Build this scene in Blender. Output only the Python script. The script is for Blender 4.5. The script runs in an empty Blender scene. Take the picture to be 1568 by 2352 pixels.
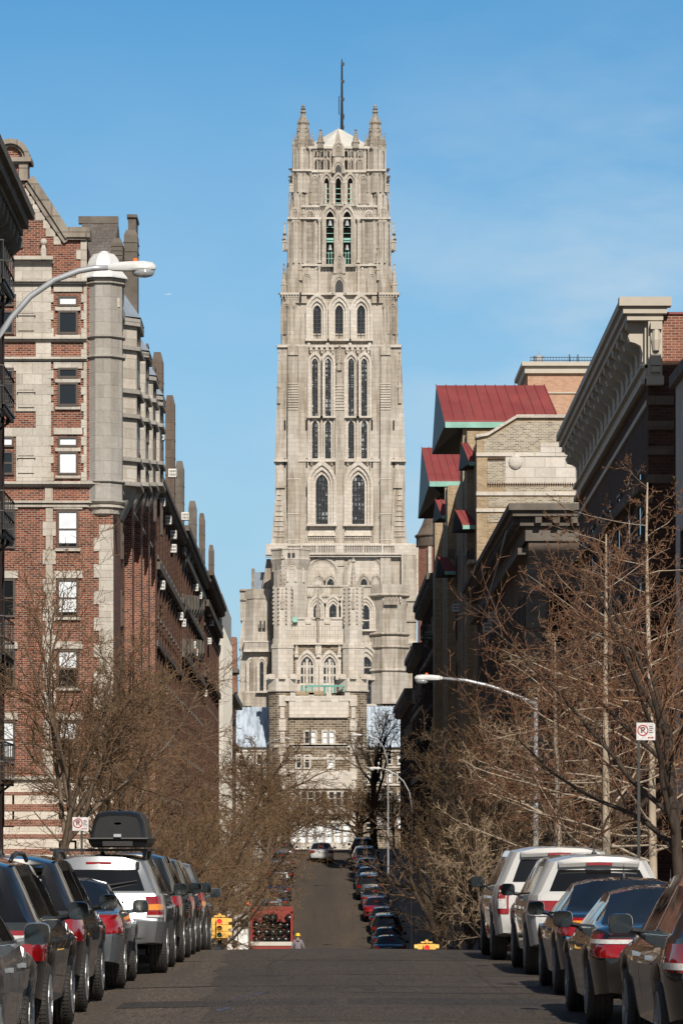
import bpy, math, random
from mathutils import Vector, Matrix
from math import sin, cos, pi, radians, sqrt, floor
C = bpy.context.scene.collection
S = bpy.context.scene
# ---- view geometry: street axis is +Y, the eye stands 1.65 m over the street at the origin.
# measurements were taken on a 1568 x 2352 copy of the photograph; a point at distance D becomes
# a real place in metres through the focal length of 8000 of those pixels.
VX, HY, F, EYE = 728.0, 1955.0, 8000.0, 1.65
def fx(x, D): return (x-VX)*D/F
def fz(y, D): return EYE+(HY-y)*D/F
def lerp(a, b, t): return a+(b-a)*t
def interp(tab, v):
    if v <= tab[0][0]: return tab[0][1]
    for (a, b), (c, d) in zip(tab, tab[1:]):
        if v <= c: return b+(d-b)*(v-a)/(c-a)
    return tab[-1][1]
ROAD = [(-40,0),(46,0),(54,-.02),(58,-.05),(62,-.11),(66,-.28),(70,-.55),(75,-.98),(82,-1.65),(90,-2.45),(100,-3.4),(110,-4.2),
        (118,-4.6),(128,-4.9),(150,-5.0),(170,-4.95),(182,-4.75),(190,-4.5),(198,-4.15),(206,-3.62),(216,-2.8),(230,-1.55),
        (245,-.15),(258,.9),(270,1.4),(285,1.68),(300,1.8),(325,1.8),(360,1.6),(420,1.2),(500,1.0),(700,.5),(6000,0)]
def rz(Y): return interp(ROAD, Y)

# ---------------------------------------------------------------- mesh builder
class MB:
    def __init__(s): s.v=[]; s.f=[]; s.m=[]; s.cm=0
    def add(s, vs, fs):
        o=len(s.v); s.v.extend([tuple(p) for p in vs])
        for f in fs: s.f.append(tuple(i+o for i in f)); s.m.append(s.cm)
        return s
    def box(s, x0,x1,y0,y1,z0,z1):
        if x0>x1: x0,x1=x1,x0
        if y0>y1: y0,y1=y1,y0
        if z0>z1: z0,z1=z1,z0
        return s.add([(x0,y0,z0),(x1,y0,z0),(x1,y1,z0),(x0,y1,z0),(x0,y0,z1),(x1,y0,z1),(x1,y1,z1),(x0,y1,z1)],
              [(0,3,2,1),(4,5,6,7),(0,1,5,4),(1,2,6,5),(2,3,7,6),(3,0,4,7)])
    def tbox(s, x0,x1,y0,y1,z0, X0,X1,Y0,Y1,z1):      # box with a different top rectangle
        return s.add([(x0,y0,z0),(x1,y0,z0),(x1,y1,z0),(x0,y1,z0),(X0,Y0,z1),(X1,Y0,z1),(X1,Y1,z1),(X0,Y1,z1)],
              [(0,3,2,1),(4,5,6,7),(0,1,5,4),(1,2,6,5),(2,3,7,6),(3,0,4,7)])
    def xz(s, pts, y0, y1):                             # outline in x,z (counter-clockwise seen from -y) given depth
        n=len(pts); vs=[(x,y0,z) for x,z in pts]+[(x,y1,z) for x,z in pts]
        fs=[tuple(range(n)), tuple(range(2*n-1,n-1,-1))]+[(i,i+n,(i+1)%n+n,(i+1)%n) for i in range(n)]
        return s.add(vs, fs)
    def yz(s, pts, x0, x1):
        n=len(pts); vs=[(x0,y,z) for y,z in pts]+[(x1,y,z) for y,z in pts]
        fs=[tuple(range(n)), tuple(range(2*n-1,n-1,-1))]+[(i,i+n,(i+1)%n+n,(i+1)%n) for i in range(n)]
        return s.add(vs, fs)
    def band(s, inner, outer, y0, y1, closed=False):    # ring between two outlines in x,z, extruded in y
        n=len(inner)
        vs=[(x,y0,z) for x,z in inner]+[(x,y0,z) for x,z in outer]+[(x,y1,z) for x,z in inner]+[(x,y1,z) for x,z in outer]
        fs=[]
        for i in range(n if closed else n-1):
            j=(i+1)%n
            fs+=[(i,j,n+j,n+i),(n+i,n+j,3*n+j,3*n+i),(i,2*n+i,2*n+j,j),(2*n+i,3*n+i,3*n+j,2*n+j)]
        if not closed: fs+=[(0,n,3*n,2*n),(n-1,3*n-1,4*n-1,2*n-1)]
        return s.add(vs, fs)
    def loft(s, rings, cap=True, closed=True):
        n=len(rings[0]); vs=[p for r in rings for p in r]; fs=[]
        for k in range(len(rings)-1):
            for i in range(n if closed else n-1):
                j=(i+1)%n; fs.append((k*n+i,k*n+j,(k+1)*n+j,(k+1)*n+i))
        if cap and closed: fs+=[tuple(range(n-1,-1,-1)), tuple((len(rings)-1)*n+i for i in range(n))]
        return s.add(vs, fs)
    def lathe(s, prof, cx, cy, n=8, ph=None, z0=0, squash=1):
        ph = pi/n if ph is None else ph
        return s.loft([[(cx+r*cos(ph+2*pi*i/n), cy+squash*r*sin(ph+2*pi*i/n), z0+z) for i in range(n)] for r,z in prof])
    def tube(s, path, radii, n=6, cap=True):
        if not isinstance(radii,(list,tuple)): radii=[radii]*len(path)
        P=[Vector(p) for p in path]; rings=[]
        for i,p in enumerate(P):
            d=(P[min(i+1,len(P)-1)]-P[max(i-1,0)]).normalized()
            a=d.cross(Vector((0,0,1)) if abs(d.z)<.9 else Vector((1,0,0))).normalized(); b=d.cross(a)
            rings.append([p+(a*cos(2*pi*k/n)+b*sin(2*pi*k/n))*radii[i] for k in range(n)])
        return s.loft(rings, cap)
    def sphere(s, c, r, n=10, m=6, sx=1, sy=1, sz=1, z0=-1):
        rings=[]
        for k in range(m+1):
            t=lerp(-pi/2 if z0==-1 else z0, pi/2, k/m); rr=max(cos(t),.02)
            rings.append([(c[0]+sx*r*rr*cos(2*pi*i/n), c[1]+sy*r*rr*sin(2*pi*i/n), c[2]+sz*r*sin(t)) for i in range(n)])
        return s.loft(rings)
    def mesh(s, name, mats, origin=(0,0,0), smooth=False):
        me=bpy.data.meshes.new(name); ox,oy,oz=origin
        me.from_pydata([(x-ox,y-oy,z-oz) for x,y,z in s.v],[],s.f)
        for m in (mats if isinstance(mats,(list,tuple)) else [mats]): me.materials.append(m)
        if isinstance(mats,(list,tuple)): me.polygons.foreach_set('material_index', s.m)
        if smooth: me.polygons.foreach_set('use_smooth',[True]*len(me.polygons))
        me.update(); return me
    def build(s, name, mats, parent=None, smooth=False, bevel=0):
        org=(0,0,0)
        if parent is not None: org=WORLD(parent)
        o=bpy.data.objects.new(name, s.mesh(name,mats,org,smooth)); C.objects.link(o)
        if parent is not None: o.parent=parent
        if bevel:
            b=o.modifiers.new('edge','BEVEL'); b.width=bevel; b.segments=2; b.limit_method='ANGLE'; b.angle_limit=radians(40)
        if smooth is 2 or smooth==2: fix_auto(o)
        return o
def split(mb,name,mats,parent,smooth=False):
    "one object for each separate piece of the mesh (pieces whose boxes overlap stay together)"
    n=len(mb.v); p=list(range(n))
    def fd(i):
        while p[i]!=i: p[i]=p[p[i]]; i=p[i]
        return i
    for f in mb.f:
        a=fd(f[0])
        for i in f[1:]: p[fd(i)]=a
    comp={}
    for i in range(n): comp.setdefault(fd(i),[]).append(i)
    items=[]
    for k,vs in comp.items():
        lo=[min(mb.v[i][c] for i in vs)-.004 for c in range(3)]; hi=[max(mb.v[i][c] for i in vs)+.004 for c in range(3)]; items.append([lo,hi,{k}])
    done=False
    while not done:
        done=True
        for i in range(len(items)):
            for j in range(len(items)-1,i,-1):
                A,B=items[i],items[j]
                if all(A[0][c]<=B[1][c] and B[0][c]<=A[1][c] for c in range(3)):
                    A[0]=[min(A[0][c],B[0][c]) for c in range(3)]; A[1]=[max(A[1][c],B[1][c]) for c in range(3)]; A[2]|=B[2]; items.pop(j); done=False
    own={k:q for q,it in enumerate(items) for k in it[2]}; out=[MB() for _ in items]; mp=[{} for _ in items]
    for f in mb.f:
        q=own[fd(f[0])]; o=out[q]; m=mp[q]; g=[]
        for i in f:
            if i not in m: m[i]=len(o.v); o.v.append(mb.v[i])
            g.append(m[i])
        o.f.append(tuple(g)); o.m.append(0)
    return [o.build(name,mats,parent,smooth) for o in out]
def fix_auto(o):
    # smooth shading with hard edges kept
    me=o.data
    import bmesh
    bm=bmesh.new(); bm.from_mesh(me); bmesh.ops.recalc_face_normals(bm, faces=bm.faces)
    for e in bm.edges:
        if len(e.link_faces)!=2 or e.calc_face_angle(0)>radians(38): e.smooth=False
    bm.to_mesh(me); bm.free()
def WORLD(o):
    v=Vector(o.location)
    while o.parent: o=o.parent; v=v+Vector(o.location)
    return v
def thing(name, label, cat, loc=(0,0,0), group=None, rz_=0):
    o=bpy.data.objects.new(name,None); C.objects.link(o); o.location=loc; o.rotation_euler.z=rz_
    o.empty_display_size=.2
    o['label']=label; o['category']=cat
    if group: o['group']=group
    return o
def tag(o,label,cat,group=None):
    o['label']=label; o['category']=cat
    if group: o['group']=group
    return o
KIDS={}
def copy_tree(o, parent=None):
    c=o.copy(); C.objects.link(c)
    if parent is not None: c.parent=parent
    for ch in list(o.children): copy_tree(ch,c)
    return c
def setmat(root, part, mat):
    for ch in root.children:
        if ch.name.split('.')[0]==part and ch.type=='MESH':
            ch.material_slots[0].link='OBJECT'; ch.material_slots[0].material=mat

# ---------------------------------------------------------------- materials
class NT:
    def __init__(s, name):
        s.mat=bpy.data.materials.new(name); s.mat.use_nodes=True; s.t=s.mat.node_tree; s.n=s.t.nodes; s.l=s.t.links
        s.b=s.n['Principled BSDF']
    def node(s, typ, **kw):
        nd=s.n.new(typ)
        for k,v in kw.items():
            if k in nd.inputs.keys(): nd.inputs[k].default_value=v
            else: setattr(nd,k,v)
        return nd
    def link(s,a,b): s.l.new(a,b)
    def math(s,op,a,b=None,clamp=False):
        nd=s.n.new('ShaderNodeMath'); nd.operation=op; nd.use_clamp=clamp
        for i,v in enumerate((a,b)):
            if v is None: continue
            if isinstance(v,(int,float)): nd.inputs[i].default_value=v
            else: s.l.new(v,nd.inputs[i])
        return nd.outputs[0]
    def mix(s,f,a,b,mode='MIX'):
        nd=s.n.new('ShaderNodeMix'); nd.data_type='RGBA'; nd.blend_type=mode
        for i,v in ((0,f),(6,a),(7,b)):
            if isinstance(v,(int,float)): nd.inputs[i].default_value=v
            elif isinstance(v,tuple): nd.inputs[i].default_value=(*v[:3],1)
            else: s.l.new(v,nd.inputs[i])
        return nd.outputs[2]
    def noise(s,vec,scale,detail=4,rough=.6):
        nd=s.n.new('ShaderNodeTexNoise'); nd.inputs['Scale'].default_value=scale; nd.inputs['Detail'].default_value=detail
        nd.inputs['Roughness'].default_value=rough
        if vec is not None: s.l.new(vec,nd.inputs['Vector'])
        return nd.outputs[0]
    def ramp(s,f,lo,hi,a=0.,b=1.):
        nd=s.n.new('ShaderNodeMapRange'); nd.inputs[1].default_value=lo; nd.inputs[2].default_value=hi
        nd.inputs[3].default_value=a; nd.inputs[4].default_value=b; s.l.new(f,nd.inputs[0]); return nd.outputs[0]
    def obj(s): return s.n.new('ShaderNodeTexCoord').outputs['Object']
    def scale(s,vec,v):
        m=s.n.new('ShaderNodeMapping'); m.inputs['Scale'].default_value=v; s.l.new(vec,m.inputs['Vector']); return m.outputs[0]
    def wall(s):     # (u,z) coordinates of a vertical wall of any direction
        geo=s.n.new('ShaderNodeNewGeometry'); sn=s.n.new('ShaderNodeSeparateXYZ'); s.l.new(geo.outputs['True Normal'],sn.inputs[0])
        so=s.n.new('ShaderNodeSeparateXYZ'); s.l.new(s.obj(),so.inputs[0])
        ax=s.math('ABSOLUTE',sn.outputs[0]); ay=s.math('ABSOLUTE',sn.outputs[1]); g=s.math('GREATER_THAN',ax,ay)
        u=s.math('ADD',s.math('MULTIPLY',so.outputs[1],g),s.math('MULTIPLY',so.outputs[0],s.math('SUBTRACT',1.,g)))
        cb=s.n.new('ShaderNodeCombineXYZ'); s.l.new(u,cb.inputs[0]); s.l.new(so.outputs[2],cb.inputs[1]); return cb.outputs[0]
    def bump(s,h,strength=.3,dist=.02):
        nd=s.n.new('ShaderNodeBump'); nd.inputs['Strength'].default_value=strength; nd.inputs['Distance'].default_value=dist
        s.l.new(h,nd.inputs['Height']); s.l.new(nd.outputs[0],s.b.inputs['Normal'])
    def base(s,v):
        if isinstance(v,tuple): s.b.inputs['Base Color'].default_value=(*v[:3],1)
        else: s.l.new(v,s.b.inputs['Base Color'])
    def set(s,**kw):
        for k,v in kw.items(): s.b.inputs[k.replace('_',' ')].default_value=v
        return s
def plain(name,col,rough=.6,metal=0.,var=.15,scale=3.,coat=0.,spec=.5):
    t=NT(name); o=t.obj(); n=t.noise(o,scale,5)
    t.base(t.mix(t.ramp(n,.3,.7), tuple(c*(1-var) for c in col), tuple(min(1,c*(1+var)) for c in col)))
    t.set(Roughness=rough,Metallic=metal,Coat_Weight=coat); t.b.inputs['Specular IOR Level'].default_value=spec
    return t.mat
def masonry(name,c1,c2,mortar,bw,bh,ms,big=.25,stain=(.5,.45,.4),stainamt=.35,rough=.85,bumpd=.01,offset=.5,soot=0.):
    t=NT(name); w=t.wall(); b=t.node('ShaderNodeTexBrick'); t.link(w,b.inputs['Vector'])
    b.inputs['Color1'].default_value=(*c1,1); b.inputs['Color2'].default_value=(*c2,1); b.inputs['Mortar'].default_value=(*mortar,1)
    b.inputs['Scale'].default_value=1; b.inputs['Brick Width'].default_value=bw; b.inputs['Row Height'].default_value=bh
    b.inputs['Mortar Size'].default_value=ms; b.inputs['Mortar Smooth'].default_value=.3; b.offset=offset
    o=t.obj(); n1=t.noise(o,big,5,.65); n2=t.noise(t.scale(o,(1.2,1.2,.12)),1.1,4,.6); n3=t.noise(o,9.,3)
    c=t.mix(t.ramp(n1,.35,.7,0,stainamt),b.outputs['Color'],stain,'MULTIPLY')
    c=t.mix(t.ramp(n2,.46,.7,0,min(1,stainamt*1.25)),c,stain,'MULTIPLY')
    c=t.mix(.25,c,t.mix(t.ramp(n3,.3,.7),(.55,.55,.55),(1.3,1.3,1.3)),'MULTIPLY')
    t.base(c); t.set(Roughness=rough); t.b.inputs['Specular IOR Level'].default_value=.25
    if bumpd: t.bump(t.math('SUBTRACT',1.,b.outputs['Fac']),.6,bumpd)
    return t.mat
M={}
M['lime']=masonry('tower_limestone',(.47,.43,.375),(.56,.515,.455),(.42,.38,.33),1.7,.75,.03,.06,(.58,.53,.465),.8,.85,.02)
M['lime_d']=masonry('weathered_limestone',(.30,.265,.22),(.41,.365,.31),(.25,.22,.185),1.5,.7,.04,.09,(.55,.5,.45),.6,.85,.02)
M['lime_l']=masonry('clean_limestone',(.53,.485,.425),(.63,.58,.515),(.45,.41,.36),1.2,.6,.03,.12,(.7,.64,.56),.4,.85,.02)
M['schist']=masonry('dark_schist_blocks',(.085,.06,.04),(.30,.235,.165),(.42,.37,.30),.95,.34,.05,.4,(.6,.55,.5),.5,.85,.05)
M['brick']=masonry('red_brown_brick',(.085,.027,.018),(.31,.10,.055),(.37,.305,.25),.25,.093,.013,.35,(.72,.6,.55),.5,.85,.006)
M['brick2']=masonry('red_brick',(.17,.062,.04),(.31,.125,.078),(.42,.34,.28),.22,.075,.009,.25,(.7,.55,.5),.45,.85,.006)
M['brick3']=masonry('dark_or_shaded_brick',(.06,.03,.021),(.11,.052,.034),(.10,.07,.055),.25,.09,.01,.2,(.6,.55,.5),.5,.85,.006)
M['brick_tan']=masonry('tan_brick',(.30,.215,.125),(.44,.335,.21),(.42,.35,.26),.30,.10,.012,.3,(.7,.65,.6),.4,.85,.006)
M['brick_gr']=masonry('grey_flecked_brick',(.17,.14,.105),(.42,.36,.27),(.5,.45,.37),.3,.1,.018,.3,(.7,.65,.6),.3,.85,.006)
M['brick_pink']=masonry('pale_orange_brick',(.42,.24,.155),(.52,.32,.215),(.5,.38,.29),.3,.1,.012,.2,(.8,.7,.65),.3,.85,.006)
M['ashlar']=masonry('pale_ashlar_stone',(.44,.405,.355),(.58,.54,.48),(.36,.325,.28),.85,.45,.012,.3,(.74,.68,.6),.5,.85,.008)
M['ashlar_g']=masonry('grey_ashlar_stone',(.35,.33,.30),(.43,.405,.37),(.31,.29,.26),.9,.55,.012,.25,(.72,.68,.62),.5,.85,.008)
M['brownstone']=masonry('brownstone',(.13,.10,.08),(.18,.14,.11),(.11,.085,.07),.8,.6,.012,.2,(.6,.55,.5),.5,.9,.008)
M['stripe']=masonry('banded_base_stone',(.60,.54,.46),(.68,.62,.54),(.5,.45,.38),1.0,.5,.012,.3,(.8,.74,.66),.4,.85,.006)
M['pstone']=plain('painted_cream_stone',(.45,.40,.325),.6,0,.08,1.5)
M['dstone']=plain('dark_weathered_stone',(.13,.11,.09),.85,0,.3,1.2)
M['slate']=masonry('grey_slate',(.14,.12,.105),(.19,.165,.145),(.09,.08,.07),.4,.25,.012,.4,(.7,.65,.6),.4,.7,.01)
M['leadroof']=plain('pale_lead_roof',(.60,.58,.52),.55,0,.12,.6)
M['blue_slate']=plain('blue_grey_slate',(.22,.26,.31),.45,0,.15,1.2)
M['black']=plain('black_painted_iron',(.018,.016,.015),.5,0,.2,4)
M['opening_shade']=plain('painted_opening_shade',(.004,.004,.004),.9,0,.1,1,spec=.1)  # near-black colour standing in for the shade inside deep openings
M['ironbrown']=plain('weathered_iron',(.05,.04,.033),.6,.3,.3,4)
M['wframe']=plain('dark_brown_window_frame',(.075,.055,.042),.5,0,.1,2)
M['wwhite']=plain('white_window_frame',(.7,.68,.63),.5,0,.06,2)
M['copper']=plain('green_copper',(.22,.44,.36),.6,0,.2,1)
M['teal']=plain('teal_paint',(.12,.33,.27),.5,0,.15,1)
M['galv']=plain('galvanised_steel',(.40,.41,.42),.4,.3,.1,3)
M['lampw']=plain('pale_grey_lamp_housing',(.66,.66,.64),.45,.1,.08,5)
M['orange']=plain('orange_plastic',(.85,.17,.03),.45,0,.06,4)
M['white']=plain('white_enamel',(.78,.77,.74),.4,0,.08,2)
M['acw']=plain('off_white_air_conditioner',(.72,.70,.65),.5,0,.1,3)
M['rubber']=plain('tyre_rubber',(.028,.025,.022),.75,0,.3,14)
M['rim']=plain('alloy_rim',(.30,.30,.30),.4,.7,.1,6)
M['plastic']=plain('black_plastic',(.011,.0105,.010),.40,0,.2,8)
M['trim']=plain('grey_bumper_plastic',(.10,.10,.10),.55,0,.12,10)
M['chrome']=plain('chrome',(.8,.8,.8),.12,1.,.02,3)
M['plate']=plain('licence_plate',(.6,.58,.5),.4,0,.15,30)
M['yellow']=plain('signal_yellow_paint',(.80,.47,.10),.45,0,.15,6)
M['skin']=plain('skin',(.42,.25,.17),.55,0,.06,10)
M['concrete']=plain('pale_concrete',(.55,.52,.46),.8,0,.12,.8)
def glass(name,col=(.012,.014,.016),rough=.06,spec=.6,wav=.05):
    t=NT(name); o=t.obj(); t.base(col); t.set(Roughness=rough); t.b.inputs['Specular IOR Level'].default_value=spec
    t.bump(t.noise(o,.9,2),wav,.08); return t.mat
M['glass']=glass('window_glass'); M['carglass']=glass('tinted_car_glass',(.008,.008,.008),.03,.75,0.02)
M['mirrorglass']=plain('mirror_glass',(.10,.10,.095),.06,1.,.02,3)
def sky_pane():  # flat white pane colour painted as a bright sky reflection
    t=NT('window_pane_painted_sky_white'); o=t.obj(); n=t.noise(o,1.3,3)
    t.base(t.mix(t.ramp(n,.35,.65),(.66,.70,.73),(.84,.86,.87))); t.set(Roughness=.35,Coat_Weight=.6,Coat_Roughness=.05); return t.mat
M['sky_pane']=sky_pane()
def lead(name,c1,c2,bw,bh,ms):
    t=NT(name); w=t.wall(); b=t.node('ShaderNodeTexBrick'); t.link(w,b.inputs['Vector']); b.offset=0.
    b.inputs['Color1'].default_value=(*c1,1); b.inputs['Color2'].default_value=(*c2,1); b.inputs['Mortar'].default_value=(.02,.019,.018,1)
    b.inputs['Scale'].default_value=1; b.inputs['Brick Width'].default_value=bw; b.inputs['Row Height'].default_value=bh; b.inputs['Mortar Size'].default_value=ms
    n=t.noise(t.scale(t.obj(),(1,1,1)),.6,3,.7)
    t.base(t.mix(t.ramp(n,.47,.6),(.018,.018,.02),b.outputs['Color'])); t.set(Roughness=.18); return t.mat
M['leaded']=lead('leaded_church_glass',(.06,.065,.07),(.40,.42,.42),.62,.85,.13)
M['leaded2']=lead('leaded_dark_glass',(.014,.014,.016),(.10,.105,.11),.5,.6,.09)
def redroof():
    t=NT('red_metal_roof'); o=t.obj(); n=t.noise(o,.5,4); d=t.noise(t.scale(o,(2.5,.4,.4)),1.2,5,.7)
    t.base(t.mix(t.ramp(d,.5,.72,0,.45),t.mix(t.ramp(n,.3,.7),(.195,.036,.035),(.27,.056,.05)),(.16,.075,.06))); t.set(Roughness=.6); return t.mat
M['redroof']=redroof()
def bluemetal():
    t=NT('pale_blue_metal_roof'); o=t.obj(); n=t.noise(t.scale(o,(2.2,.3,.28)),1.,5,.7)
    t.base(t.mix(t.ramp(n,.45,.62),(.50,.57,.64),(.25,.30,.36))); t.set(Roughness=.45,Metallic=.1); return t.mat
M['bluemetal']=bluemetal()
def asphalt():
    t=NT('worn_asphalt'); o=t.obj(); f=t.noise(t.scale(o,(1,.09,1)),24.,3,.8); g=t.noise(t.scale(o,(1,.25,1)),.35,5,.7); st=t.noise(t.scale(o,(2.6,.05,1)),.9,4,.6)
    gr=t.noise(t.scale(o,(1,.10,1)),62.,2,.9)
    c=t.mix(t.ramp(f,.3,.7),(.052,.036,.024),(.120,.087,.060))
    c=t.mix(t.ramp(gr,.56,.66,0,.8),c,(.26,.215,.17)); c=t.mix(t.ramp(t.noise(t.scale(o,(1,.07,1)),13.,2,.6),.60,.70,0,.6),c,(.02,.015,.011))
    c=t.mix(t.ramp(g,.42,.62,0,.5),c,(.06,.048,.037)); c=t.mix(t.ramp(st,.48,.66,0,.5),c,(.055,.044,.034))
    so=t.n.new('ShaderNodeSeparateXYZ'); t.link(o,so.inputs[0])     # oil-darkened middle of the lane
    wob=t.math('MULTIPLY',t.math('SUBTRACT',t.noise(t.scale(o,(.3,.06,1)),1.,3),.5),2.2)
    d=t.math('ABSOLUTE',t.math('SUBTRACT',t.math('ADD',so.outputs[0],wob),.35))
    c=t.mix(t.ramp(d,.5,1.4,.42,0),c,(.05,.042,.034))
    t.base(c); t.set(Roughness=.82); t.b.inputs['Specular IOR Level'].default_value=.35; t.bump(t.math('ADD',f,gr),.5,.012); return t.mat
M['asphalt']=asphalt()
def dark_asphalt(name,lo,hi):
    t=NT(name); o=t.obj(); f=t.noise(t.scale(o,(1,.09,1)),30.,3,.8); g=t.noise(t.scale(o,(1,.3,1)),.5,5,.7); gr=t.noise(t.scale(o,(1,.1,1)),70.,2,.9); sk=t.noise(t.scale(o,(.22,2.2,1)),1.1,4,.7)
    c=t.mix(t.ramp(f,.3,.7),lo,hi); c=t.mix(t.ramp(gr,.57,.67,0,.75),c,(.20,.165,.13)); c=t.mix(t.ramp(t.noise(t.scale(o,(1,.07,1)),11.,2,.6),.60,.70,0,.6),c,tuple(x*.4 for x in lo)); c=t.mix(t.ramp(g,.4,.65,0,.45),c,tuple(x*.7 for x in lo)); c=t.mix(t.ramp(sk,.54,.66,0,.5),c,tuple(x*.55 for x in lo))
    t.base(c); t.set(Roughness=.85); t.bump(f,.5,.012); return t.mat
M['asphalt_d']=dark_asphalt('band_and_crack_asphalt',(.020,.0145,.010),(.042,.031,.023)); M['asphalt_shade']=dark_asphalt('shade_toned_asphalt',(.028,.019,.012),(.068,.048,.032))  # tone of the band and cracks; building shade painted into the second
M['pave']=masonry('concrete_pavement',(.33,.30,.26),(.39,.36,.31),(.2,.18,.16),1.5,1.5,.02,.4,(.7,.65,.6),.4,.9,0)
M['earth']=plain('dull_ground',(.16,.14,.115),.95,0,.2,.3)
def paint(name,col,metal=.35,rough=.28,flake=.08):
    t=NT(name); o=t.obj(); n=t.noise(o,60.,2)
    dust=t.noise(o,1.6,4)
    c=t.mix(t.ramp(n,.3,.7),tuple(c*(1-flake) for c in col),tuple(c*(1+flake) for c in col))
    c=t.mix(t.ramp(dust,.5,.8,0,.06),c,(.20,.17,.13))
    t.base(c); t.set(Metallic=metal,Roughness=rough,Coat_Weight=1.,Coat_Roughness=.012); t.b.inputs['Specular IOR Level'].default_value=.3; return t.mat
def lens(name,col,emit=0):
    t=NT(name); o=t.obj(); w=t.noise(o,30.,1)
    t.base(t.mix(t.ramp(w,.35,.65),tuple(c*.8 for c in col),col)); t.set(Roughness=.12,Coat_Weight=1.,Coat_Roughness=.02)
    if emit: t.b.inputs['Emission Color'].default_value=(*col,1); t.b.inputs['Emission Strength'].default_value=emit
    return t.mat
M['redlens']=lens('red_lamp_lens',(.27,.004,.005)); M['amber']=lens('amber_lamp_lens',(.75,.25,.02)); M['clear']=lens('clear_lamp_lens',(.6,.58,.55))
M['signalred']=lens('lit_red_signal',(1.,.03,.03),1.2); M['signalgreen']=lens('dark_green_lens',(.01,.10,.08)); M['signalamber']=lens('dark_amber_lens',(.30,.14,.01))
M['bulb']=lens('lamp_glass_bowl',(.30,.31,.31))
# ---------------------------------------------------------------- sky, sun, camera
SUN_AZ, SUN_EL = radians(11), radians(37)       # behind the viewer, to the right
w=bpy.data.worlds.new('World'); S.world=w; w.use_nodes=True; nt=w.node_tree; bg=nt.nodes['Background']
sky=nt.nodes.new('ShaderNodeTexSky'); sky.sky_type='NISHITA'; sky.sun_disc=False; sky.sun_elevation=SUN_EL; sky.sun_rotation=pi-SUN_AZ
sky.air_density=1.0; sky.dust_density=.9; sky.ozone_density=3.0; sky.altitude=50
tc=nt.nodes.new('ShaderNodeTexCoord'); mp=nt.nodes.new('ShaderNodeMapping'); mp.inputs['Scale'].default_value=(3.4,1.,9.); mp.inputs['Rotation'].default_value=(0,radians(-24),0)
no=nt.nodes.new('ShaderNodeTexNoise'); no.inputs['Scale'].default_value=2.6; no.inputs['Detail'].default_value=7; no.inputs['Roughness'].default_value=.55
nt.links.new(tc.outputs['Generated'],mp.inputs[0]); nt.links.new(mp.outputs[0],no.inputs['Vector'])
mr=nt.nodes.new('ShaderNodeMapRange'); mr.inputs[1].default_value=.47; mr.inputs[2].default_value=.72; mr.inputs[3].default_value=0; mr.inputs[4].default_value=.6
nt.links.new(no.outputs[0],mr.inputs[0])
mx=nt.nodes.new('ShaderNodeMix'); mx.data_type='RGBA'; nt.links.new(mr.outputs[0],mx.inputs[0]); CM=mr
tint=nt.nodes.new('ShaderNodeMix'); tint.data_type='RGBA'; tint.blend_type='MULTIPLY'; tint.inputs[7].default_value=(.52,1.66,2.15,1)
nt.links.new(sky.outputs[0],tint.inputs[6]); nt.links.new(tint.outputs[2],mx.inputs[6]); mx.inputs[7].default_value=(10.5,13.5,16.0,1)
sz=nt.nodes.new('ShaderNodeSeparateXYZ'); nt.links.new(tc.outputs['Generated'],sz.inputs[0])
wz=nt.nodes.new('ShaderNodeMapRange'); wz.inputs[1].default_value=.55; wz.inputs[2].default_value=.96; wz.inputs[3].default_value=.0; wz.inputs[4].default_value=1; nt.links.new(sz.outputs[1],wz.inputs[0]); nt.links.new(wz.outputs[0],tint.inputs[0])   # the western sky, away from the sun, is the deeper blue
hz=nt.nodes.new('ShaderNodeMapRange'); hz.inputs[1].default_value=.27; hz.inputs[2].default_value=.02; hz.inputs[3].default_value=0; hz.inputs[4].default_value=.78; nt.links.new(sz.outputs[2],hz.inputs[0])
hm=nt.nodes.new('ShaderNodeMix'); hm.data_type='RGBA'; hm.inputs[7].default_value=(10.5,13.6,16.2,1); nt.links.new(hz.outputs[0],hm.inputs[0]); nt.links.new(mx.outputs[2],hm.inputs[6])
nt.links.new(hm.outputs[2],bg.inputs[0])
def wr(src,a,b_,c,d):
    n=nt.nodes.new('ShaderNodeMapRange'); n.inputs[1].default_value=a; n.inputs[2].default_value=b_; n.inputs[3].default_value=c; n.inputs[4].default_value=d; nt.links.new(src,n.inputs[0]); return n.outputs[0]
def wm(op,a,b_):
    n=nt.nodes.new('ShaderNodeMath'); n.operation=op
    for i,v in enumerate((a,b_)):
        if isinstance(v,float): n.inputs[i].default_value=v
        else: nt.links.new(v,n.inputs[i])
    return n.outputs[0]
# a soft bank of thin cloud low in the north-west, clear blue higher up
bank=wm('MULTIPLY',wr(sz.outputs[0],-.02,.10,.15,1.),wr(sz.outputs[2],.235,.13,.12,1.))
nt.links.new(wm('MULTIPLY',bank,wr(no.outputs[0],.38,.60,.08,1.25)),mx.inputs[0]); bg.inputs[1].default_value=.05
sl=bpy.data.lights.new('sun','SUN'); sl.energy=5.0; sl.angle=radians(.5); sl.color=(1.,.93,.83)
so=bpy.data.objects.new('sun',sl); C.objects.link(so)
tosun=Vector((sin(SUN_AZ)*cos(SUN_EL),-cos(SUN_AZ)*cos(SUN_EL),sin(SUN_EL))); so.rotation_euler=tosun.to_track_quat('Z','Y').to_euler(); so.location=(20,-20,60)
cd=bpy.data.cameras.new('camera'); cam=bpy.data.objects.new('camera',cd); C.objects.link(cam); S.camera=cam
cam.location=(0,0,EYE); cam.rotation_euler=(pi/2,0,0); cd.sensor_fit='VERTICAL'; cd.sensor_height=36; cd.lens=F/2352*36
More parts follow.
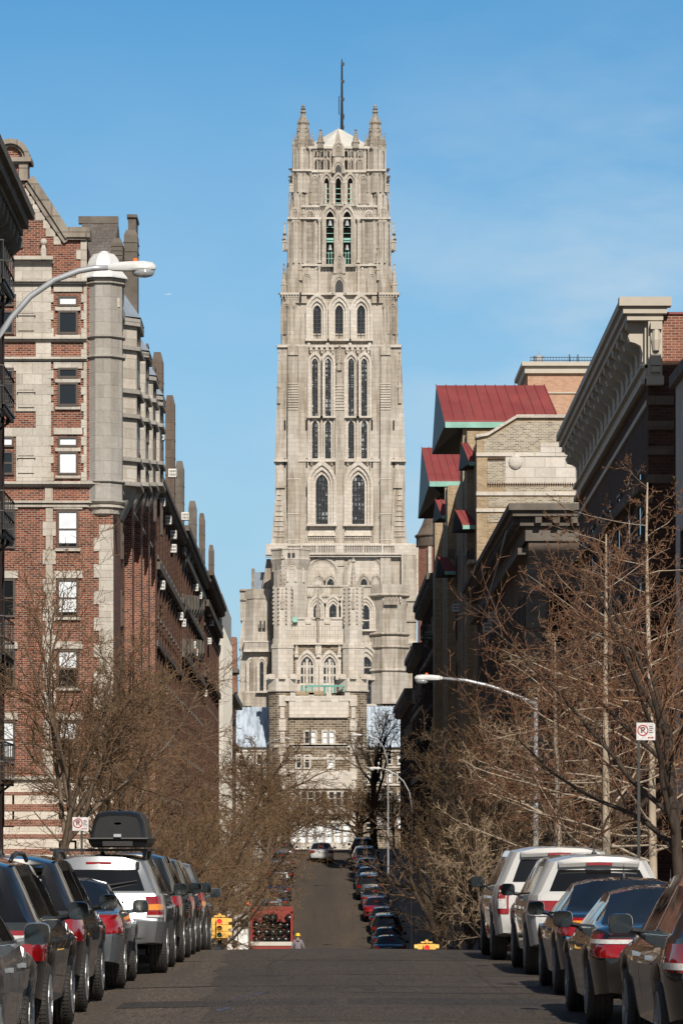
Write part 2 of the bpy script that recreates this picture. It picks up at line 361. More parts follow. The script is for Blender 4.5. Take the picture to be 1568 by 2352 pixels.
cd.shift_x=(784-VX)/2352; cd.shift_y=(HY-1176)/2352; cd.clip_start=.5; cd.clip_end=60000
S.view_settings.view_transform='Standard'; S.view_settings.look='None'; S.view_settings.exposure=0; S.view_settings.gamma=1
S.render.film_transparent=False

# ---------------------------------------------------------------- ground, road, pavements
KL,KR=-4.15,4.75; FL,FR=-8.9,9.4     # kerbs and building lines
ys=[-40+i*2 for i in range(0,200)]+[360+i*20 for i in range(0,20)]
def sheet(name,cols,mat,dz,ys=ys):
    mb=MB(); vs=[]; n=len(cols)
    for y in ys:
        for x,z in cols: vs.append((x,y,rz(y)+dz+z))
    fs=[(k*n+i,k*n+i+1,(k+1)*n+i+1,(k+1)*n+i) for k in range(len(ys)-1) for i in range(n-1)]
    mb.add(vs,fs); o=mb.build(name,mat); o['kind']='structure'; return o
gy=[-60]+ys+[800,1200,2500,6000]
g=sheet('ground',[(-3000,-.3),(-300,-.3),(-9,-.25),(9.5,-.25),(300,-.3),(3000,-.3)],M['earth'],-.05,sorted(set(gy)))
road=sheet('road',[(KL,-.07),(-2.2,0),(.3,.03),(2.8,0),(KR,-.07)],M['asphalt'],0)
for nm,x0,x1 in (('pavement',KL,FL-.2),('pavement',KR,FR+.2)):
    for a,b in ((-40,124),(153,500)):
        yy=[a+i*2 for i in range(int((b-a)/2)+1)]
        cols=[(min(x0,x1),.06 if x0<0 else -.25),(max(x0,x1),.06 if x0>0 else -.25)]
        cols=[(x1,.08),(x0,.07),(x0,-.28)] if x0<0 else [(x0,-.28),(x0,.07),(x1,.08)]
        sheet(nm,cols,M['pave'],0,yy)
mb=MB(); 
av=[(-220,125),(-9.2,125),(-9.2,152),(-220,152)]
for x0,x1 in ((-220,KL),(KR,220)): mb.box(x0,x1,125,152,-5.4,-5.04)
o=mb.build('avenue',M['asphalt']); o['kind']='structure'
# dark band across the near road: a shadow line painted as darker asphalt
mb=MB()
def patch(x0,x1,y0,y1):
    n=max(2,int((x1-x0)/.5)); r=random.Random(int(x0*10+y0)); a=[];b=[]
    for i in range(n+1):
        x=lerp(x0,x1,i/n); h=lambda x:interp([(KL,-.07),(-2.2,0),(.3,.03),(2.8,0),(KR,-.07)],x)
        a.append((x,y0+r.uniform(-.06,.06)+.18*(x-x0),0)); b.append((x,y1+r.uniform(-.06,.06)+.18*(x-x0),0))
    vs=[(p[0],p[1],rz(p[1])+h(p[0])+.004) for p in a]+[(p[0],p[1],rz(p[1])+h(p[0])+.004) for p in b]
    mb.add(vs,[(i,i+1,n+2+i,n+1+i) for i in range(n)])
patch(-2.1,3.9,36.4,38.0)
o=mb.build('road_shade',M['asphalt_d']); o['kind']='structure'
mb=MB(); r=random.Random(5); pts=[]  # sheet whose darker colour paints the shade of the right-hand buildings
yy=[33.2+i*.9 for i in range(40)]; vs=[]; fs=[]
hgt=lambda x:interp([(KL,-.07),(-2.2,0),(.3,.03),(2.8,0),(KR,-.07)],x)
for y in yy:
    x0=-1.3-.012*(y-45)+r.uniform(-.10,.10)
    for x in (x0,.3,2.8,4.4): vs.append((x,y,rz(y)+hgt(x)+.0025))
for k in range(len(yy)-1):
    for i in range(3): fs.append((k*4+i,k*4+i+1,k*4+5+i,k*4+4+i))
mb.add(vs,fs); o=mb.build('road_shade',M['asphalt_shade']); o['kind']='structure'

def crack(pts,w_,mat,name,h=.0045):
    r=random.Random(len(pts)+int(pts[0][1]*10)); mb=MB(); P=[]
    for (xa,ya),(xb,yb) in zip(pts,pts[1:]):
        for k in range(8): t=k/8; P.append((lerp(xa,xb,t)+r.uniform(-.04,.04),lerp(ya,yb,t)+r.uniform(-.10,.10)))
    P.append(pts[-1]); vs=[]
    for i,(x,y) in enumerate(P):
        dx=abs(P[min(i+1,len(P)-1)][0]-P[max(i-1,0)][0])>abs(P[min(i+1,len(P)-1)][1]-P[max(i-1,0)][1])
        wv=w_*r.uniform(.5,1.3)
        for s_ in (-1,1): vs.append((x+(0 if dx else s_*wv),y+(s_*wv*6 if dx else 0),0))
    vs=[(x,y,rz(y)+hgt(x)+h) for x,y,_ in vs]
    mb.add(vs,[(2*i,2*i+1,2*i+3,2*i+2) for i in range(len(P)-1)]); o=mb.build(name,mat); o['kind']='structure'
for pts,w_ in (([(1.9,60),(2.2,50),(2.1,42),(2.5,34),(2.4,31)],.022),([(-3.6,41.5),(-1.2,42.2),(1.,41.7),(3.6,42.4)],.02),([(-.9,45.6),(1.6,45.9),(3.9,45.3)],.010),([(-.4,58),(-.7,50),(-.5,44)],.02),([(.2,39.9),(2.4,40.1),(3.3,39.7)],.012),([(-3.4,52),(-1.4,52.6),(.6,52.2),(3.,53)],.010)): crack(pts,w_,M['asphalt_d'],'road_crack')
M['bluemark']=plain('faded_blue_paint',(.06,.065,.12),.8,0,.4,9)
crack([(-.95,38.6),(-.72,39.6),(-.55,40.2)],.03,M['bluemark'],'paint_mark'); crack([(-1.0,35.6),(-.92,36.4)],.035,M['bluemark'],'paint_mark')
# ================================================================ the church tower (front plane 600 m away)
CD=600.
def gothic(cx,hw,zs,zt,n=6):
    # pointed-arch outline: left springing -> apex -> right springing; zs springing, zt apex
    r=max(zt-zs,hw*1.001); c=(r*r-hw*hw)/(2*hw); R=hw+c; out=[]
    a1=math.atan2(r,-c)            # angle at the apex seen from the right-hand centre
    for i in range(n+1):
        a=lerp(pi,a1,i/n); out.append((cx+c+R*cos(a),zs+R*sin(a)))
    return out+[(2*cx-x,z) for x,z in reversed(out[:-1])]
class Px:
    "boxes measured in photograph pixels at one distance, depth offsets in metres"
    def __init__(s,D): s.D=D
    def X(s,x): return fx(x,s.D)
    def Z(s,y): return fz(y,s.D)
    def box(s,mb,x0,x1,y0,y1,d0,d1): return mb.box(s.X(x0),s.X(x1),s.D+d0,s.D+d1,s.Z(y1),s.Z(y0))
    def poly(s,mb,pts,d0,d1): return mb.xz([(s.X(x),s.Z(y)) for x,y in pts],s.D+d0,s.D+d1)
    def tap(s,mb,x0,x1,y1,d0,d1,X0,X1,y0,e0,e1):      # bottom rectangle -> top rectangle
        return mb.tbox(s.X(x0),s.X(x1),s.D+d0,s.D+d1,s.Z(y1),s.X(X0),s.X(X1),s.D+e0,s.D+e1,s.Z(y0))
    def arch(s,x0,x1,yt,ys,yb,n=6,g=0):
        cx=(s.X(x0)+s.X(x1))/2; hw=(s.X(x1)-s.X(x0))/2+g
        rise=(s.Z(yt)-s.Z(ys))*(hw/(hw-g))
        return [(cx-hw,s.Z(yb))]+gothic(cx,hw,s.Z(ys),s.Z(ys)+rise,n)+[(cx+hw,s.Z(yb))]
    def window(s,root,x0,x1,yt,yb,d,mat,frame,orders=((.35,.35),(.4,.7)),spring=None,bars=None,bar=.1,name='window',sill=True):
        ys=yt+(x1-x0)*.8 if spring is None else spring
        mb=MB(); base=s.arch(x0,x1,yt,ys,yb); g=0; prev=base
        for wd,pr in orders:
            g+=wd; o=s.arch(x0,x1,yt,ys,yb,g=g); mb.band(prev,o,s.D+d-pr,s.D+d+.1); prev=o
        if sill: mb.box(prev[0][0]-.1,prev[-1][0]+.1,s.D+d-orders[-1][1]-.15,s.D+d+.1,s.Z(yb)-.35,s.Z(yb)-.02)
        f=mb.build(name,frame,root)
        gl=MB(); gl.xz(list(reversed(base)),s.D+d-.05,s.D+d+.12); gl.build('pane',mat,f)
        if bars:
            bm=MB(); nx,nz=bars; X0,X1=s.X(x0),s.X(x1)
            for i in range(1,nx): x=lerp(X0,X1,i/nx); bm.box(x-bar/2,x+bar/2,s.D+d-.13,s.D+d-.04,s.Z(yb),s.Z(ys)+.2)
            for i in range(1,nz): z=lerp(s.Z(yb),s.Z(ys),i/nz); bm.box(X0,X1,s.D+d-.12,s.D+d-.045,z-bar/2,z+bar/2)
            bm.build('glazing_bar',M['black'],f)
        return f
def pinnacle(mb,cx,cy,z0,z1,w,crock=5,n=4):
    h=z1-z0; zb=z0+h*.28
    mb.lathe([(w*.62,z0),(w*.62,zb),(w*.78,zb+.01),(w*.78,zb+h*.03),(w*.5,zb+h*.05),(w*.13,z1-h*.10),(w*.07,z1-h*.08),(w*.3,z1-h*.06),(w*.26,z1-h*.035),(w*.08,z1-h*.025),(w*.16,z1-h*.012),(w*.02,z1)],cx,cy,n)
    for k in range(crock):
        t=(k+.4)/crock; z=lerp(zb+h*.05,z1-h*.12,t); r=lerp(w*.5,w*.13,t)*1.05; c=w*.16
        for q in range(4):
            a=pi/4+q*pi/2; mb.box(cx+r*cos(a)-c*.5,cx+r*cos(a)+c*.5,cy+r*sin(a)-c*.5,cy+r*sin(a)+c*.5,z-c*.4,z+c*.6)
P6=Px(CD)
ch=thing('church_tower','tall pale limestone gothic church tower with corner spires rising at the end of the street','church',(fx(779,CD),CD+10,rz(CD)))
core=MB(); but=MB(); cor=MB(); wea=MB()
b=P6.box
# --- core masses, bottom to top (x0,x1,y0,y1, setback, depth end)
b(core,625,943,1251,1960,.2,24); b(core,636,930,1205,1251,.6,23.5); b(core,632,930,1057,1205,.9,23.3)
P6.tap(core,631,931,1057,.9,23.3,640,921,795,1.2,23)
P6.tap(core,645,915,793,1.5,22.6,648,910,672,1.9,22.2)
P6.tap(core,690,866,672,2.0,22.0,690,866,607,2.2,21.8)
b(core,690,866,470,607,2.3,21.6); b(core,700,856,387,470,2.6,21.2); b(core,712,842,333,387,3.0,20.8)
# --- corner piers
for sgn in (-1,1):
    m=lambda x: x if sgn<0 else 779*2-x
    def mb_(B,x0,x1,y0,y1,d0,d1): b(B,min(m(x0),m(x1)),max(m(x0),m(x1)),y0,y1,d0,d1)
    def tp(B,x0,x1,y1,d0,d1,X0,X1,y0,e0,e1): P6.tap(B,*sorted((m(x0),m(x1))),y1,d0,d1,*sorted((m(X0),m(X1))),y0,e0,e1)
    # forward buttress, with sloped weatherings
    mb_(but,661,685,1057,1960,-.45,1.); mb_(but,661,685,945,1057,-.25,1.1); tp(but,661,685,945,-.25,1.2,661,685,880,.35,1.3)
    mb_(but,661,684,793,945,.38,1.6); tp(but,661,684,815,.1,1.4,672,674,780,.5,1.5)
    mb_(but,685,708,1057,1251,.35,1.2); mb_(but,685,708,793,1057,.6,1.5)
    tp(but,623,662,1250,-.1,3,634,655,1120,.7,2); tp(but,634,655,1120,.3,2,643,647,1058,.8,1.5)     # gabled foot of the outer pier
    tp(but,661,702,793,1.,2.6,664,703,735,1.3,2.8); tp(but,664,703,735,1.3,2.8,672,702,690,1.8,2.9); mb_(but,664,704,672,693,1.3,2.8)
    # octagonal outer turrets rising through the upper stages
    def oct(x0,x1,y0,y1,X0=None,X1=None,d=1.2,B=but):
        r1=abs(P6.X(x1)-P6.X(x0))/2; c1=(P6.X(m(x0))+P6.X(m(x1)))/2; r0=r1 if X0 is None else abs(P6.X(X1)-P6.X(X0))/2; c0=c1 if X0 is None else (P6.X(m(X0))+P6.X(m(X1)))/2
        for dd in (d, 20.5-d):
            B.loft([[(c1+r1*1.08*cos(pi/8+i*pi/4),CD+dd+r1+r1*1.08*sin(pi/8+i*pi/4),P6.Z(y1)) for i in range(8)],[(c0+r0*1.08*cos(pi/8+i*pi/4),CD+dd+r1+r0*1.08*sin(pi/8+i*pi/4),P6.Z(y0)) for i in range(8)]])
    oct(645,690,672,793,d=1.3); oct(648,693,605,672,658,698,d=1.4); oct(659,697,497,605,661,698,d=1.7); oct(661,697,437,497,669,700,d=1.9)
    oct(669,714,387,437,670,714,d=2.1); oct(671,714,331,387,671,714,d=2.3)
    tp(but,698,716,672,1.6,3,700,712,600,2.1,3)
    # spirelets on the shoulders
    for x,y0,y1,wd,dd in ((654,572,505,1.1,1.6),(690,640,560,.9,1.5),(668,437,380,.9,1.9),(697,505,440,.8,2.0),(640,925,800,.8,.6),(652,672,600,1.2,1.3)):
        pinnacle(but,P6.X(m(x)),CD+dd+.4,P6.Z(y0),P6.Z(y1),wd*.8,4)
    # crown spire, with its ring of small pinnacles
    cx=P6.X(m(696)); cy=CD+2.3+1.7; sp=MB()
    sp.lathe([(1.75,P6.Z(331)),(1.75,P6.Z(312)),(1.35,P6.Z(309)),(.95,P6.Z(275)),(1.15,P6.Z(273)),(1.1,P6.Z(270)),(.8,P6.Z(266)),(.3,P6.Z(250)),(.55,P6.Z(247)),(.5,P6.Z(244)),(.24,P6.Z(242)),(.5,P6.Z(239)),(.2,P6.Z(237)),(.34,P6.Z(233)),(.05,P6.Z(228))],cx,cy,8)
    for q in range(8):
        a=pi/8+q*pi/4; pinnacle(sp,cx+1.8*cos(a),cy+1.8*sin(a),P6.Z(335),P6.Z(296 if q%2 else 302),.5,3)
    for k in range(6):
        y=lerp(307,252,k/5); r=interp([(250,.34),(273,1.0),(309,1.4)],y)
        for q in range(4): a=pi/8+q*pi/2; sp.sphere((cx+r*cos(a),cy+r*sin(a),P6.Z(y)),.15,5,4)
    for q in range(4): a=pi/4+q*pi/2; pinnacle(sp,cx+1.15*cos(a),cy+1.15*sin(a),P6.Z(292),P6.Z(270),.3,3)
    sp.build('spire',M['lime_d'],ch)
    sp=MB(); cy2=CD+18.5
    sp.lathe([(1.75,P6.Z(331)),(1.75,P6.Z(312)),(1.35,P6.Z(309)),(.95,P6.Z(275)),(.3,P6.Z(250)),(.05,P6.Z(230))],cx,cy2,8); sp.build('spire',M['lime_d'],ch)
    # gargoyles
    ga=MB()
    for x,y in ((655,535),(653,547),(657,572),(668,385),(667,402),(668,411),(645,672),(640,793)):
        X=P6.X(m(x)); ga.tbox(X-.2*sgn,X+.25,CD+1.8,CD+2.6,P6.Z(y)-.18,X-.1,X+.16,CD+1.5,CD+2.,P6.Z(y)+.2)
        ga.sphere((X+.25*sgn,CD+1.7,P6.Z(y)+.06),.2,6,4)
    split(ga,'gargoyle',M['dstone'],ch)
    # blank niches and slit windows
    sl=MB()
    for x,y in ((690,680),(690,990),(690,1320),(704,975),(704,1063),(704,1130),(654,975),(654,1062)):
        if y<1300: b(sl,m(x)-1.6,m(x)+1.6,y-14 if False else y-11,y+11,.30 if x>700 else .85,1.4)
    split(sl,'slit_window',M['opening_shade'],ch)
    for (x0,x1,yt,yb,d) in ((703,720,485,603,2.25),(716,730,403,462,2.55),(650,662,700,765,1.3),(700,710,630,668,1.95),(672,681,480,497,1.85)):
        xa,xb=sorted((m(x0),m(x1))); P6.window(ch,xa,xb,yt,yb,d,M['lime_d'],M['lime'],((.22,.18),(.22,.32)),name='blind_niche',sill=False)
# central buttress with crocketed gable
b(but,770,791,1057,1300,.0,1.2); b(but,770,791,945,1057,.1,1.2); P6.tap(but,770,791,945,.1,1.3,772,789,880,.6,1.3); b(but,772,789,800,880,.62,1.5)
pinnacle(but,P6.X(780),CD+.6,P6.Z(850),P6.Z(790),.9,5)
# gable canopies in the middle of the upper tiers
P6.poly(but,[(757,672),(760,645),(771,590),(779,540),(787,590),(798,645),(802,672)],1.1,2.3)
P6.poly(but,[(764,355),(771,310),(776,286),(781,310),(789,355),(793,385),(793,394),(763,394),(763,385)],2.1,3.0)
for x0,x1,yt,yb,d,mm in ((770,788,640,672,1.08,M['black']),(774,785,592,626,1.05,M['lime_d']),(770,784,373,392,2.08,M['black']),(771,783,330,354,2.05,M['lime_d'])):
    P6.window(ch,x0,x1,yt,yb,d,mm,M['lime'],((.3,.12),(.3,.26)),name='canopy_niche',sill=False)
# string courses
for x0,x1,y,d,h in ((636,922,793,.75,6),(643,917,672,1.0,5),(629,932,1057,.15,6),(690,868,605,1.75,4),(660,897,497,1.6,4),(688,868,469,1.9,5),(700,860,387,2.2,6),(671,715,386,1.8,4),(842,886,386,1.8,4),(708,850,332,2.45,5),(621,946,1250,-.25,4),(708,770,1225,.3,4),(791,852,1225,.3,4)):
    b(cor,x0,x1,y-h*.5,y+h*.5,d,d+3)
# corbel tables
def corbels(B,x0,x1,y,n,w,h,d0,d1):
    for i in range(n):
        x=lerp(x0,x1,(i+.5)/n); b(B,x-w/2,x+w/2,y,y+h*.5,d0,d1); b(B,x-w*.28,x+w*.28,y+h*.5,y+h,d0+.12,d1)
for x0,x1 in ((708,770),(791,852)):
    corbels(cor,x0,x1,797,5,7,13,.45,1.2); corbels(cor,x0,x1,1060,4,5,7,.4,1.1); corbels(cor,x0,x1,1233,11,3.5,6,.2,.8)
    P6.tap(wea,x0-1,x1+1,1231,.0,1.,x0+4,x1-4,1209,.6,1.)
corbels(cor,728,768,390,7,3,6,2.4,3); corbels(cor,790,830,390,7,3,6,2.4,3); corbels(cor,722,760,609,5,4,12,2.,2.6); corbels(cor,800,836,609,5,4,12,2.,2.6)
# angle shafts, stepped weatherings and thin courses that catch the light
for sgn in (-1,1):
    for x,y0,y1,d in ((648,700,790,1.1),(661,700,790,1.0),(676,700,790,1.15),(662,505,600,1.6),(674,505,600,1.45),(687,505,600,1.6),(696,505,600,2.1),(664,440,495,1.8),(676,440,495,1.7),(690,440,495,1.9),(673,392,436,2.0),(684,392,436,1.9),(697,392,436,2.1),(713,392,436,2.3),(674,335,386,2.2),(688,335,386,2.1),(700,335,386,2.15),(712,335,386,2.3)):
        X=P6.X(x if sgn<0 else 1558-x); but.lathe([(.2,P6.Z(y1)),(.13,P6.Z(y1)+.3),(.13,P6.Z(y0)-.5),(.26,P6.Z(y0))],X,CD+d,6)
    for k in range(11):
        y=880+k*6; x0,x1=sorted((661 if sgn<0 else 897,685 if sgn<0 else 873)); d=lerp(.35,-.25,k/10); b(cor,x0,x1,y,y+1.5,d-.16,d+.5)
    for k in range(9):
        y=1135+k*12; w_=lerp(4,13,k/8); c=(641 if sgn<0 else 917); b(cor,c-w_,c+w_,y,y+1.6,lerp(.5,-.1,k/8)-.1,1.5)
    for y in (850,1000,1100,1180,1240): x0,x1=sorted((660 if sgn<0 else 898,686 if sgn<0 else 872)); b(cor,x0,x1,y,y+2,-.55 if y>1057 else -.05,.6) if y>1000 else None
for k in range(9): y=884+k*7; d=lerp(.6,.1,k/8); b(cor,770,791,y,y+1.6,d-.15,d+.4)
# tracery arcades of the crown parapet and under the belfry
for i in range(16):
    x=lerp(716,842,(i+.5)/16); b(cor,x-.8,x+.8,334,386,2.75,3.1)
corbels(cor,716,842,333,24,2.2,5,2.55,3); corbels(cor,700,860,472,26,2.4,5,2.,2.6); corbels(cor,645,690,676,7,3,8,1.1,1.8); corbels(cor,868,913,676,7,3,8,1.1,1.8)
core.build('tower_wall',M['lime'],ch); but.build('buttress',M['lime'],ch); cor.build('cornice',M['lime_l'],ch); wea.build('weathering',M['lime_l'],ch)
# --- windows
for x0,x1 in ((719,737.5),(769.5,788),(820,838.5)): P6.window(ch,x0,x1,698,777,1.65,M['leaded2'],M['lime_l'],((.4,.4),(.45,.75),(.4,1.0)),bars=(2,7),bar=.12)
for x0,x1 in ((716.5,730),(746.5,760),(799.5,813),(829.5,843)):
    P6.window(ch,x0,x1,822,955,.95,M['leaded'],M['lime_l'],((.35,.4),(.4,.75)),bars=(2,12),bar=.12); P6.window(ch,x0,x1,965,1052,.93,M['leaded'],M['lime_l'],((.3,.22),),bars=(2,8),bar=.12)
for x0,x1 in ((725,753),(808.5,837)): P6.window(ch,x0,x1,1089,1204,.75,M['leaded'],M['lime_l'],((.45,.45),(.5,.85),(.5,1.2)),bars=(4,9),bar=.12)
# belfry openings: chamber shade as a near-black panel, with bells and green beams
bell=MB()
for x0,x1 in ((749,767),(788,806)):
    f=P6.window(ch,x0,x1,481,605,1.95,M['opening_shade'],M['lime'],((.35,.3),(.4,.6)),name='belfry_opening',spring=497)
    X0,X1=P6.X(x0)+.08,P6.X(x1)-.08; t=MB()
    for y,h in ((518,1.5),(545,5),(551,3),(577,1.2),(590,1.2),(532,1.2)): t.box(X0,X1,CD+1.72,CD+1.85,P6.Z(y)-h*.0375,P6.Z(y)+h*.0375)
    t.box(X0+.3,X0+.42,CD+1.7,CD+1.86,P6.Z(604),P6.Z(566)); t.box(X1-.42,X1-.3,CD+1.7,CD+1.86,P6.Z(604),P6.Z(566)); t.build('frame_beam',M['copper'],f)
    bl=MB(); c=(X0+X1)/2
    for y,r in ((515,.42),(571,.36)): bl.lathe([(r,P6.Z(y)),(r*.72,P6.Z(y)+.35),(r*.6,P6.Z(y)+.75),(r*.2,P6.Z(y)+.95)],c,CD+1.6,10)
    bl.build('bell',M['galv'],f)
for i,(x0,x1) in enumerate(((744.5,755.5),(770.5,783),(798.5,810))):
    f=P6.window(ch,x0,x1,403,464,2.3,M['opening_shade'],M['lime'],((.3,.25),(.3,.5)),name='belfry_opening',spring=413)
    X0,X1=P6.X(x0)+.06,P6.X(x1)-.06; t=MB()
    for y in (428,440,452,461): t.box(X0,X1,CD+2.08,CD+2.2,P6.Z(y)-.06,P6.Z(y)+.06)
    t.build('frame_beam',M['copper'],f)
    if i!=1:
        q=MB(); q.box(lerp(X0,X1,.05 if i==0 else .45),lerp(X0,X1,.55 if i==0 else .95),CD+2.12,CD+2.22,P6.Z(464),P6.Z(416)); q.build('painted_sky_gap',M['pstone'],f)  # pale slab painted as sky showing through the opening
for x in (742,753,795,807,727,733,823,829):
    P6.window(ch,x-3.2,x+3.2,360,384,2.9,M['opening_shade'],M['lime_d'],((.16,.2),),name='arcade_opening',sill=False); P6.window(ch,x-3.2,x+3.2,339,352,2.9,M['opening_shade'],M['lime_d'],((.16,.2),),name='arcade_opening',sill=False)
# columns flanking the openings
col=MB()
for x,y0,y1,d in ((733.5,498,600,1.9),(823,498,600,1.9),(771,500,600,1.75),(785,500,600,1.75),(762,412,466,2.15),(766,412,466,2.15),(788,412,466,2.15),(792,412,466,2.15),(737,395,470,2.2),(819,395,470,2.2),
                  (752,690,790,1.2),(803.5,690,790,1.2),(709,700,790,1.2),(849,700,790,1.2),(738.5,830,1055,.75),(821,830,1055,.75),(709.5,840,1055,.75),(767.5,840,1055,.75),(793.5,840,1055,.75),(850.5,840,1055,.75),(733,605,672,1.9),(823,605,672,1.9)):
    col.lathe([(.34,P6.Z(y1)),(.34,P6.Z(y1)+.4),(.2,P6.Z(y1)+.5),(.2,P6.Z(y0)-.7),(.4,P6.Z(y0)-.2),(.4,P6.Z(y0))],P6.X(x),CD+d,8)
split(col,'column',M['lime_l'],ch)
for x in (736,817): 
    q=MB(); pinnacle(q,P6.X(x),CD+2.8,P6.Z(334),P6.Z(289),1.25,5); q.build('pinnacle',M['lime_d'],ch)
q=MB(); cx,cy=P6.X(779),CD+11; zq=lambda y:fz(y,CD+11); q.lathe([(8.2,P6.Z(331)),(.5,zq(298)),(.05,zq(296))],cx,cy,8); q.build('lead_roof',M['leadroof'],ch)
q=MB(); cx=P6.X(786)
q.tube([(cx,cy,zq(302)),(cx,cy,zq(240)),(cx,cy,zq(145)),(cx,cy,zq(135))],[.32,.24,.16,.05],6)
q.tube([(cx-.35,cy,zq(220)),(cx-.5,cy,zq(222)),(cx-.5,cy,zq(262)),(cx-.3,cy,zq(263))],.07,5)
for y in (147,187,228,265,270,292): q.box(cx-.1,cx+.42,cy-.2,cy+.2,zq(y)-.25,zq(y)+.25)
q.build('mast',M['black'],ch)
# --- balustrade gallery
q=MB(); b(q,611,955,1251,1254.5,-.9,0); b(q,611,955,1270,1275,-1.,0); b(q,609,957,1276,1280,-.7,.2)
for x0,x1 in ((611,660),(770,790),(875,880),(905,955),(690,694),(727,730),(833,836)): b(q,x0,x1,1252,1274,-.95,-.1)
for i in range(62):
    x=lerp(660,905,(i+.5)/62); b(q,x-1.1,x+1.1,1254,1271,-.75,-.4)
q.build('balustrade',M['lime_l'],ch); q=MB(); b(q,662,904,1256,1269,-.2,.1); q.build('gallery_opening',M['black'],ch)
# --- lower front: round arches, small windows, stair turret, projecting narthex block
for x0,x1,yt in ((712,769,1290),(798,874,1288)):
    P6.window(ch,x0,x1,yt,1348,.15,M['lime_l'],M['lime'],((.35,.12),(.4,.3)),spring=1318,name='blind_arch',sill=False)
for x0,x1,mm in ((723,740,M['lime_l']),(751,767,M['leaded2']),(828,843,M['leaded2']),(857,871,M['lime_l'])):
    P6.window(ch,x0,x1,1329,1348,-.0,mm,M['lime'],((.3,.12),(.3,.25)),name='small_arched_window',sill=False)
q=MB(); b(q,704,921,1349,1620,-5,.2); b(q,704,922,1349,1353,-5.2,0); b(q,704,922,1371,1375,-5.3,0); q.lathe([(3.4,P6.Z(1620)),(3.4,P6.Z(1470)),(3.1,P6.Z(1465)),(3.1,P6.Z(1375)),(3.4,P6.Z(1374)),(3.4,P6.Z(1349))],P6.X(893),CD-4,8)
b(q,921,955,1275,1620,-1,4); b(q,826,876,1556,1566,-6,0)
for y in (1374,1462,1492,1545): q.lathe([(3.45,P6.Z(y+3)),(3.75,P6.Z(y)),(3.75,P6.Z(y-2)),(3.4,P6.Z(y-5))],P6.X(893),CD-4,8)
for y in (1378,1425,1480,1535): b(q,919,956,y,y+4,-1.3,1)
for y in (1428,1535): b(q,704,860,y,y+3,-5.15,-4.9)
q.build('narthex_wall',M['lime'],ch)
P6.window(ch,826,853,1512,1620,-5.05,M['leaded2'],M['lime_l'],((.5,.3),(.5,.55),(.5,.8)),name='porch_arch')
for i in range(4): P6.window(ch,881+i*8,886+i*8,1380,1396,-7.55,M['lime_d'],M['lime'],((.12,.1),),name='blind_niche',sill=False)
for x0,x1,yt,yb in ((720,736,1392,1425),(756,773,1392,1440),(829,847,1394,1450),(786,800,1394,1430)):
    P6.window(ch,x0,x1,yt,yb,-5.05,M['leaded2'],M['lime_l'],((.35,.25),(.35,.45),(.35,.65)),name='narthex_window')
q=MB(); corbels(q,826,872,1480,5,6,12,-5.5,-4.8); corbels(q,706,880,1375,30,2.4,4,-5.35,-4.9); corbels(q,882,921,1378,5,5,12,-6.9,-6.2); q.build('corbel_table',M['lime_l'],ch)
q=MB(); cx,cy=P6.X(668),CD-6.5    # octagonal stair turret with a pierced crown
q.lathe([(3.3,P6.Z(1640)),(3.3,P6.Z(1475)),(3.05,P6.Z(1470)),(3.05,P6.Z(1318)),(3.55,P6.Z(1300)),(3.7,P6.Z(1294)),(3.5,P6.Z(1292)),(3.5,P6.Z(1274)),(3.65,P6.Z(1273)),(3.65,P6.Z(1270))],cx,cy,8); q.build('stair_turret',M['lime'],ch)
for x0,x1,yt,yb in ((665,676,1316,1346),(686,694,1317,1346)): P6.window(ch,x0,x1,yt,yb,-9.25 if x0<680 else -8.3,M['leaded2'],M['lime_l'],((.25,.2),(.2,.32)),name='turret_window',sill=False)
q=MB()
for x0,x1,y0,y1,d in ((665,674,1364,1390,-9.38),(686,692,1364,1390,-8.6),(662,668,1281,1291,-9.95),(672,678,1281,1291,-9.95),(684,689,1281,1291,-9.),(646,651,1281,1291,-8.9)): b(q,x0,x1,y0,y1,d,d+.5)
split(q,'turret_slot',M['black'],ch)
# --- apse wing on the left with its tall lancets and copper roof behind
q=MB(); c0=P6.X(600); q.lathe([(3.9,P6.Z(1960)),(3.9,P6.Z(1480)),(3.7,P6.Z(1460)),(3.45,P6.Z(1430)),(3.45,P6.Z(1378)),(3.6,P6.Z(1376)),(3.6,P6.Z(1354))],P6.X(600),CD+2,8)
P6.tap(q,549,625,1620,-1.,8,553,625,1490,-.8,8); P6.tap(q,549,625,1490,-.2,8,557,625,1420,.3,8); b(q,552,625,1353,1425,.2,8); b(q,550,625,1353,1357,-.2,8); b(q,551,625,1376,1379,-.1,8); P6.tap(q,600,624.5,1360,1.6,8.6,612,624.5,1282,1.6,8.6)
b(q,545,630,1590,1622,-1.6,4)
q.build('apse_wall',M['lime'],ch)
for x0,x1,yt,yb in ((597,606,1520,1588),(573,580,1520,1588)): P6.window(ch,x0,x1,yt,yb,-1.1 if x0<590 else -1.95,M['leaded2'],M['lime_l'],((.25,.2),(.25,.4)),name='lancet')
for x in (599,608): P6.window(ch,x-2,x+2,1427,1444,-2.1,M['black'],M['lime'],((.12,.1),),name='lancet',sill=False)
q=MB(); b(q,560,630,1474,1477,-2.6,0); b(q,560,630,1493,1499,-2.7,0)
for i in range(24): x=lerp(561,629,(i+.5)/24); b(q,x-.9,x+.9,1476,1494,-2.5,-2.2)
b(q,560,630,1477,1493,-2.,-1.5); b(q,918,955,1474,1480,-1.6,0); b(q,918,955,1494,1500,-1.6,0)
for i in range(8): x=lerp(918,955,(i+.5)/8); b(q,x-1.2,x+1.2,1480,1494,-1.5,-1.2)
q.build('gallery_balustrade',M['lime_l'],ch)
q=MB(); b(q,583,612,1310,1360,4,9); q.build('copper_roof',M['blue_slate'],ch)
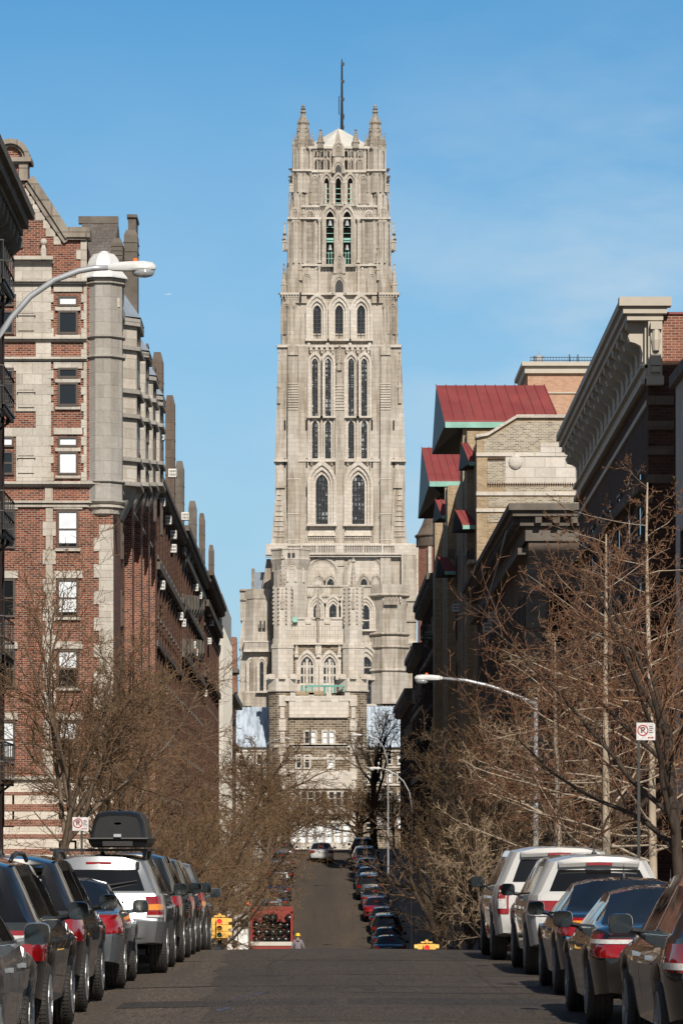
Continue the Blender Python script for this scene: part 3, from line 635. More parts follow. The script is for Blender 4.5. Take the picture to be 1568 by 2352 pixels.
q=MB(); b(q,576.5,583,1301,1360,4,9); q.build('chimney',M['lime_d'],ch)

# ================================================================ the dark-stone seminary gate tower in front (520 m)
GD=520.; P5=Px(GD)
gt=thing('gate_tower','dark schist gate tower trimmed in pale stone standing before the church','tower',(fx(731,GD),GD+5,rz(GD)))
g=P5.box; w1=MB(); w2=MB(); w3=MB()
g(w1,650,812,1470,1960,0,12); g(w2,660,800,1418,1478,-.15,12)        # main block and parapet panel
g(w1,664,798,1600,1960,-3,0); g(w2,664,800,1600,1648,-3.2,-2.9)
for x in (660,673,702,715,742,755,784,797): g(w2,x-6,x+6,1593 if x%2 else 1601,1612,-3.3,-2.8)
def octp(B,x,y0,y1,r,d): B.lathe([(r,P5.Z(y1)),(r,P5.Z(y0))],P5.X(x),GD+d,8)
tur=MB(); sch=MB()
for x,yt in ((649,1274),(811,1281)):
    octp(w2,x,1480,1590,1.72,-.3); octp(w2,x,1350,1485,1.42,-.3); octp(w2,x,1484,1490,1.85,-.3)
    octp(sch,x,1585,1960,2.15,-.9); octp(w2,x,1560,1590,2.35,-.9); octp(w2,x,1586,1590,2.5,-.9)
    for q in range(8):
        a=q*pi/4; w2.box(P5.X(x)+2.2*cos(a)-.45,P5.X(x)+2.2*cos(a)+.45,GD-.9+2.2*sin(a)-.45,GD-.9+2.2*sin(a)+.45,P5.Z(1562),P5.Z(1550))
    pp=MB(); pinnacle(pp,P5.X(x),GD-.3,P5.Z(1440),P5.Z(yt),1.35,9,8)
    for q in range(4):
        a=q*pi/2; pinnacle(pp,P5.X(x)+1.3*cos(a),GD-.3+1.3*sin(a),P5.Z(1400),P5.Z(1345),.55,4)
    for q in range(8):
        a=pi/8+q*pi/4
        for y in range(1325,1440,9): pp.box(P5.X(x)+1.45*cos(a)-.14,P5.X(x)+1.45*cos(a)+.14,GD-.3+1.45*sin(a)-.14,GD-.3+1.45*sin(a)+.14,P5.Z(y)-.16,P5.Z(y)+.16) if y>1350 else None
    pp.build('pinnacle',M['lime'],gt)
    qn=MB()
    for k in range(13):      # pale quoins up the dark turret
        y=1598+k*28; wd=5 if k%2 else 8; g(qn,x-wd,x+wd,y,y+26,-3.12,-2.6); g(qn,x-24,x-18,y+4,y+22,-1.9,-1.); g(qn,x+18,x+24,y+4,y+22,-1.9,-1.)
    split(qn,'quoin',M['lime_l'],gt)
pc=MB(); pinnacle(pc,P5.X(730),GD-.4,P5.Z(1420),P5.Z(1354),.75,5); g(pc,727.5,732.5,1415,1475,-.5,.3); pc.build('pinnacle',M['lime_d'],gt)
for x0,x1,y0 in ((664,700,1418),(702,714,1428),(716,744,1418),(746,758,1428),(760,798,1418)): g(tur,x0,x1,y0,y0+5,-.35,0)
for i in range(22): x=lerp(664,798,(i+.5)/22); g(tur,x-.8,x+.8,1436,1462,-.32,-.1)
g(tur,663,800,1476,1481,-.5,0); g(tur,664,798,1642,1650,-3.5,-3); g(tur,664,798,1740,1746,-3.15,-3); g(tur,664,798,1710,1716,-3.2,-3); g(tur,628,834,1712,1718,-3.2,-2.9); g(tur,664,798,1770,1775,-3.2,-3)
g(tur,680,806,1774,1812,-3.4,-3)          # limestone porch band with balustrade
w1.build('stone_wall',M['schist'],gt); sch.build('turret',M['schist'],gt); w2.build('parapet',M['lime_l'],gt); tur.build('string_course',M['lime_l'],gt)
sur=MB()
for x0,x1 in ((684,724),(738,776)): sur.xz([(p[0],p[1]) for p in reversed(P5.arch(x0,x1,1500,1530,1592))],GD-.12,GD+.1)
g(sur,678,684,1480,1592,-.2,.1); g(sur,724,738,1480,1592,-.25,.1); g(sur,776,783,1480,1592,-.2,.1)
for x in (681,731,779):
    pinnacle(sur,P5.X(x),GD-.35,P5.Z(1510),P5.Z(1482),.7,3)
sur.build('window_surround',M['lime_l'],gt)
for x0,x1 in ((691,719),(743,771)):
    f=P5.window(gt,x0,x1,1508,1592,-.15,M['leaded'],M['lime_l'],((.3,.25),(.35,.45)),name='traceried_window',sill=False)
    t=MB(); X0,X1=P5.X(x0),P5.X(x1)
    for i in range(1,4):
        x=lerp(X0,X1,i/4); wd=.2 if i==2 else .11; t.box(x-wd,x+wd,GD-.4,GD-.18,P5.Z(1592),P5.Z(1514+abs(i-2)*7))
    for y in (1531,1551,1572): t.box(X0,X1,GD-.38,GD-.19,P5.Z(y)-.16,P5.Z(y)+.16)
    t.build('tracery',M['lime_l'],f)
    q=MB(); g(q,x0+1,x1-1,1574,1592,-.27,-.2); q.build('green_shutter',M['teal'],f)
q=MB(); g(q,702,790,1576,1580,-3.6,-2.9); g(q,702,705,1580,1592,-3.4,-3.2); g(q,744,748,1578,1597,-3.5,-3.2); g(q,787,790,1580,1592,-3.4,-3.2); q.build('scaffold_canopy',M['teal'],gt)
q=MB(); g(q,680,745,1590,1598,-3.3,-3); q.build('plywood_panel',M['brick_tan'],gt)
q=MB(); g(q,672,684,1418,1430,-.9,-.4); q.build('roof_hatch',M['copper'],gt)
def swin(root,P,x0,x1,y0,y1,d,fr=M['lime_l'],gl=M['sky_pane'],t=4):
    m=MB(); P.box(m,x0-t,x0,y0-t,y1+t,d-.3,d+.1); P.box(m,x1,x1+t,y0-t,y1+t,d-.3,d+.1); P.box(m,x0,x1,y0-t,y0,d-.3,d+.1); P.box(m,x0,x1,y1,y1+t,d-.35,d+.1)
    P.box(m,x0,x1,(y0+y1)/2-.8,(y0+y1)/2+.8,d-.18,d)
    f=m.build('window',fr,root); q=MB(); P.box(q,x0,x1,y0,y1,d-.05,d+.1); q.build('pane',gl,f)
for x0,x1,gl in ((701,710,M['glass']),(715,724,M['sky_pane']),(742,751,M['sky_pane']),(757,766,M['sky_pane'])): swin(gt,P5,x0,x1,1682,1708,-3,gl=gl)
for x0,x1,gl in ((701,710,M['glass']),(754,765,M['sky_pane']),(682,690,M['glass'])): swin(gt,P5,x0,x1,1738,1764,-3,gl=gl)
for x in range(692,800,16): swin(gt,P5,x,x+10,1820,1850,-3.,gl=M['glass'],t=3)
for x in range(668,800,20): swin(gt,P5,x,x+13,1895,1945,-3.,gl=M['sky_pane'],t=3)
q=MB(); g(q,664,800,1935,1985,-3.6,-2.9); g(q,664,800,1885,1892,-3.4,-3); g(q,664,800,1855,1870,-3.4,-3); q.build('entrance_base',M['lime_l'],gt)
# chapel wings each side with pale blue metal roofs
for nm,x0,x1,cl,yt in (('chapel_wing',541,628,'long stone wing with pale blue metal roof left of the dark gate tower',1620),('chapel_wing',834,930,'stone wing with pale blue metal roof behind the bare tree right of the gate tower',1618)):
    wg=thing(nm,cl,'building',(fx((x0+x1)/2,GD),GD+8,rz(GD)))
    q=MB(); g(q,x0-60 if x0<700 else x0,x1 if x0<700 else x1+40,1712,1985,1,14); q.build('wall',M['schist'] if x0>700 else M['lime_l'],wg)
    q=MB(); X0,X1=P5.X(x0-60 if x0<700 else x0),P5.X(x1 if x0<700 else x1+40)
    q.add([(X0,GD+.4,P5.Z(1716)),(X1,GD+.4,P5.Z(1716)),(X1,GD+7,P5.Z(yt)),(X0,GD+7,P5.Z(yt)),(X0,GD+14,P5.Z(1716)),(X1,GD+14,P5.Z(1716))],[(0,1,2,3),(3,2,5,4),(0,3,4),(1,5,2),(0,4,5,1)])
    n=16
    for i in range(n): x=lerp(X0,X1,(i+.5)/n); q.add([(x-.05,GD+.3,P5.Z(1716)),(x+.05,GD+.3,P5.Z(1716)),(x+.05,GD+6.9,P5.Z(yt)+.12),(x-.05,GD+6.9,P5.Z(yt)+.12),(x-.05,GD+.3,P5.Z(1716)+.16),(x+.05,GD+.3,P5.Z(1716)+.16)],[(0,1,2,3),(4,5,2,3),(0,4,3),(1,2,5)])
    q.build('metal_roof',M['bluemetal'],wg)
    q=MB()
    for yy in (1722,1760,1800): g(q,(x0-60) if x0<700 else x0,x1 if x0<700 else x1+40,yy,yy+4,.8,1.2)
    q.build('string_course',M['lime_l'],wg)
    for yy in (1734,1775,1820,1880):
        for i in range(4):
            x=lerp(x0+8,x1-16,i/3); swin(wg,P5,x,x+8,yy,yy+20,1.,gl=M['sky_pane'] if (i+yy)%2 else M['glass'],t=3)
# ================================================================ windows, air conditioners, generic street facades
_WC={}
def sash(root,X,Y,Z,w,h,face,frame=None,pane=None,kind='sash',sill=None,dep=.06):   # sill: material of a stone sill and lintel
    """a sash window (frame > pane) whose bottom centre is X,Y,Z on a wall facing -y, +x or -x"""
    frame=frame or M['wframe']; pane=pane or M['glass']; fr=(1,.62,1,.8,1,.5,.9)[int(abs(X*3+Z*7+Y))%7] if (pane is M['sky_pane'] and kind=='sash') else 1
    k=(round(w,2),round(h,2),kind,frame.name,pane.name,sill and sill.name,fr)
    if k not in _WC:
        a=MB(); t=.09; a.box(-w/2,-w/2+t,-dep,.03,0,h); a.box(w/2-t,w/2,-dep,.03,0,h); a.box(-w/2+t,w/2-t,-dep,.03,0,t); a.box(-w/2+t,w/2-t,-dep,.03,h-t,h)
        if kind=='sash': a.box(-w/2+t,w/2-t,-dep*.7,.03,h*.5-.035,h*.5+.035)
        if sill: a.cm=1; a.box(-w/2-.15,w/2+.15,-.26,.03,-.2,-.005); a.box(-w/2-.2,w/2+.2,-.14,.03,h+.005,h+.3)
        b=MB(); zl=lerp(h-t*.9,t*.9,fr); b.box(-w/2+t*.9,w/2-t*.9,-dep*.35,.02,zl,h-t*.9)
        if fr<1: b.cm=1; b.box(-w/2+t*.9,w/2-t*.9,-dep*.30,.02,t*.9,zl)
        _WC[k]=(a.mesh('window',[frame,sill] if sill else frame),b.mesh('pane',[pane,M['glass']] if fr<1 else pane))
    m=_WC[k]; f=bpy.data.objects.new('window',m[0]); C.objects.link(f); f.parent=root; f.location=Vector((X,Y,Z))-WORLD(root)
    f.rotation_euler.z={'-y':0,'+x':pi/2,'-x':-pi/2}[face]
    p=bpy.data.objects.new('pane',m[1]); C.objects.link(p); p.parent=f
    return f
_AC=None
def aircon(X,Y,Z,face,label,group):
    global _AC
    if _AC is None:
        r=bpy.data.objects.new('air_conditioner',None); C.objects.link(r); r.empty_display_size=.2
        a=MB(); a.box(-.33,.33,-.44,.05,0,.5); a.build('casing',M['acw'],r,bevel=.015); v_=MB(); [v_.box(sx*.331-.004,sx*.331+.004,-.40+k*.1,-.335+k*.1,.08+j*.2,.22+j*.2) for sx in (-1,1) for k in range(4) for j in range(2)]; v_.build('side_vent',M['trim'],r)
        g_=MB(); g_.box(-.29,.29,-.455,-.44,.05,.45); g_.build('grille',M['trim'],r)
        s_=MB()
        for k in range(6): s_.box(-.28,.28,-.463,-.456,.08+k*.062,.105+k*.062)
        s_.build('louvre',M['acw'],r); o=_AC=r
    else: o=copy_tree(_AC)
    o.location=(X,Y,Z); o.rotation_euler.z={'-y':0,'+x':pi/2,'-x':-pi/2}[face]; tag(o,label,'air conditioner',group); return o
def facade(root,side,X,D0,D1,z0,zt,wall,trimmat,bays,floors,win=None,pil=.22,ledges=(),cornice=None,panes=None,frame=None,wz0=None,body=14,relief=.12,piers=True):
    """street facade of a row building: body, piers between window bays, ledges, sash windows"""
    s=1 if side=='L' else -1           # outward normal = +x for the left row
    q=MB(); q.box(X-s*body,X,D0,D1,z0,zt); q.build('wall',wall,root)
    p=MB(); step=(D1-D0)/bays
    if piers:
        for i in range(bays+1):
            y=D0+i*step; p.box(X,X+s*pil,max(D0,y-.35)+.01,min(D1,y+.35)-.01,z0,zt-.3)
        p.build('pier',wall,root)
    l=MB()
    for z,h,d in ledges: l.box(X-.1*s,X+s*d,D0-.02,D1+.02,z,z+h)
    if cornice:
        z,h,d=cornice; l.box(X-s*.1,X+s*d,D0-.05,D1+.05,z,z+h*.35); l.box(X-s*.1,X+s*d*.7,D0-.03,D1+.03,z-h*.5,z); 
        n=int((D1-D0)/.9)
        for i in range(n): y=lerp(D0,D1,(i+.5)/n); l.box(X,X+s*d*.85,y-.14,y+.14,z-h*.45,z)
    if ledges or cornice: l.build('cornice',trimmat,root)
    ww,wh=win or (1.25,1.9); fh=(zt-(wz0 or z0)-1.2)/floors; r=random.Random(int(D0*7+X)); sl=MB()
    for f_ in range(floors):
        for i in range(bays):
            y=D0+(i+.5)*step; z=(wz0 or z0)+f_*fh+.9
            if bays*floors<=96: sash(root,X+s*.02,y,z,ww,wh,'+x' if s>0 else '-x',frame,r.choice(panes or [M['glass'],M['glass'],M['sky_pane']]),sill=trimmat)

# ================================================================ LEFT: corner apartment house, front wall 152 m away
LD=152.; PL=Px(LD); L1=thing('corner_house','tall corner house of red brick and pale stone with a domed turret and stepped gable','apartment house',(fx(120,LD),LD+14,rz(LD)))
l=PL.box; GB=2320
q=MB(); q.box(PL.X(-70),PL.X(260),LD,LD+37,PL.Z(GB),PL.Z(644)); q.box(PL.X(-70),PL.X(199),LD,LD+30,PL.Z(644),PL.Z(560)); q.build('wall',M['brick'],L1)
q=MB(); PL.poly(q,[(-70,645),(199,645),(199,553),(152,553),(150,547),(66,418),(64,372),(-70,372)],-.01,.9)
q.xz([(PL.X(30)+40*.019*cos(a),PL.Z(374)+48*.019*sin(a)) for a in [i*pi/14 for i in range(15)]],LD+.05,LD+.8); q.build('gable',M['brick'],L1)
# slate roof, chimneys, stone pinnacles behind
q=MB(); X0,X1=PL.X(120),FL-.9; zr=fz(512,172)
q.add([(X0,LD+6,PL.Z(610)),(X1+.4,LD+6,PL.Z(610)),(X1,LD+20,zr),(X0,LD+20,zr),(X0,LD+34,PL.Z(610)),(X1,LD+34,PL.Z(610))],[(0,1,2,3),(3,2,5,4),(0,3,4),(1,5,2)])
q.box(X0,X1,LD+6,LD+34,PL.Z(660),PL.Z(610)); q.build('slate_roof',M['slate'],L1)
q=MB(); q.box(X0-.2,X1,LD+19.8,LD+20.2,zr-.05,zr+.3)
q.box(fx(294,168),fx(313,168),168,170,fz(700,168),fz(530,168)); q.box(fx(292,168),fx(315,168),167.9,170.1,fz(500,168),fz(493,168)); q.box(fx(294.5,168),fx(312.5,168),168,170,fz(530,168),fz(500,168)); q.build('chimney',M['dstone'],L1)
for i,(x0,x1,y0,y1,D) in enumerate(((257,282,546,606,156.),(285,316,527,640,158.))):
    q=MB(); xa,xb=fx(x0,D),fx(x1,D); q.tbox(xa,xb,D,D+1.2,fz(y1+90,D),xa,xb,D,D+1.2,fz(y0+12,D)); q.tbox(xa,xb,D,D+1.2,fz(y0+12,D),xa+.1,xb-.1,D+.1,D+1.1,fz(y0,D))
    for k in range(1,5): z=lerp(fz(y1,D),fz(y0+8,D),k/5); q.box(xa-.03,xb+.03,D-.03,D+1.2,z-.02,z+.02)
    q.build('stone_pinnacle',M['dstone'],L1)
# coping of the gable and stone dressings of the front
st=MB()
def strip(pts,w_,d0,d1):   # sloping stone coping along points
    P=[Vector((PL.X(x),0,PL.Z(y))) for x,y in pts]
    for a,b_ in zip(P,P[1:]):
        n=(b_-a).normalized(); o=Vector((-n.z,0,n.x))*w_
        st.xz([(a.x,a.z),(b_.x,b_.z),(b_.x+o.x,b_.z+o.z),(a.x+o.x,a.z+o.z)] if o.z<0 else [(a.x,a.z),(a.x+o.x,a.z+o.z),(b_.x+o.x,b_.z+o.z),(b_.x,b_.z)],LD+d0,LD+d1)
strip([(64,416),(110,485),(152,550)],.34,-.28,1.0); strip([(58,424),(108,503),(148,560)],.2,-.16,.5)
l(st,150,208,524,547,-.3,1.); l(st,150,199,547,552,-.2,1.)
l(st,-10,74,364,374,-.35,1.); l(st,-10,66,374,378,-.2,.9)
o_=[(PL.X(26)+44*.019*cos(a),PL.Z(364)+43*.019*sin(a)) for a in [i*pi/16 for i in range(17)]]; i_=[(PL.X(26)+33*.019*cos(a),PL.Z(364)+32*.019*sin(a)) for a in [i*pi/16 for i in range(17)]]
st.band(i_,o_,LD-.3,LD+1.); i2=[(PL.X(26)+27*.019*cos(a),PL.Z(364)+26*.019*sin(a)) for a in [i*pi/16 for i in range(17)]]; st.band(i2,i_,LD-.15,LD+.9)
l(st,45,65,378,416,-.2,.8)
st.build('gable_coping',M['lime_d'],L1)
st=MB()
def quoins(B,x0,x1,y0,y1,left=True,right=True,per=24,tooth=8,d=-.07,dd=.05):
    n=max(1,round((y1-y0)/per))
    for k in range(n):
        a=y0+(y1-y0)*k/n; e=y0+(y1-y0)*(k+1)/n; t=tooth if k%2 else 0
        l(B,x0-(t if left else 0),x1+(t if right else 0),a+.3,e-.3,d,dd)
# gable stepping stones along the slope
for k in range(7):
    x=70+k*12; y=425+k*18.5; l(st,x-18-(6 if k%2 else 0),x-2,y+8,y+26,-.06,.05)
quoins(st,186,200,552,640,True,False,22,10)
# ball finials on the parapet wall, panel with shield
st.sphere((PL.X(102),LD-.25,PL.Z(558)),.16,10,8); l(st,96,108,572,600,-.4,0); l(st,98,106,566,572,-.35,0); l(st,35,124,592,600,-.45,0); l(st,35,124,600,606,-.25,0)
l(st,35,120,606,641,-.1,.05); st.sphere((PL.X(264),LD+1.2,PL.Z(598)),.16,10,8)
# ledges
for y,h,pr in ((641,8,.35),(650,4,.2),(775,5,.28),(780,5,.14),(821,5,.25),(826,4,.12),(1107,6,.3),(1113,5,.14),(1151,5,.22),(1158,7,.12)): l(st,-70,201 if y<1100 else 232,y,y+h,-pr,.05)
# pale stone cladding of the upper floors, toothed against the brick round the windows
for a,e in ((656,774),(832,945),(983,1105)):
    l(st,-70,-8,a,e,-.08,.05); l(st,38,112,a,e,-.08,.05); quoins(st,106,118,a,e,False,True,20,6,-.085); quoins(st,193,200,a,e,True,False,20,6,-.085)
    l(st,-8,38,a,a+20,-.08,.05); l(st,124,190,a,a+15,-.08,.05)
    l(st,43,80,a+26,a+64,-.14,-.05); l(st,43,80,a+72,a+104,-.14,-.05); l(st,41,83,a+66,a+70,-.2,-.05)
for a,e in ((785,820),(945,983)): l(st,83,118,a,e,-.08,.05); quoins(st,193,200,a,e,True,False,18,6,-.085)
for a,e in ((1118,1150),): l(st,104,122,a,e,-.07,.05)
# lower floors: toothed strips, lintels
quoins(st,106,122,1166,1785,True,True,32,7,-.06); quoins(st,228,261,1205,1785,True,False,30,12,-.06)
for y in (1172,1330,1492,1655): l(st,124,190,y-18,y-2,-.09,.05); l(st,-20,42,y-18,y-2,-.09,.05); l(st,128,186,y+88,y+94,-.14,.05)
for y in (680,845,1003): l(st,128,186,y+26,y+34,-.13,.05); l(st,128,186,y+90,y+96,-.13,.05)
st.build('stone_dressing',M['ashlar'],L1)
# striped base
st=MB(); l(st,-70,262,1788,2320,-.12,.1); st.build('stone_base',M['stripe'],L1)
st=MB()
for a,e in ((1819,1826),(1847,1863),(1882,1897),(1916,1926),(1950,1962)): l(st,-71,262.5,a,e,-.15,-.1)
st.build('brick_band',M['brick2'],L1)
st=MB(); l(st,-70,263,1783,1791,-.3,.1); st.build('base_ledge',M['ashlar'],L1)
# front windows
def fwin(x0,x1,y0,y1,pane,kind='sash',dep=.09): sash(L1,(PL.X(x0)+PL.X(x1))/2,LD-.03,PL.Z(y1),PL.X(x1)-PL.X(x0),PL.Z(y0)-PL.Z(y1),'-y',M['wframe'],pane,kind,dep=dep)
for i,y in enumerate((680,845,1003)):
    fwin(134,180,y,y+24,M['sky_pane'] if i!=1 else M['glass'],'fixed'); fwin(134,180,y+34,y+88,M['sky_pane'] if i==2 else M['glass'],'fixed')
    fwin(-4,33,y,y+24,M['sky_pane'] if i==2 else M['glass'],'fixed'); fwin(-4,33,y+34,y+88,M['glass'])
for i,y in enumerate((1172,1330,1492,1655)):
    fwin(132,181,y,y+88,M['sky_pane']); fwin(-8,36,y,y+88,M['glass'] if i!=3 else M['sky_pane'])
fwin(136,177,1822,1900,M['sky_pane']); fwin(-8,34,1822,1900,M['glass']); fwin(136,177,1930,2000,M['glass'])
fwin(0,54,506,570,M['glass'])
# turret with a domed cap, on a corbelled foot
tx,tR=fx(238,LD),.80; ty=LD+.52
q=MB(); K=1.04
q.lathe([(.1,PL.Z(1203)),(.42,PL.Z(1196)),(.55,PL.Z(1184)),(.72,PL.Z(1180)),(.78,PL.Z(1170)),(.90,PL.Z(1166)),(.90,PL.Z(1160)),(.96,PL.Z(1158))],tx,ty,16)
q.build('corbel',M['ashlar'],L1,smooth=2)
q=MB(); R=.83*K
q.lathe([(R,PL.Z(1158)),(R,PL.Z(648))],tx,ty,8); q.build('turret',M['ashlar_g'],L1)
q=MB()
for y in (1153,1107,821,775,652,644): q.lathe([(R,PL.Z(y+3)),(R+.12,PL.Z(y)),(R+.12,PL.Z(y-3)),(R,PL.Z(y-5))],tx,ty,8)
q.build('turret_ledge',M['ashlar_g'],L1)
q=MB(); q.lathe([(R+.26,PL.Z(640)),(R+.26,PL.Z(637)),(R+.02,PL.Z(622)),(R-.08,PL.Z(610)),(R-.1,PL.Z(604)),(R-.2,PL.Z(592)),(R-.38,PL.Z(581)),(.22,PL.Z(577)),(.2,PL.Z(574)),(.05,PL.Z(572))],tx,ty,8); q.build('turret_dome',M['lampw'],L1)
# street side: stone bays with small hipped slate roofs
ba=MB(); bl_=MB(); br=MB(); bq=MB()
for i,(a,e,yt) in enumerate(((156.5,160.5,727),(164.5,168.5,803),(172,176,860),(179.5,183.5,905))):
    zt=fz(yt,a); X=FL+.78; zb=fz(1110,a)
    ba.loft([[(FL-.1,a-.3,z),(X,a+.5,z),(X,e-.5,z),(FL-.1,e+.3,z)] for z in (zb,zt)])
    br.loft([[(FL-.1,a-.5,zt),(X+.2,a+.35,zt),(X+.2,e-.35,zt),(FL-.1,e+.5,zt)],[(FL-.15,a+1.2,zt+1.5),(FL-.1,a+1.3,zt+1.6),(FL-.1,e-1.3,zt+1.6),(FL-.15,e-1.2,zt+1.5)]])
    for z in [zb-.1+k*3.05 for k in range(0,4)]+[zb+1.0+k*3.05 for k in range(3)]+[zt-.25]:
        if z<zt: bl_.loft([[(FL,a-.5,zz),(X+.18,a+.4,zz),(X+.18,e-.4,zz),(FL,e+.5,zz)] for zz in (z,z+.18)])
    bl_.loft([[(FL-.1,a+.9,zb-1.5),(FL+.05,a+1.2,zb-1.5),(FL+.05,e-1.2,zb-1.5),(FL-.1,e-.9,zb-1.5)],[(FL-.1,a-.1,zb),(X-.02,a+.6,zb),(X-.02,e-.6,zb),(FL-.1,e+.1,zb)]])
    bq.box(FL,FL+.35,e+.6,e+2.6,PL.Z(GB),zb+1)
split(ba,'stone_bay',M['ashlar'],L1); bl_.build('bay_ledge',M['ashlar_g'],L1); split(br,'bay_roof',M['blue_slate'],L1); split(bq,'brick_pier',M['brick'],L1)
q=MB(); q.box(FL,FL+.08,LD,LD+37,PL.Z(1120),fz(860,170)); q.build('stone_cladding',M['ashlar'],L1)
q=MB(); q.box(FL-.05,FL+.3,LD,LD+37,fz(880,176)+.1,fz(880,176)+.5); q.box(FL,FL+.25,LD+.3,LD+37,PL.Z(1113),PL.Z(1107)); q.box(FL,FL+.2,LD,LD+37,PL.Z(1790),PL.Z(1783)); q.build('side_cornice',M['ashlar'],L1)
for i in range(4):
    for k in range(7):
        y=(158.5,166.5,174,181.5)[i]; z=PL.Z(1258)-k*3.05 if k<4 else PL.Z(1090)+(k-4)*3.05
        sash(L1,FL+(.03 if k<4 else .80),y,z,1.2,1.65,'+x',M['wframe'],M['glass'] if (i+k)%3 else M['sky_pane'])
aircon(fx(8,LD),LD-.05,fz(533,LD)-.35,'-y','white air conditioner in the attic window beside the dark cornice at top left','window air conditioners')

# ================================================================ LEFT: near building with the heavy dark cornice, cut by the photo's edge
N0=thing('corner_building','dark building at the left edge with bracketed cornice and iron fire escapes','building',(FL-6,80,rz(85)))
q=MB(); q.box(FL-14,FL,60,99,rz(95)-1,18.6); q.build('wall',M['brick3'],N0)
q=MB(); zc=19.9
q.box(FL-14,FL+.85,60,99.3,zc-.25,zc); q.box(FL-14,FL+.7,60,99.2,zc-.55,zc-.25); q.box(FL-14,FL+.45,60,99.15,zc-.9,zc-.55); q.box(FL-14,FL+.2,60,99.1,zc-2.3,zc-1.9)
for i in range(36):
    y=98.6-i*1.05; q.yz([(y-.15,zc-.9)],0,0) if False else None
    q.xz([(FL,zc-.9),(FL,zc-1.9),(FL+.14,zc-1.85),(FL+.2,zc-1.45),(FL+.5,zc-1.2),(FL+.55,zc-.9)],y-.17,y+.17)
for i in range(130): y=99-i*.3; q.box(FL,FL+.55,y-.09,y+.09,zc-.75,zc-.6)
q.build('cornice',M['dstone'],N0)
for k in range(7):
    z=fz(694,88)-k*3.08
    for y in (86.5,91.,95.): sash(N0,FL+.02,y,z+.1,1.2,2.,'+x')
def fire_escape(label,X,s,y0,y1,levels,rise,w_=1.15,rot=0):
    f=thing('fire_escape',label,'fire escape',(X,y0,levels[-1]),'iron fire escapes')
    pl=MB(); ra=MB(); la=MB()
    for li,z in enumerate(levels):
        for i in range(9): x=X+s*(.04+i*w_/8.5); pl.box(x,x+s*.07,y0,y1,z,z+.04)
        pl.box(X,X+s*w_,y0,y0+.05,z-.1,z); pl.box(X,X+s*w_,y1-.05,y1,z-.1,z); pl.box(X+s*(w_-.04),X+s*w_,y0,y1,z-.1,z+.02)
        for y in (y0+.1,y1-.1): pl.tube([(X+s*.02,y,z-.9),(X+s*(w_-.1),y,z-.08)],.03,4)
        for zz in (.45,.95): ra.tube([(X,y0,z+zz),(X+s*w_,y0,z+zz),(X+s*w_,y1,z+zz),(X,y1,z+zz)],.025,4)
        n=int((y1-y0)/.5)
        for i in range(n+1): y=lerp(y0,y1,i/n); ra.box(X+s*w_-.012,X+s*w_+.012,y-.012,y+.012,z,z+.95)
        for i in range(7): x=X+s*w_*i/7; ra.box(x-.012,x+.012,y0-.012,y0+.012,z,z+.95); ra.box(x-.012,x+.012,y1-.012,y1+.012,z,z+.95)
        if li+1<len(levels):
            zb=levels[li+1]; xx=X+s*.55
            for dx in (-.25,.25): la.tube([(xx+dx,y0+.3,zb+.05),(xx+dx,y1-.4,z)],.03,4)
            for k in range(11): la.box(xx-.25,xx+.25,lerp(y0+.3,y1-.4,k/11)-.05,lerp(y0+.3,y1-.4,k/11)+.05,lerp(zb,z,k/11)+.0,lerp(zb,z,k/11)+.03)
    split(pl,'platform',M['black'],f); split(ra,'railing',M['black'],f); split(la,'ladder',M['black'],f); return f
fe=fire_escape('black iron fire escape down the left edge of the photo',FL,1,85.6,88.6,[fz(694-18,88)-k*3.08 for k in range(7)],3.08,1.2)
q=MB(); q.tube([(FL+.95,88.4,fz(560,88)),(FL+.95,88.4,fz(1900,88))],.03,5); q.tube([(FL+.7,88.5,fz(700,88)),(FL+.7,88.5,fz(1900,88))],.025,5); q.build('drop_rod',M['black'],fe)

# ================================================================ LEFT: the row beyond the corner house
def chimney_fin(root,D,x1,ytop,w_=22,depth=1.3,mat=None,cap=True):
    X1=fx(x1,D); z=fz(ytop,D); W_=w_*D/F; q=MB()
    q.box(X1-W_,X1,D,D+depth,z-14,z-.5); q.tbox(X1-W_,X1,D,D+depth,z-.5,X1-W_*.85,X1-W_*.2,D+.1,D+depth-.1,z)
    for k in range(1,12): q.box(X1-W_-.02,X1+.02,D-.02,D+depth+.02,z-.6-k*1.1,z-.55-k*1.1)
    q.build('chimney_fin',mat or M['brownstone'],root)
def row(name,label,D0,D1,zt,wall,trim,bays,floors,**kw):
    r=thing(name,label,'building',(FL-7,(D0+D1)/2,rz(D0))); facade(r,'L',FL,D0,D1,rz(D0)-1.5,zt,wall,trim,bays,floors,**kw); return r
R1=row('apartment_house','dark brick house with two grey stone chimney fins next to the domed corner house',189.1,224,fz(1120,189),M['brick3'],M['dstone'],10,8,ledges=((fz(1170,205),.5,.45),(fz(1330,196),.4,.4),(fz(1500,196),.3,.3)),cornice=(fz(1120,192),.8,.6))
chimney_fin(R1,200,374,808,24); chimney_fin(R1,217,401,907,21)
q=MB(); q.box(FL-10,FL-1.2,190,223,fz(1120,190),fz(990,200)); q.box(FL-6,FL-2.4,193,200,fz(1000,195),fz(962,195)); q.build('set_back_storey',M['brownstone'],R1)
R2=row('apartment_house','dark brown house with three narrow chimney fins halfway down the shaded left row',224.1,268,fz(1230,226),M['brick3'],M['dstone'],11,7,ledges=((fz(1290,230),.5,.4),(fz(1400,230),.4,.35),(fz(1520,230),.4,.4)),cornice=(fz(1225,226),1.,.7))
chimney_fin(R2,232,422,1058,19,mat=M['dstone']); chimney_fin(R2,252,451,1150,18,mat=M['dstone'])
q=MB(); q.box(FL-10,FL-1.,225,267,fz(1230,226),fz(1150,240)); q.build('set_back_storey',M['brick3'],R2)
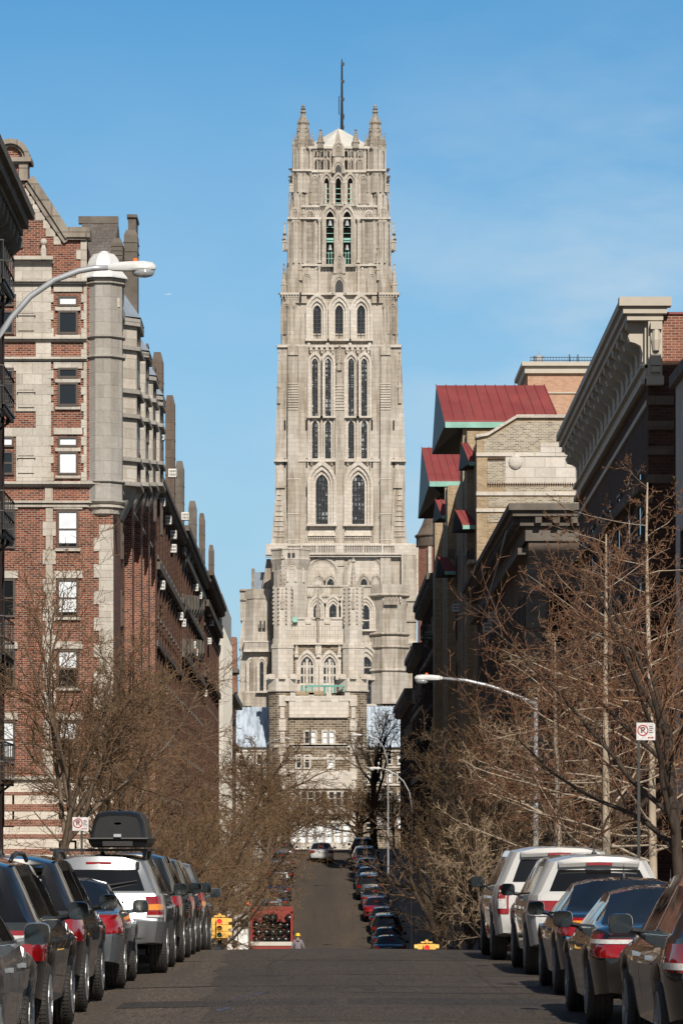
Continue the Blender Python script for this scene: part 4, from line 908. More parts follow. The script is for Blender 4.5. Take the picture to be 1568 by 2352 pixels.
R3=row('apartment_house','dark brick house with two slim chimneys just before the pale modern block',268.1,309,fz(1330,270),M['brick3'],M['brownstone'],10,7,ledges=((fz(1400,272),.5,.6),(fz(1560,272),.5,.4)),cornice=(fz(1330,272),1.,.9))
chimney_fin(R3,272,470,1178,13,mat=M['brownstone']); chimney_fin(R3,296,491,1251,12,mat=M['brownstone'])
q=MB(); q.box(FL-10,FL-.9,269,308,fz(1330,270),fz(1255,285)); q.build('set_back_storey',M['slate'],R3)
ba=MB()
for D in range(228,306,6): 
    for z in (fz(1400,D),fz(1290,D),fz(1500,D)): ba.loft([[(FL-.05,D-1.2,z-.9),(FL+.1,D-.6,z-.9),(FL+.1,D+.6,z-.9),(FL-.05,D+1.2,z-.9)],[(FL-.05,D-1.4,z),(FL+.4,D-.9,z),(FL+.4,D+.9,z),(FL-.05,D+1.4,z)],[(FL-.05,D-1.4,z+.9),(FL+.4,D-.9,z+.9),(FL+.4,D+.9,z+.9),(FL-.05,D+1.4,z+.9)]]) if D<266 else None
split(ba,'stone_balcony',M['dstone'],R2)
W1=thing('modern_block','pale concrete modern block with vertical ribs in the left row near the church','building',(FL-7,327,rz(320)))
q=MB(); zt=fz(1359,310); q.box(FL-14,FL,309.5,344,rz(320)-2,zt); q.build('wall',M['concrete'],W1)
q=MB()
for i in range(20): y=310.5+i*1.75; q.box(FL,FL+.55,y-.18,y+.18,rz(320),zt-3)
q.box(FL,FL+.45,309.6,344,zt-3,zt-.1); split(q,'concrete_rib',M['concrete'],W1)
q=MB()
for k in range(6): q.box(FL,FL+.06,310,343.6,zt-5.6-k*3.1,zt-3.9-k*3.1)
split(q,'window_band',M['glass'],W1)
q=MB(); q.box(FL-11,FL-3,312,335,zt,zt+1.4); q.build('roof_plant',M['concrete'],W1)
R5=thing('end_house','narrow dark red house closing the left row beside the church wing','building',(FL-5,366,rz(360)))
q=MB(); zt=fz(1463,349); q.box(FL-12,FL-.1,349,388,rz(360)-2,fz(1590,349)); q.tbox(fx(524,349),fx(545,349),349,352,fz(1590,349),fx(524,349),fx(543,349),349,352,zt); q.build('wall',M['brick2'],R5)
q=MB(); q.box(fx(522,349),fx(548,349),348.6,353,fz(1545,349),fz(1535,349)); q.box(FL-12,FL+.6,348.7,388,fz(1595,349),fz(1580,349)); q.box(FL-.1,FL+.3,349,388,fz(1700,349),fz(1690,349)); q.build('cornice',M['dstone'],R5)
for k in range(4):
    for i in range(4): sash(R5,FL-.08,354+i*8,rz(360)+2+k*3.4,1.3,1.9,'+x')
# air conditioners along the left row (measured positions)
AG='air conditioners sticking out of the left row'
acs=[(369,1012),(398,1097),(371,1164),(386,1205),(398,1238),(371,1355),(427,1195),(449,1358),(458,1376),(414,1425),(420,1440),(444,1490),(448,1507),(478,1415),(484,1437),(480,1480),(398,1270),(470,1600)]
side_of=lambda y: 'third-storey' if y>1450 else 'mid-height' if y>1250 else 'upper-storey'
ORD='first second third fourth fifth sixth seventh eighth ninth tenth eleventh twelfth thirteenth fourteenth fifteenth sixteenth seventeenth last'.split()
for i,(x,y) in enumerate(sorted(acs)):
    D=(FL+.25)*F/(x-VX)
    below=['highest of its column','just below a stone ledge','below the higher white box','above the bare tree tops'][i%4]
    aircon(FL+.02,D,fz(y,D),'+x',f'white {side_of(y)} air conditioner, {ORD[i]} of eighteen along the left row from the corner house',AG)
# ================================================================ RIGHT: grey-walled building at the photo's edge, then the bracketed corner building
B0=thing('side_building','grey wall of a tall building seen at the far right edge behind the sign','building',(18,70,0))
q=MB(); q.box(9.46,30,84,92,-3,13.9); q.box(10.06,30,82.,91.5,13.9,20.8); q.build('wall',M['concrete'],B0)  # upper box is unseen, added to shade the bracketed building's front
q=MB(); q.box(9.3,30,83.9,92.15,13.9,14.2); q.box(9.98,30,81.9,91.7,20.8,21.1); q.box(9.4,30,84,92.05,4.,4.3); q.build('coping',M['dstone'],B0)  # second box tops the added unseen upper box
for k in range(3):
    for y in (86,89.5): sash(B0,9.44,y,.8+k*3.6,1.3,2.,'-x')
B1=thing('bracketed_building','shaded brick corner building on the right under a deep cream bracketed cornice','building',(16,112,rz(112)))
D=99.; e=125.2; X=FR; zc0,zc1=fz(688,99),fz(999,125)
q=MB(); q.tbox(X,X+16,D,e,rz(e)-1,X,X+16,D,e,zc1-1.0); q.build('wall',M['brick3'],B1)  # wall shade put into darker brick; the sunlit parapet gets redder brick
q=MB(); q.tbox(X+.35,X+16,D+.02,D+.5,zc0-3,X+.35,X+16,D+.02,D+.5,zc0-.42); q.build('parapet_wall',M['brick2'],B1); q=MB(); q.box(14.5,32,104,124.6,10,38.5); q.build('shade_block',M['brick3'],B1)  # unseen tall block added to shade the next house's front
q=MB(); q.box(X+.36,X+16,D-.04,D+.54,zc0-.42,zc0-.36); q.build('tile_coping',M['redroof'],B1)
q=MB()
def run(x0,x1,t0,t1):     # a moulding running along the eaves, following its slight fall
    q.add([(x0,D,zc0+t0),(x1,D,zc0+t0),(x1,D,zc0+t1),(x0,D,zc0+t1),(x0,e,zc1+t0),(x1,e,zc1+t0),(x1,e,zc1+t1),(x0,e,zc1+t1)],[(0,1,2,3),(7,6,5,4),(0,4,5,1),(1,5,6,2),(2,6,7,3),(3,7,4,0)])
run(X-.82,X+.55,-.22,0); run(X-.72,X+.4,-.42,-.22); run(X-.62,X+.3,-.6,-.42); run(X-.1,X+.3,-2.4,-.6); run(X-.22,X+.2,-1.95,-1.85); run(X-.2,X+.2,-2.4,-2.25)
run(X-.06,X+.02,-3.0,-2.85)
q.box(X-.86,X+.62,D-.45,D,zc0-.24,zc0+.012); q.box(X-.74,X+.5,D-.34,D,zc0-.44,zc0-.24); q.box(X-.62,X+.4,D-.24,D,zc0-.62,zc0-.44)
q.box(X-.02,X+.38,D-.2,D,zc0-2.4,zc0-.62); q.box(X-.06,X+.42,D-.26,D,zc0-2.45,zc0-2.2)
q.build('cornice',M['pstone'],B1)
q=MB(); n=17
scroll=[(0,-.6),(-.6,-.6),(-.6,-.78),(-.48,-.86),(-.56,-1.0),(-.50,-1.16),(-.34,-1.2),(-.2,-1.28),(-.14,-1.5),(-.16,-1.7),(-.1,-1.85),(0,-1.85)]
for i in range(n):
    t=(i+.25)/n; y=lerp(D,e,t); z=lerp(zc0,zc1,t); q.xz([(X+a,z+b_) for a,b_ in reversed(scroll)],y-.2,y+.2); 
q.xz([(X+.04,zc0-.8),(X+.04,zc0-1.9),(X+.34,zc0-1.9),(X+.34,zc0-.8)],D-.3,D-.2)
q.lathe([(.1,zc0-1.5),(.14,zc0-1.2),(.1,zc0-.9)],X+.19,D-.32,8); q.box(X+.06,X+.32,D-.34,D-.24,zc0-2.1,zc0-1.95); q.box(X+.03,X+.35,D-.42,D-.2,zc0-.9,zc0-.7)
split(q,'bracket',M['pstone'],B1)
q=MB()
for y in (910,967,1025,1090,1400,1600):  q.box(X-.05,X+.72,D-.07,D+.02,fz(y+20,D),fz(y,D))
for k in range(20): z=zc0-4.5-k*.95; q.box(X-.06,X+.12,D-.06,D+1.5,z-.35,z) if k%2 else None
for z in (fz(1130,D),fz(1480,D)): q.box(X-.3,X+.1,D,e,z,z+.35)
q.build('stone_panel',M['brownstone'],B1)
for k in range(5):
    for i in range(7): sash(B1,X-.02,101+i*3.5,rz(112)+2.4+k*3.15,1.3,2.0,'-x')
    for i in range(3): sash(B1,X+2.6+i*3,D-.02,rz(112)+2.4+k*3.15,1.2,2.,'-y')
aircon(X+1.3-.8,D-.05,fz(1000,D)-.3,'-y','grey air conditioner on the shaded front of the bracketed building','window air conditioners') if False else None
# ------------------------------------------------ second building: shaded stone corner house with long eaves
B2=thing('stone_corner_house','dark shaded corner house with long straight cornice right of the tan building','building',(16,180,rz(180)))
D=155.; e=204.; zt=17.05
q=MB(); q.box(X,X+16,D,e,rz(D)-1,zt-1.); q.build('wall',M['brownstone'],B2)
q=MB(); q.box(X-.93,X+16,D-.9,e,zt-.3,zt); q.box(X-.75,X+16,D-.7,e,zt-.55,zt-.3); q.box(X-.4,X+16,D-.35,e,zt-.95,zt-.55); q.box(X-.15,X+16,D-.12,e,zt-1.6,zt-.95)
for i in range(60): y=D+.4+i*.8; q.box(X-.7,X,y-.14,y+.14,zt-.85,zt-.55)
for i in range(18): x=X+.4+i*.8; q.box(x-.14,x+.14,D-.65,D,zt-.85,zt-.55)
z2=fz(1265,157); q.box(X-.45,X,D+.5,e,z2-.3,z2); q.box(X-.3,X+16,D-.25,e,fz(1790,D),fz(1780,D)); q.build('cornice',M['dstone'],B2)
q=MB()
for k in range(9):
    z=z2-.8-k*1.5; q.box(X-.06,X+.6+(.25 if k%2 else 0),D-.06,D+.8,z-1.3,z); q.box(X+2.1-(.2 if k%2 else 0),X+2.6,D-.06,D+.1,z-1.3,z)
split(q,'quoin',M['dstone'],B2)
for k in range(4):
    for i in range(4): sash(B2,X+1.4+i*3,D-.03,zt-6.2-k*4.1,1.3,2.6,'-y')
    for i in range(12): sash(B2,X-.03,158+i*3.8,zt-6.2-k*4.1,1.4,2.4,'-x')
q=MB(); q.tube([(X-.7,D+5,zt-.7),(X-.75,D+28,zt-3.4)],.05,5); q.tube([(X-.85,D+22,z2-.1),(X-.4,D+22.4,z2-.8),(X-.15,D+22.5,z2-2.2)],.06,5); q.build('rain_pipe',M['galv'],B2)
# ------------------------------------------------ tan brick building with red metal roofs
B3=thing('tan_building','tan brick building with red metal roofs and green eaves on the right','building',(17,230,rz(230)))
D=205.2; e=268.; z=lambda y: fz(y,D); P2=Px(D)
q=MB(); q.xz([(P2.X(1094),z(2250)),(P2.X(1420),z(2250)),(P2.X(1420),z(957)),(P2.X(1186),z(957)),(P2.X(1120),z(998)),(P2.X(1094),z(1003))],D,D+1.2)
q.box(X,X+17,D+1.2,e,rz(D)-1,fz(1010,D)); q.build('wall',M['brick_tan'],B3)
q=MB()
for pts in ([(1092,999),(1120,994),(1186,953),(1420,953)],):
    for (xa,ya),(xb,yb) in zip(pts,pts[1:]): q.xz([(P2.X(xa),z(ya+7)),(P2.X(xb),z(yb+7)),(P2.X(xb),z(yb)),(P2.X(xa),z(ya))],D-.2,D+1.3)
for ya,yb in ((1040,1048),(1130,1138),(1168,1176)): P2.box(q,1093,1420,ya,yb,-.1,.1)
P2.box(q,1240,1310,1018,1040,-.12,.1); P2.box(q,1160,1340,1048,1112,-.06,.1)
q.sphere((P2.X(1183),D-.1,z(1062)),.42,12,8,sy=.4)
q.build('stone_trim',M['lime_l'],B3)
q=MB()
for xa,xb,ya,yb in ((1118,1160,1058,1112),(1160,1330,1116,1130),(1120,1330,1142,1164),(1118,1150,1182,1200)): P2.box(q,xa,xb,ya,yb,-.05,.05)
P2.poly(q,[(1110,1040),(1340,1040),(1340,968),(1188,968),(1124,1006),(1110,1010)],-.05,.05)
q.build('flecked_brick_panel',M['brick_gr'],B3)
q=MB()
for k in range(40): x=lerp(1120,1330,k/39); P2.box(q,x-1,x+1,1109,1116,-.12,-.04)
for k in range(16): x=lerp(1120,1158,k/15); P2.box(q,x-.7,x+.7,1051,1058,-.12,-.04)
q.build('dentil',M['brick3'],B3)
def pent(x0,x1,y0,y1,D0,run_,under,seam=9,th=.35,xx=0):
    "metal roof slope facing the viewer: eave y1 at D0, ridge y0 at D0+run, deep dark soffit, green fascia"
    Xa,Xb=fx(x0,D0),fx(x1,D0); za,zb=fz(y1,D0),fz(y0,D0+run_)
    r=MB(); r.add([(Xa,D0,za),(Xb,D0,za),(Xb-.6,D0+run_,zb),(Xa-.35,D0+run_,zb)],[(0,1,2,3)])
    r.add([(Xa,D0,za-.12),(Xb,D0,za-.12),(Xb,D0,za),(Xa,D0,za)],[(0,1,2,3)])
    n=max(2,int((x1-x0)/seam))
    for i in range(n+1):
        x=lerp(Xa,Xb,i/n); t=lerp(-.35,-.6,i/n); r.add([(x-.025,D0-.02,za),(x+.025,D0-.02,za),(x+t+.025,D0+run_,zb+.02),(x+t-.025,D0+run_,zb+.02),(x-.025,D0-.02,za+.05),(x+.025,D0-.02,za+.05),(x+t+.025,D0+run_,zb+.07),(x+t-.025,D0+run_,zb+.07)],[(4,5,6,7),(0,3,7,4),(1,5,6,2),(0,4,5,1)])
    r.build('red_roof',M['redroof'],B3)
    f=MB(); f.box(Xa+.05,Xb,D0-.05,D0+.15,za-.12-th,za-.12); f.build('eave_fascia',M['copper'],B3)
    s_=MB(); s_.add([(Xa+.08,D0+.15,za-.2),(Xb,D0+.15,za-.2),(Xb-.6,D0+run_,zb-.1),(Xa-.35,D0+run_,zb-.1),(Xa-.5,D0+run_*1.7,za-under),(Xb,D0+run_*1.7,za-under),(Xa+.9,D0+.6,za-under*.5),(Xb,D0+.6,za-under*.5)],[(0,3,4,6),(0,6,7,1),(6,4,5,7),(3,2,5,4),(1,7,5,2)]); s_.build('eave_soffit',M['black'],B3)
pent(1020,1283,885,965,216,5.,1.15,22); pent(984,1075,1028,1102,243,5.,1.9,16)
pier=MB()
for D0,xa,xb,yt in ((209.5,1072,1095,990),(216.5,1062,1092,985),(236,1027,1050,1115),(243,1021,1040,1120),(258,998,1018,1170)):
    pier.box(fx(xa,D0),fx(xb,D0)+1.,D0,D0+4,rz(D0)-1,fz(yt,D0))
split(pier,'bay_pier',M['brick_tan'],B3)
for x0,x1,y0,y1,D0,rn in ((1075,1097,1018,1056,207.5,1.4),(1012,1045,1148,1180,240.,1.4),(1060,1092,1172,1202,207.,1.2),(1019,1046,1280,1308,234.,1.2)):
    pent(x0,x1,y0,y1,D0,rn,.4,12,.22)
q=MB()
for D0,xa,xb,ya in ((208,1075,1100,1285),(236,1030,1060,1300)): q.box(fx(xa,D0),FR,D0,D0+5,fz(ya+8,D0),fz(ya,D0))
split(q,'balcony_slab',M['lime_l'],B3)
q=MB()
for D0,xa in ((208,1075),(236,1030)):
    x0=fx(xa,D0); 
    for i in range(14): y=D0+i*.36; q.box(x0-.02,x0+.02,y-.02,y+.02,fz(1285,D0),fz(1262,D0))
    q.box(x0-.03,x0+.03,D0,D0+5,fz(1263,D0),fz(1261,D0))
    for i in range(5): q.box(lerp(x0,FR,i/5)-.02,lerp(x0,FR,i/5)+.02,D0-.02,D0+.02,fz(1285,D0),fz(1262,D0))
q.build('balcony_rail',M['black'],B3)
q=MB(); 
for D0 in (210,238): q.tube([(FR-.3,D0,rz(D0)),(FR-.3,D0,16)],.11,6)
split(q,'green_downpipe',M['copper'],B3)
for k in range(6):
    for i in range(7): sash(B3,X-.03,221+i*6.5,rz(230)+3+k*3.6,1.4,2.,'-x')
    
# ------------------------------------------------ pale brick stair tower with roof railing, behind
B4=thing('brick_stair_tower','square pale orange brick tower with white cornice and roof railing behind the red roof','tower',(20,250,rz(250)))
D=246.; P4=Px(D)
q=MB(); P4.box(q,1211,1400,858,2200,0,9); q.build('wall',M['brick_pink'],B4)
q=MB(); P4.box(q,1197,1400,833,842,-.5,9); P4.box(q,1204,1400,842,858,-.25,9); P4.box(q,1208,1400,901,904,-.1,0); q.build('cornice',M['pstone'],B4)
q=MB(); 
for i in range(28): x=lerp(1218,1395,i/27); P4.box(q,x-.4,x+.4,820,834,.2,.25)
for y in (819,826): P4.box(q,1217,1396,y,y+1.2,.18,.27)
for x in (1308,1327): P4.box(q,x-1.2,x+1.2,812,834,.4,.5)
q.build('roof_railing',M['black'],B4)
q=MB(); q.lathe([(.17*2,P4.Z(836)),(.34,P4.Z(816)),(.38,P4.Z(815)),(.38,P4.Z(811)),(.1,P4.Z(810))],P4.X(1239),D+1.5,12); q.tube([(P4.X(1240),D+1.5,P4.Z(812)),(P4.X(1240),D+1.5,P4.Z(800))],.03,4); q.build('vent_pipe',M['galv'],B4,smooth=2)
# ------------------------------------------------ domed tower and dark houses down the right row
B6=thing('domed_tower','brown domed brick tower peeping out between the church and the red roofs','tower',(fx(1005,330),333,rz(330)))
D=330.; P3=Px(D); cx=P3.X(1006); cy=D+2.2
q=MB(); q.lathe([(2.0,rz(330)-1),(2.0,P3.Z(1253))],cx,cy,8); q.build('wall',M['brick2'],B6)
q=MB(); q.lathe([(2.05,P3.Z(1253)),(2.1,P3.Z(1250)),(2.05,P3.Z(1249)),(2.05,P3.Z(1232)),(2.2,P3.Z(1228)),(2.2,P3.Z(1226)),(1.95,P3.Z(1222)),(1.5,P3.Z(1200)),(1.2,P3.Z(1180)),(.8,P3.Z(1158)),(.3,P3.Z(1146)),(.18,P3.Z(1143)),(.15,P3.Z(1139)),(.02,P3.Z(1136))],cx,cy,16); q.build('dome',M['brownstone'],B6,smooth=2)
q=MB(); q.box(cx-.95,cx-.65,cy-2.1,cy-1.7,P3.Z(1400),P3.Z(1255)); q.box(cx-2.05,cx-1.85,cy-1.0,cy-.5,P3.Z(1400),P3.Z(1255)); q.build('stone_pilaster',M['lime_l'],B6)
P3.window(B6,1003,1013,1275,1312,cy-2.15-D+.3,M['black'],M['lime_d'],((.15,.1),),name='louvred_window',sill=False)
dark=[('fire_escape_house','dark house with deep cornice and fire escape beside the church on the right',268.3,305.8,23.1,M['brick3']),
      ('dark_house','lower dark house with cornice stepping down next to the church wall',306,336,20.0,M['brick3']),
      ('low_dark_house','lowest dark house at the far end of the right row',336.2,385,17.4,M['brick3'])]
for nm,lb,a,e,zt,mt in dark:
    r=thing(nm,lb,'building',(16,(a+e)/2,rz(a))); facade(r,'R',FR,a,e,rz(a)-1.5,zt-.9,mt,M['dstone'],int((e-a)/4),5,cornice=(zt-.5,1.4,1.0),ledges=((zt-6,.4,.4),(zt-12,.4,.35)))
    for k in range(3):
        q=MB(); q.box(FR-.5,FR,a+3+k*9,a+3.3+k*9,zt-4.5,zt-3.2); q.build('console',M['lime_d'],r)
fire_escape('iron fire escape in deep shade on the far right row',FR,-1,272,277,[18.5-k*3.5 for k in range(6)],3.5,1.2)
for i,(xx,yy,D) in enumerate(((1130,1428,0),(1118,1452,0),(1111,1660,0),(1045,1405,0))):
    D=(FR-.25)*F/(xx-VX); aircon(FR-.02,D,fz(yy,D),'-x',['pale air conditioner high on the shaded stone house, right side','pale air conditioner just left of and below the higher one on the shaded right side','lone low air conditioner behind the right street lamp arm','small far air conditioner under the red roofs'][i],'air conditioners on the shaded right row')
# ================================================================ vehicles
def smooth(t): return t*t*(3-2*t)
class Car:
    def __init__(s,name,label,cat,paintm,L=4.6,W=1.82,H=1.66,kind='suv',belt=1.0,sill=.30,rear_low=.42,rake=.38,hood=1.0,deck=.98,wr=.345,tail=None,rails=False,lower=None,detail=True,
                 rimm=None,tumble=.17,spoiler=True,plate=True,glassmat=None,group=None,trail=None,handle=None):
        s.__dict__.update(locals()); s.root=thing(name,label,cat,group=group)
        s.yr=.92 if kind=='suv' else 1.0; s.yf=L-.92
        if kind=='suv': top=[(0,H-.03),(.5,H),(L*.45,H+.01),(L-2.15,H-.03),(L-1.30,hood),(L-.6,hood-.06),(L-.1,hood-.20),(L,hood-.32)]
        else: top=[(0,deck-.06),(.15,deck),(.62,deck+.02),(1.45,H-.03),(1.9,H),(L-2.3,H-.02),(L-1.45,hood),(L-.6,hood-.07),(L-.1,hood-.2),(L,hood-.3)]
        s.top=top; s.cowl=L-1.30 if kind=='suv' else L-1.45; s.roof0=L-2.15 if kind=='suv' else L-2.3
        st=[.02,.10,.22,.40,.55]
        for yw in (s.yr,s.yf):
            for k in (-1,-.92,-.72,-.4,0,.4,.72,.92,1): st.append(yw+k*(wr+.07))
        st+= [1.45,1.62,1.9,2.15,2.25,s.roof0,s.cowl,lerp(s.roof0,s.cowl,.5),L-.3,L-.1,L-.02]
        if kind!='suv': st+=[.62,.9,1.2,1.45]
        st=sorted(set(round(v,3) for v in st)); o=[st[0]]
        for v in st[1:]:
            if v-o[-1]>.035: o.append(v)
        s.st=o; s.rings=[s.ring(y) for y in o]; s.make()
    def hw(s,y):
        W=s.W/2; e=min(y,s.L-y); r=.11 if y<s.L/2 else .2
        return W-r*max(0,1-e/.42)**2.2
    def ring(s,y):
        W=s.hw(y); H=s.H; zr=interp(s.top,y); belt=s.belt+.05*max(0,1-y/s.L*1.3)
        zs=min(belt,zr-.06); g=max(0,min(1,(zr-zs-.06)/max(.01,(H-belt-.06))))
        arch=0
        for yw in (s.yr,s.yf):
            d=abs(y-yw); R=s.wr+.071
            if d<R: arch=max(arch,s.wr+sqrt(R*R-d*d))
        zb=s.sill
        if y<s.yr-s.wr: zb=lerp(s.rear_low,s.sill+.05,min(1,y/(s.yr-s.wr)))
        if y>s.yf+s.wr: zb=lerp(s.sill+.02,s.sill+.08,(y-s.yf-s.wr)/(s.L-s.yf-s.wr+.01))
        z1=max(zb,arch); z2=max(zb+.10,arch+.015); z3=max(.55*belt+.12,arch+.04); z4=max(.82*belt,arch+.07,z3+.03); z4=min(z4,zs-.03) if zs-.03>z3 else z3+.02
        wb=W-.05; t=s.tumble*g
        pts=[(0,z1 if arch<.5 else z1,0),(wb-.12,z1,0),(wb,z1+.012,0),(W-.005,z3,0),(W,z4,0),(W-.035,zs,.04),(W-.065,zs+.03,.12),(W-.075-t,zr-.13*g-.025,.84),(W-.12-t,zr-.05*g-.012,.95),((W-.12-t)*.62,zr-.004,1),(0,zr+.012,1)]
        rk=s.rake*max(0,1-y/.95) if s.kind=='suv' else .06*max(0,1-y/.3)
        return [(x,y+rk*l,z) for x,z,l in pts]
    def side(s,y,z):      # half width of the body at y,z
        r=s.ring(y)
        for a,b in zip(r[1:8],r[2:9]):
            if a[2]<=z<=b[2]: return lerp(a[0],b[0],(z-a[2])/max(1e-6,b[2]-a[2]))
        return r[4][0]
    def rear_y(s,z,u):    # y of the rear face at height z, u = -1..1
        r=s.rings[0]; y=r[1][1]
        for a,b in zip(r[1:9],r[2:10]):
            if a[2]<=z<=b[2]: y=lerp(a[1],b[1],(z-a[2])/max(1e-6,b[2]-a[2]))
        if z>r[8][2]: y=r[8][1]
        bul=.07 if z<s.belt else .06
        bump=.05 if .48<z<.74 else .0
        return y-bul*(1-u*u)-bump*(1-u**4)
    def make(s):
        R=s.rings; n=len(R); P={k:MB() for k in ('body','side_window','rear_window','windscreen','lower')}
        for k in range(n-1):
            a,b=R[k],R[k+1]; ym=(a[0][1]+b[0][1])/2; yu=(a[7][1]+b[7][1])/2
            for i in range(10):
                key='body'
                zt=(a[7][2]-a[6][2]+b[7][2]-b[6][2])/2
                if i==6 and zt>.16:
                    lo=.55 if s.kind=='suv' else 1.25; 
                    if lo<yu<s.cowl-.12 : key='side_window'
                if i>=8 and s.roof0-.02<=a[0][1] and b[0][1]<=s.cowl+.02: key='windscreen'
                if i>=8 and s.kind!='suv' and a[0][1]>=.60 and b[0][1]<=1.47: key='rear_window'
                if s.lower and i<=2 and (ym<s.yr-.3 or True) and (a[2][2]+b[2][2])/2<.95 and i<3 : key='lower'
                for sg in (1,-1):
                    q=[(sg*a[i][0],a[i][1],a[i][2]),(sg*b[i][0],b[i][1],b[i][2]),(sg*b[i+1][0],b[i+1][1],b[i+1][2]),(sg*a[i+1][0],a[i+1][1],a[i+1][2])]
                    P[key].add(q,[(0,1,2,3)] if sg>0 else [(3,2,1,0)])
        # rear face as a bulged grid
        r0=R[0]; us=[-1,-.86,-.6,-.3,0,.3,.6,.86,1]
        zs_=[r0[1][2],r0[2][2]+.005,.47,.5,.72,.76,r0[5][2],r0[6][2]+.02,lerp(r0[6][2],r0[7][2],.5),r0[7][2]-.02,r0[8][2]]
        zs_=sorted(z for z in zs_ if r0[1][2]<=z<=r0[8][2]+.001); zz=[zs_[0]]
        for z in zs_[1:]:
            if z-zz[-1]>.012: zz.append(z)
        def hx(z):
            for a,b in zip(r0[1:8],r0[2:9]):
                if a[2]<=z<=b[2]: return lerp(a[0],b[0],(z-a[2])/max(1e-6,b[2]-a[2]))
            return r0[8][0]
        top=lambda x: interp([(0,r0[10][2]),(r0[9][0],r0[9][2]),(r0[8][0],r0[8][2])],abs(x))
        G=[[(u*hx(z), s.rear_y(z,u) if abs(u)<1 else s.rear_y(z,1), z if z<r0[8][2]-.001 else top(u*hx(z))) for u in us] for z in zz]
        wlo=r0[6][2]+.01; whi=r0[7][2]-.01
        for a in range(len(zz)-1):
            zm=(zz[a]+zz[a+1])/2
            for c in range(len(us)-1):
                key='body'
                if s.kind=='suv' and wlo<zm<whi and 0<c<len(us)-2: key='rear_window'
                if s.lower and zm<.74: key='lower'
                P[key].add([G[a][c],G[a][c+1],G[a+1][c+1],G[a+1][c]],[(0,1,2,3)])
        # front face
        rf=R[-1]
        for i in range(1,10):
            a,b=rf[i],rf[i+1]; P['body'].add([(-a[0],a[1],a[2]),(a[0],a[1],a[2]),(b[0],b[1],b[2]),(-b[0],b[1],b[2])],[(3,2,1,0)])
        def weld(mb):
            key={}; nv=[]; mp=[]
            for v in mb.v:
                k=(round(v[0],4),round(v[1],4),round(v[2],4))
                if k not in key: key[k]=len(nv); nv.append(v)
                mp.append(key[k])
            fs=[]
            for f in mb.f:
                g=[]; 
                for i in f:
                    if mp[i] not in g: g.append(mp[i])
                if len(g)>2: fs.append(tuple(g))
            mb.v,mb.f=nv,fs; mb.m=[0]*len(fs); return mb
        gm=s.glassmat or M['carglass']
        weld(P['body']).build('body',s.paintm,s.root,smooth=2)
        for k in ('side_window','rear_window','windscreen'):
            if P[k].f: (split(weld(P[k]),k,gm,s.root,True) if k=='side_window' else weld(P[k]).build(k,gm,s.root,smooth=True))
        if s.lower and P['lower'].f: weld(P['lower']).build('bumper',s.lower,s.root,smooth=2)
        s.details()
    def shell(s,zl,zh,yside,uin,off=.012,nz=4):
        "patch wrapped round the right rear corner between two heights"
        vs=[]; m=0
        for k in range(nz+1):
            z=lerp(zl,zh,k/nz); row=[]
            for y in (yside,yside*.6,yside*.3):
                row.append((s.side(max(y,.02),z)+off,y,z))
            x0=s.side(.02,z); row.append((x0+off*.6,s.rear_y(z,1)-off*.3,z))
            for t in (.12,.5,1):
                u=lerp(1,uin,t); row.append((u*x0,s.rear_y(z,u)-off,z))
            m=len(row); vs.append(row)
        return vs,m
    def details(s):
        rt=s.root; T=s.tail or [('redlens',.78,1.0,.3,.72)]
        for sg in (1,-1):
            grp=None
            for (mn,zl,zh,ys,ui) in T:
                vs,m=s.shell(zl,zh,ys,ui,.012 if grp is None else .021); mb=MB(); fl=[(sg*x,y,z) for row in vs for x,y,z in row]; k=len(vs)
                # close the patch into a thin solid
                back=[(x*(1-.03) ,y+.03,z) for x,y,z in fl]; N=len(fl); fs=[]
                for a in range(k-1):
                    for c in range(m-1):
                        q=(a*m+c,a*m+c+1,(a+1)*m+c+1,(a+1)*m+c); fs.append(q if sg<0 else q[::-1])
                per=[c for c in range(m)]+[a*m+m-1 for a in range(1,k)]+[(k-1)*m+c for c in range(m-2,-1,-1)]+[a*m for a in range(k-2,0,-1)]
                for i in range(len(per)):
                    a_,b_=per[i],per[(i+1)%len(per)]; fs.append((a_,b_,b_+N,a_+N))
                mb.add(fl+back,fs)
                if grp is None: grp=mb.build('taillight',M[mn],rt,smooth=2)
                else: mb.build('lens',M[mn],grp,smooth=2)
        # wheels
        wd=.23; rw=s.wr
        global _WH
        try: _WH
        except NameError: _WH={}
        key=(round(rw,3),s.rimm or 'rim')
        if key not in _WH:
            t=MB(); n=28; pr=[(rw*.66,-wd/2),(rw*.90,-wd/2-.004),(rw*.975,-wd*.42),(rw,-wd*.34)]
            for g_ in (-.2,0,.2): pr+= [(rw,wd*g_-.012),(rw-.008,wd*g_-.008),(rw-.008,wd*g_+.008),(rw,wd*g_+.012)]
            pr+=[(rw,wd*.34),(rw*.975,wd*.42),(rw*.90,wd/2+.004),(rw*.66,wd/2)]
            t.loft([[(x,r*cos(2*pi*i/n),r*sin(2*pi*i/n)) for i in range(n)] for r,x in pr],cap=False)
            for i in range(n*2):       # tread blocks
                a=2*pi*i/(n*2)
                for xx in (-.32,.32): 
                    c,sn=cos(a),sin(a); t.add([(wd*xx-.028,(rw+.001)*c,(rw+.001)*sn),(wd*xx+.028,(rw+.001)*c,(rw+.001)*sn),(wd*xx+.028,(rw+.0025)*cos(a+.04),(rw+.0025)*sin(a+.04)),(wd*xx-.028,(rw+.0025)*cos(a+.04),(rw+.0025)*sin(a+.04))],[(0,1,2,3)])
            q=MB(); r1=rw*.69
            q.loft([[(x,r*cos(2*pi*i/n),r*sin(2*pi*i/n)) for i in range(n)] for r,x in ((r1,wd/2-.0),(r1,wd/2+.008),(r1*.93,wd/2+.006),(r1*.88,wd/2-.05))],cap=False)
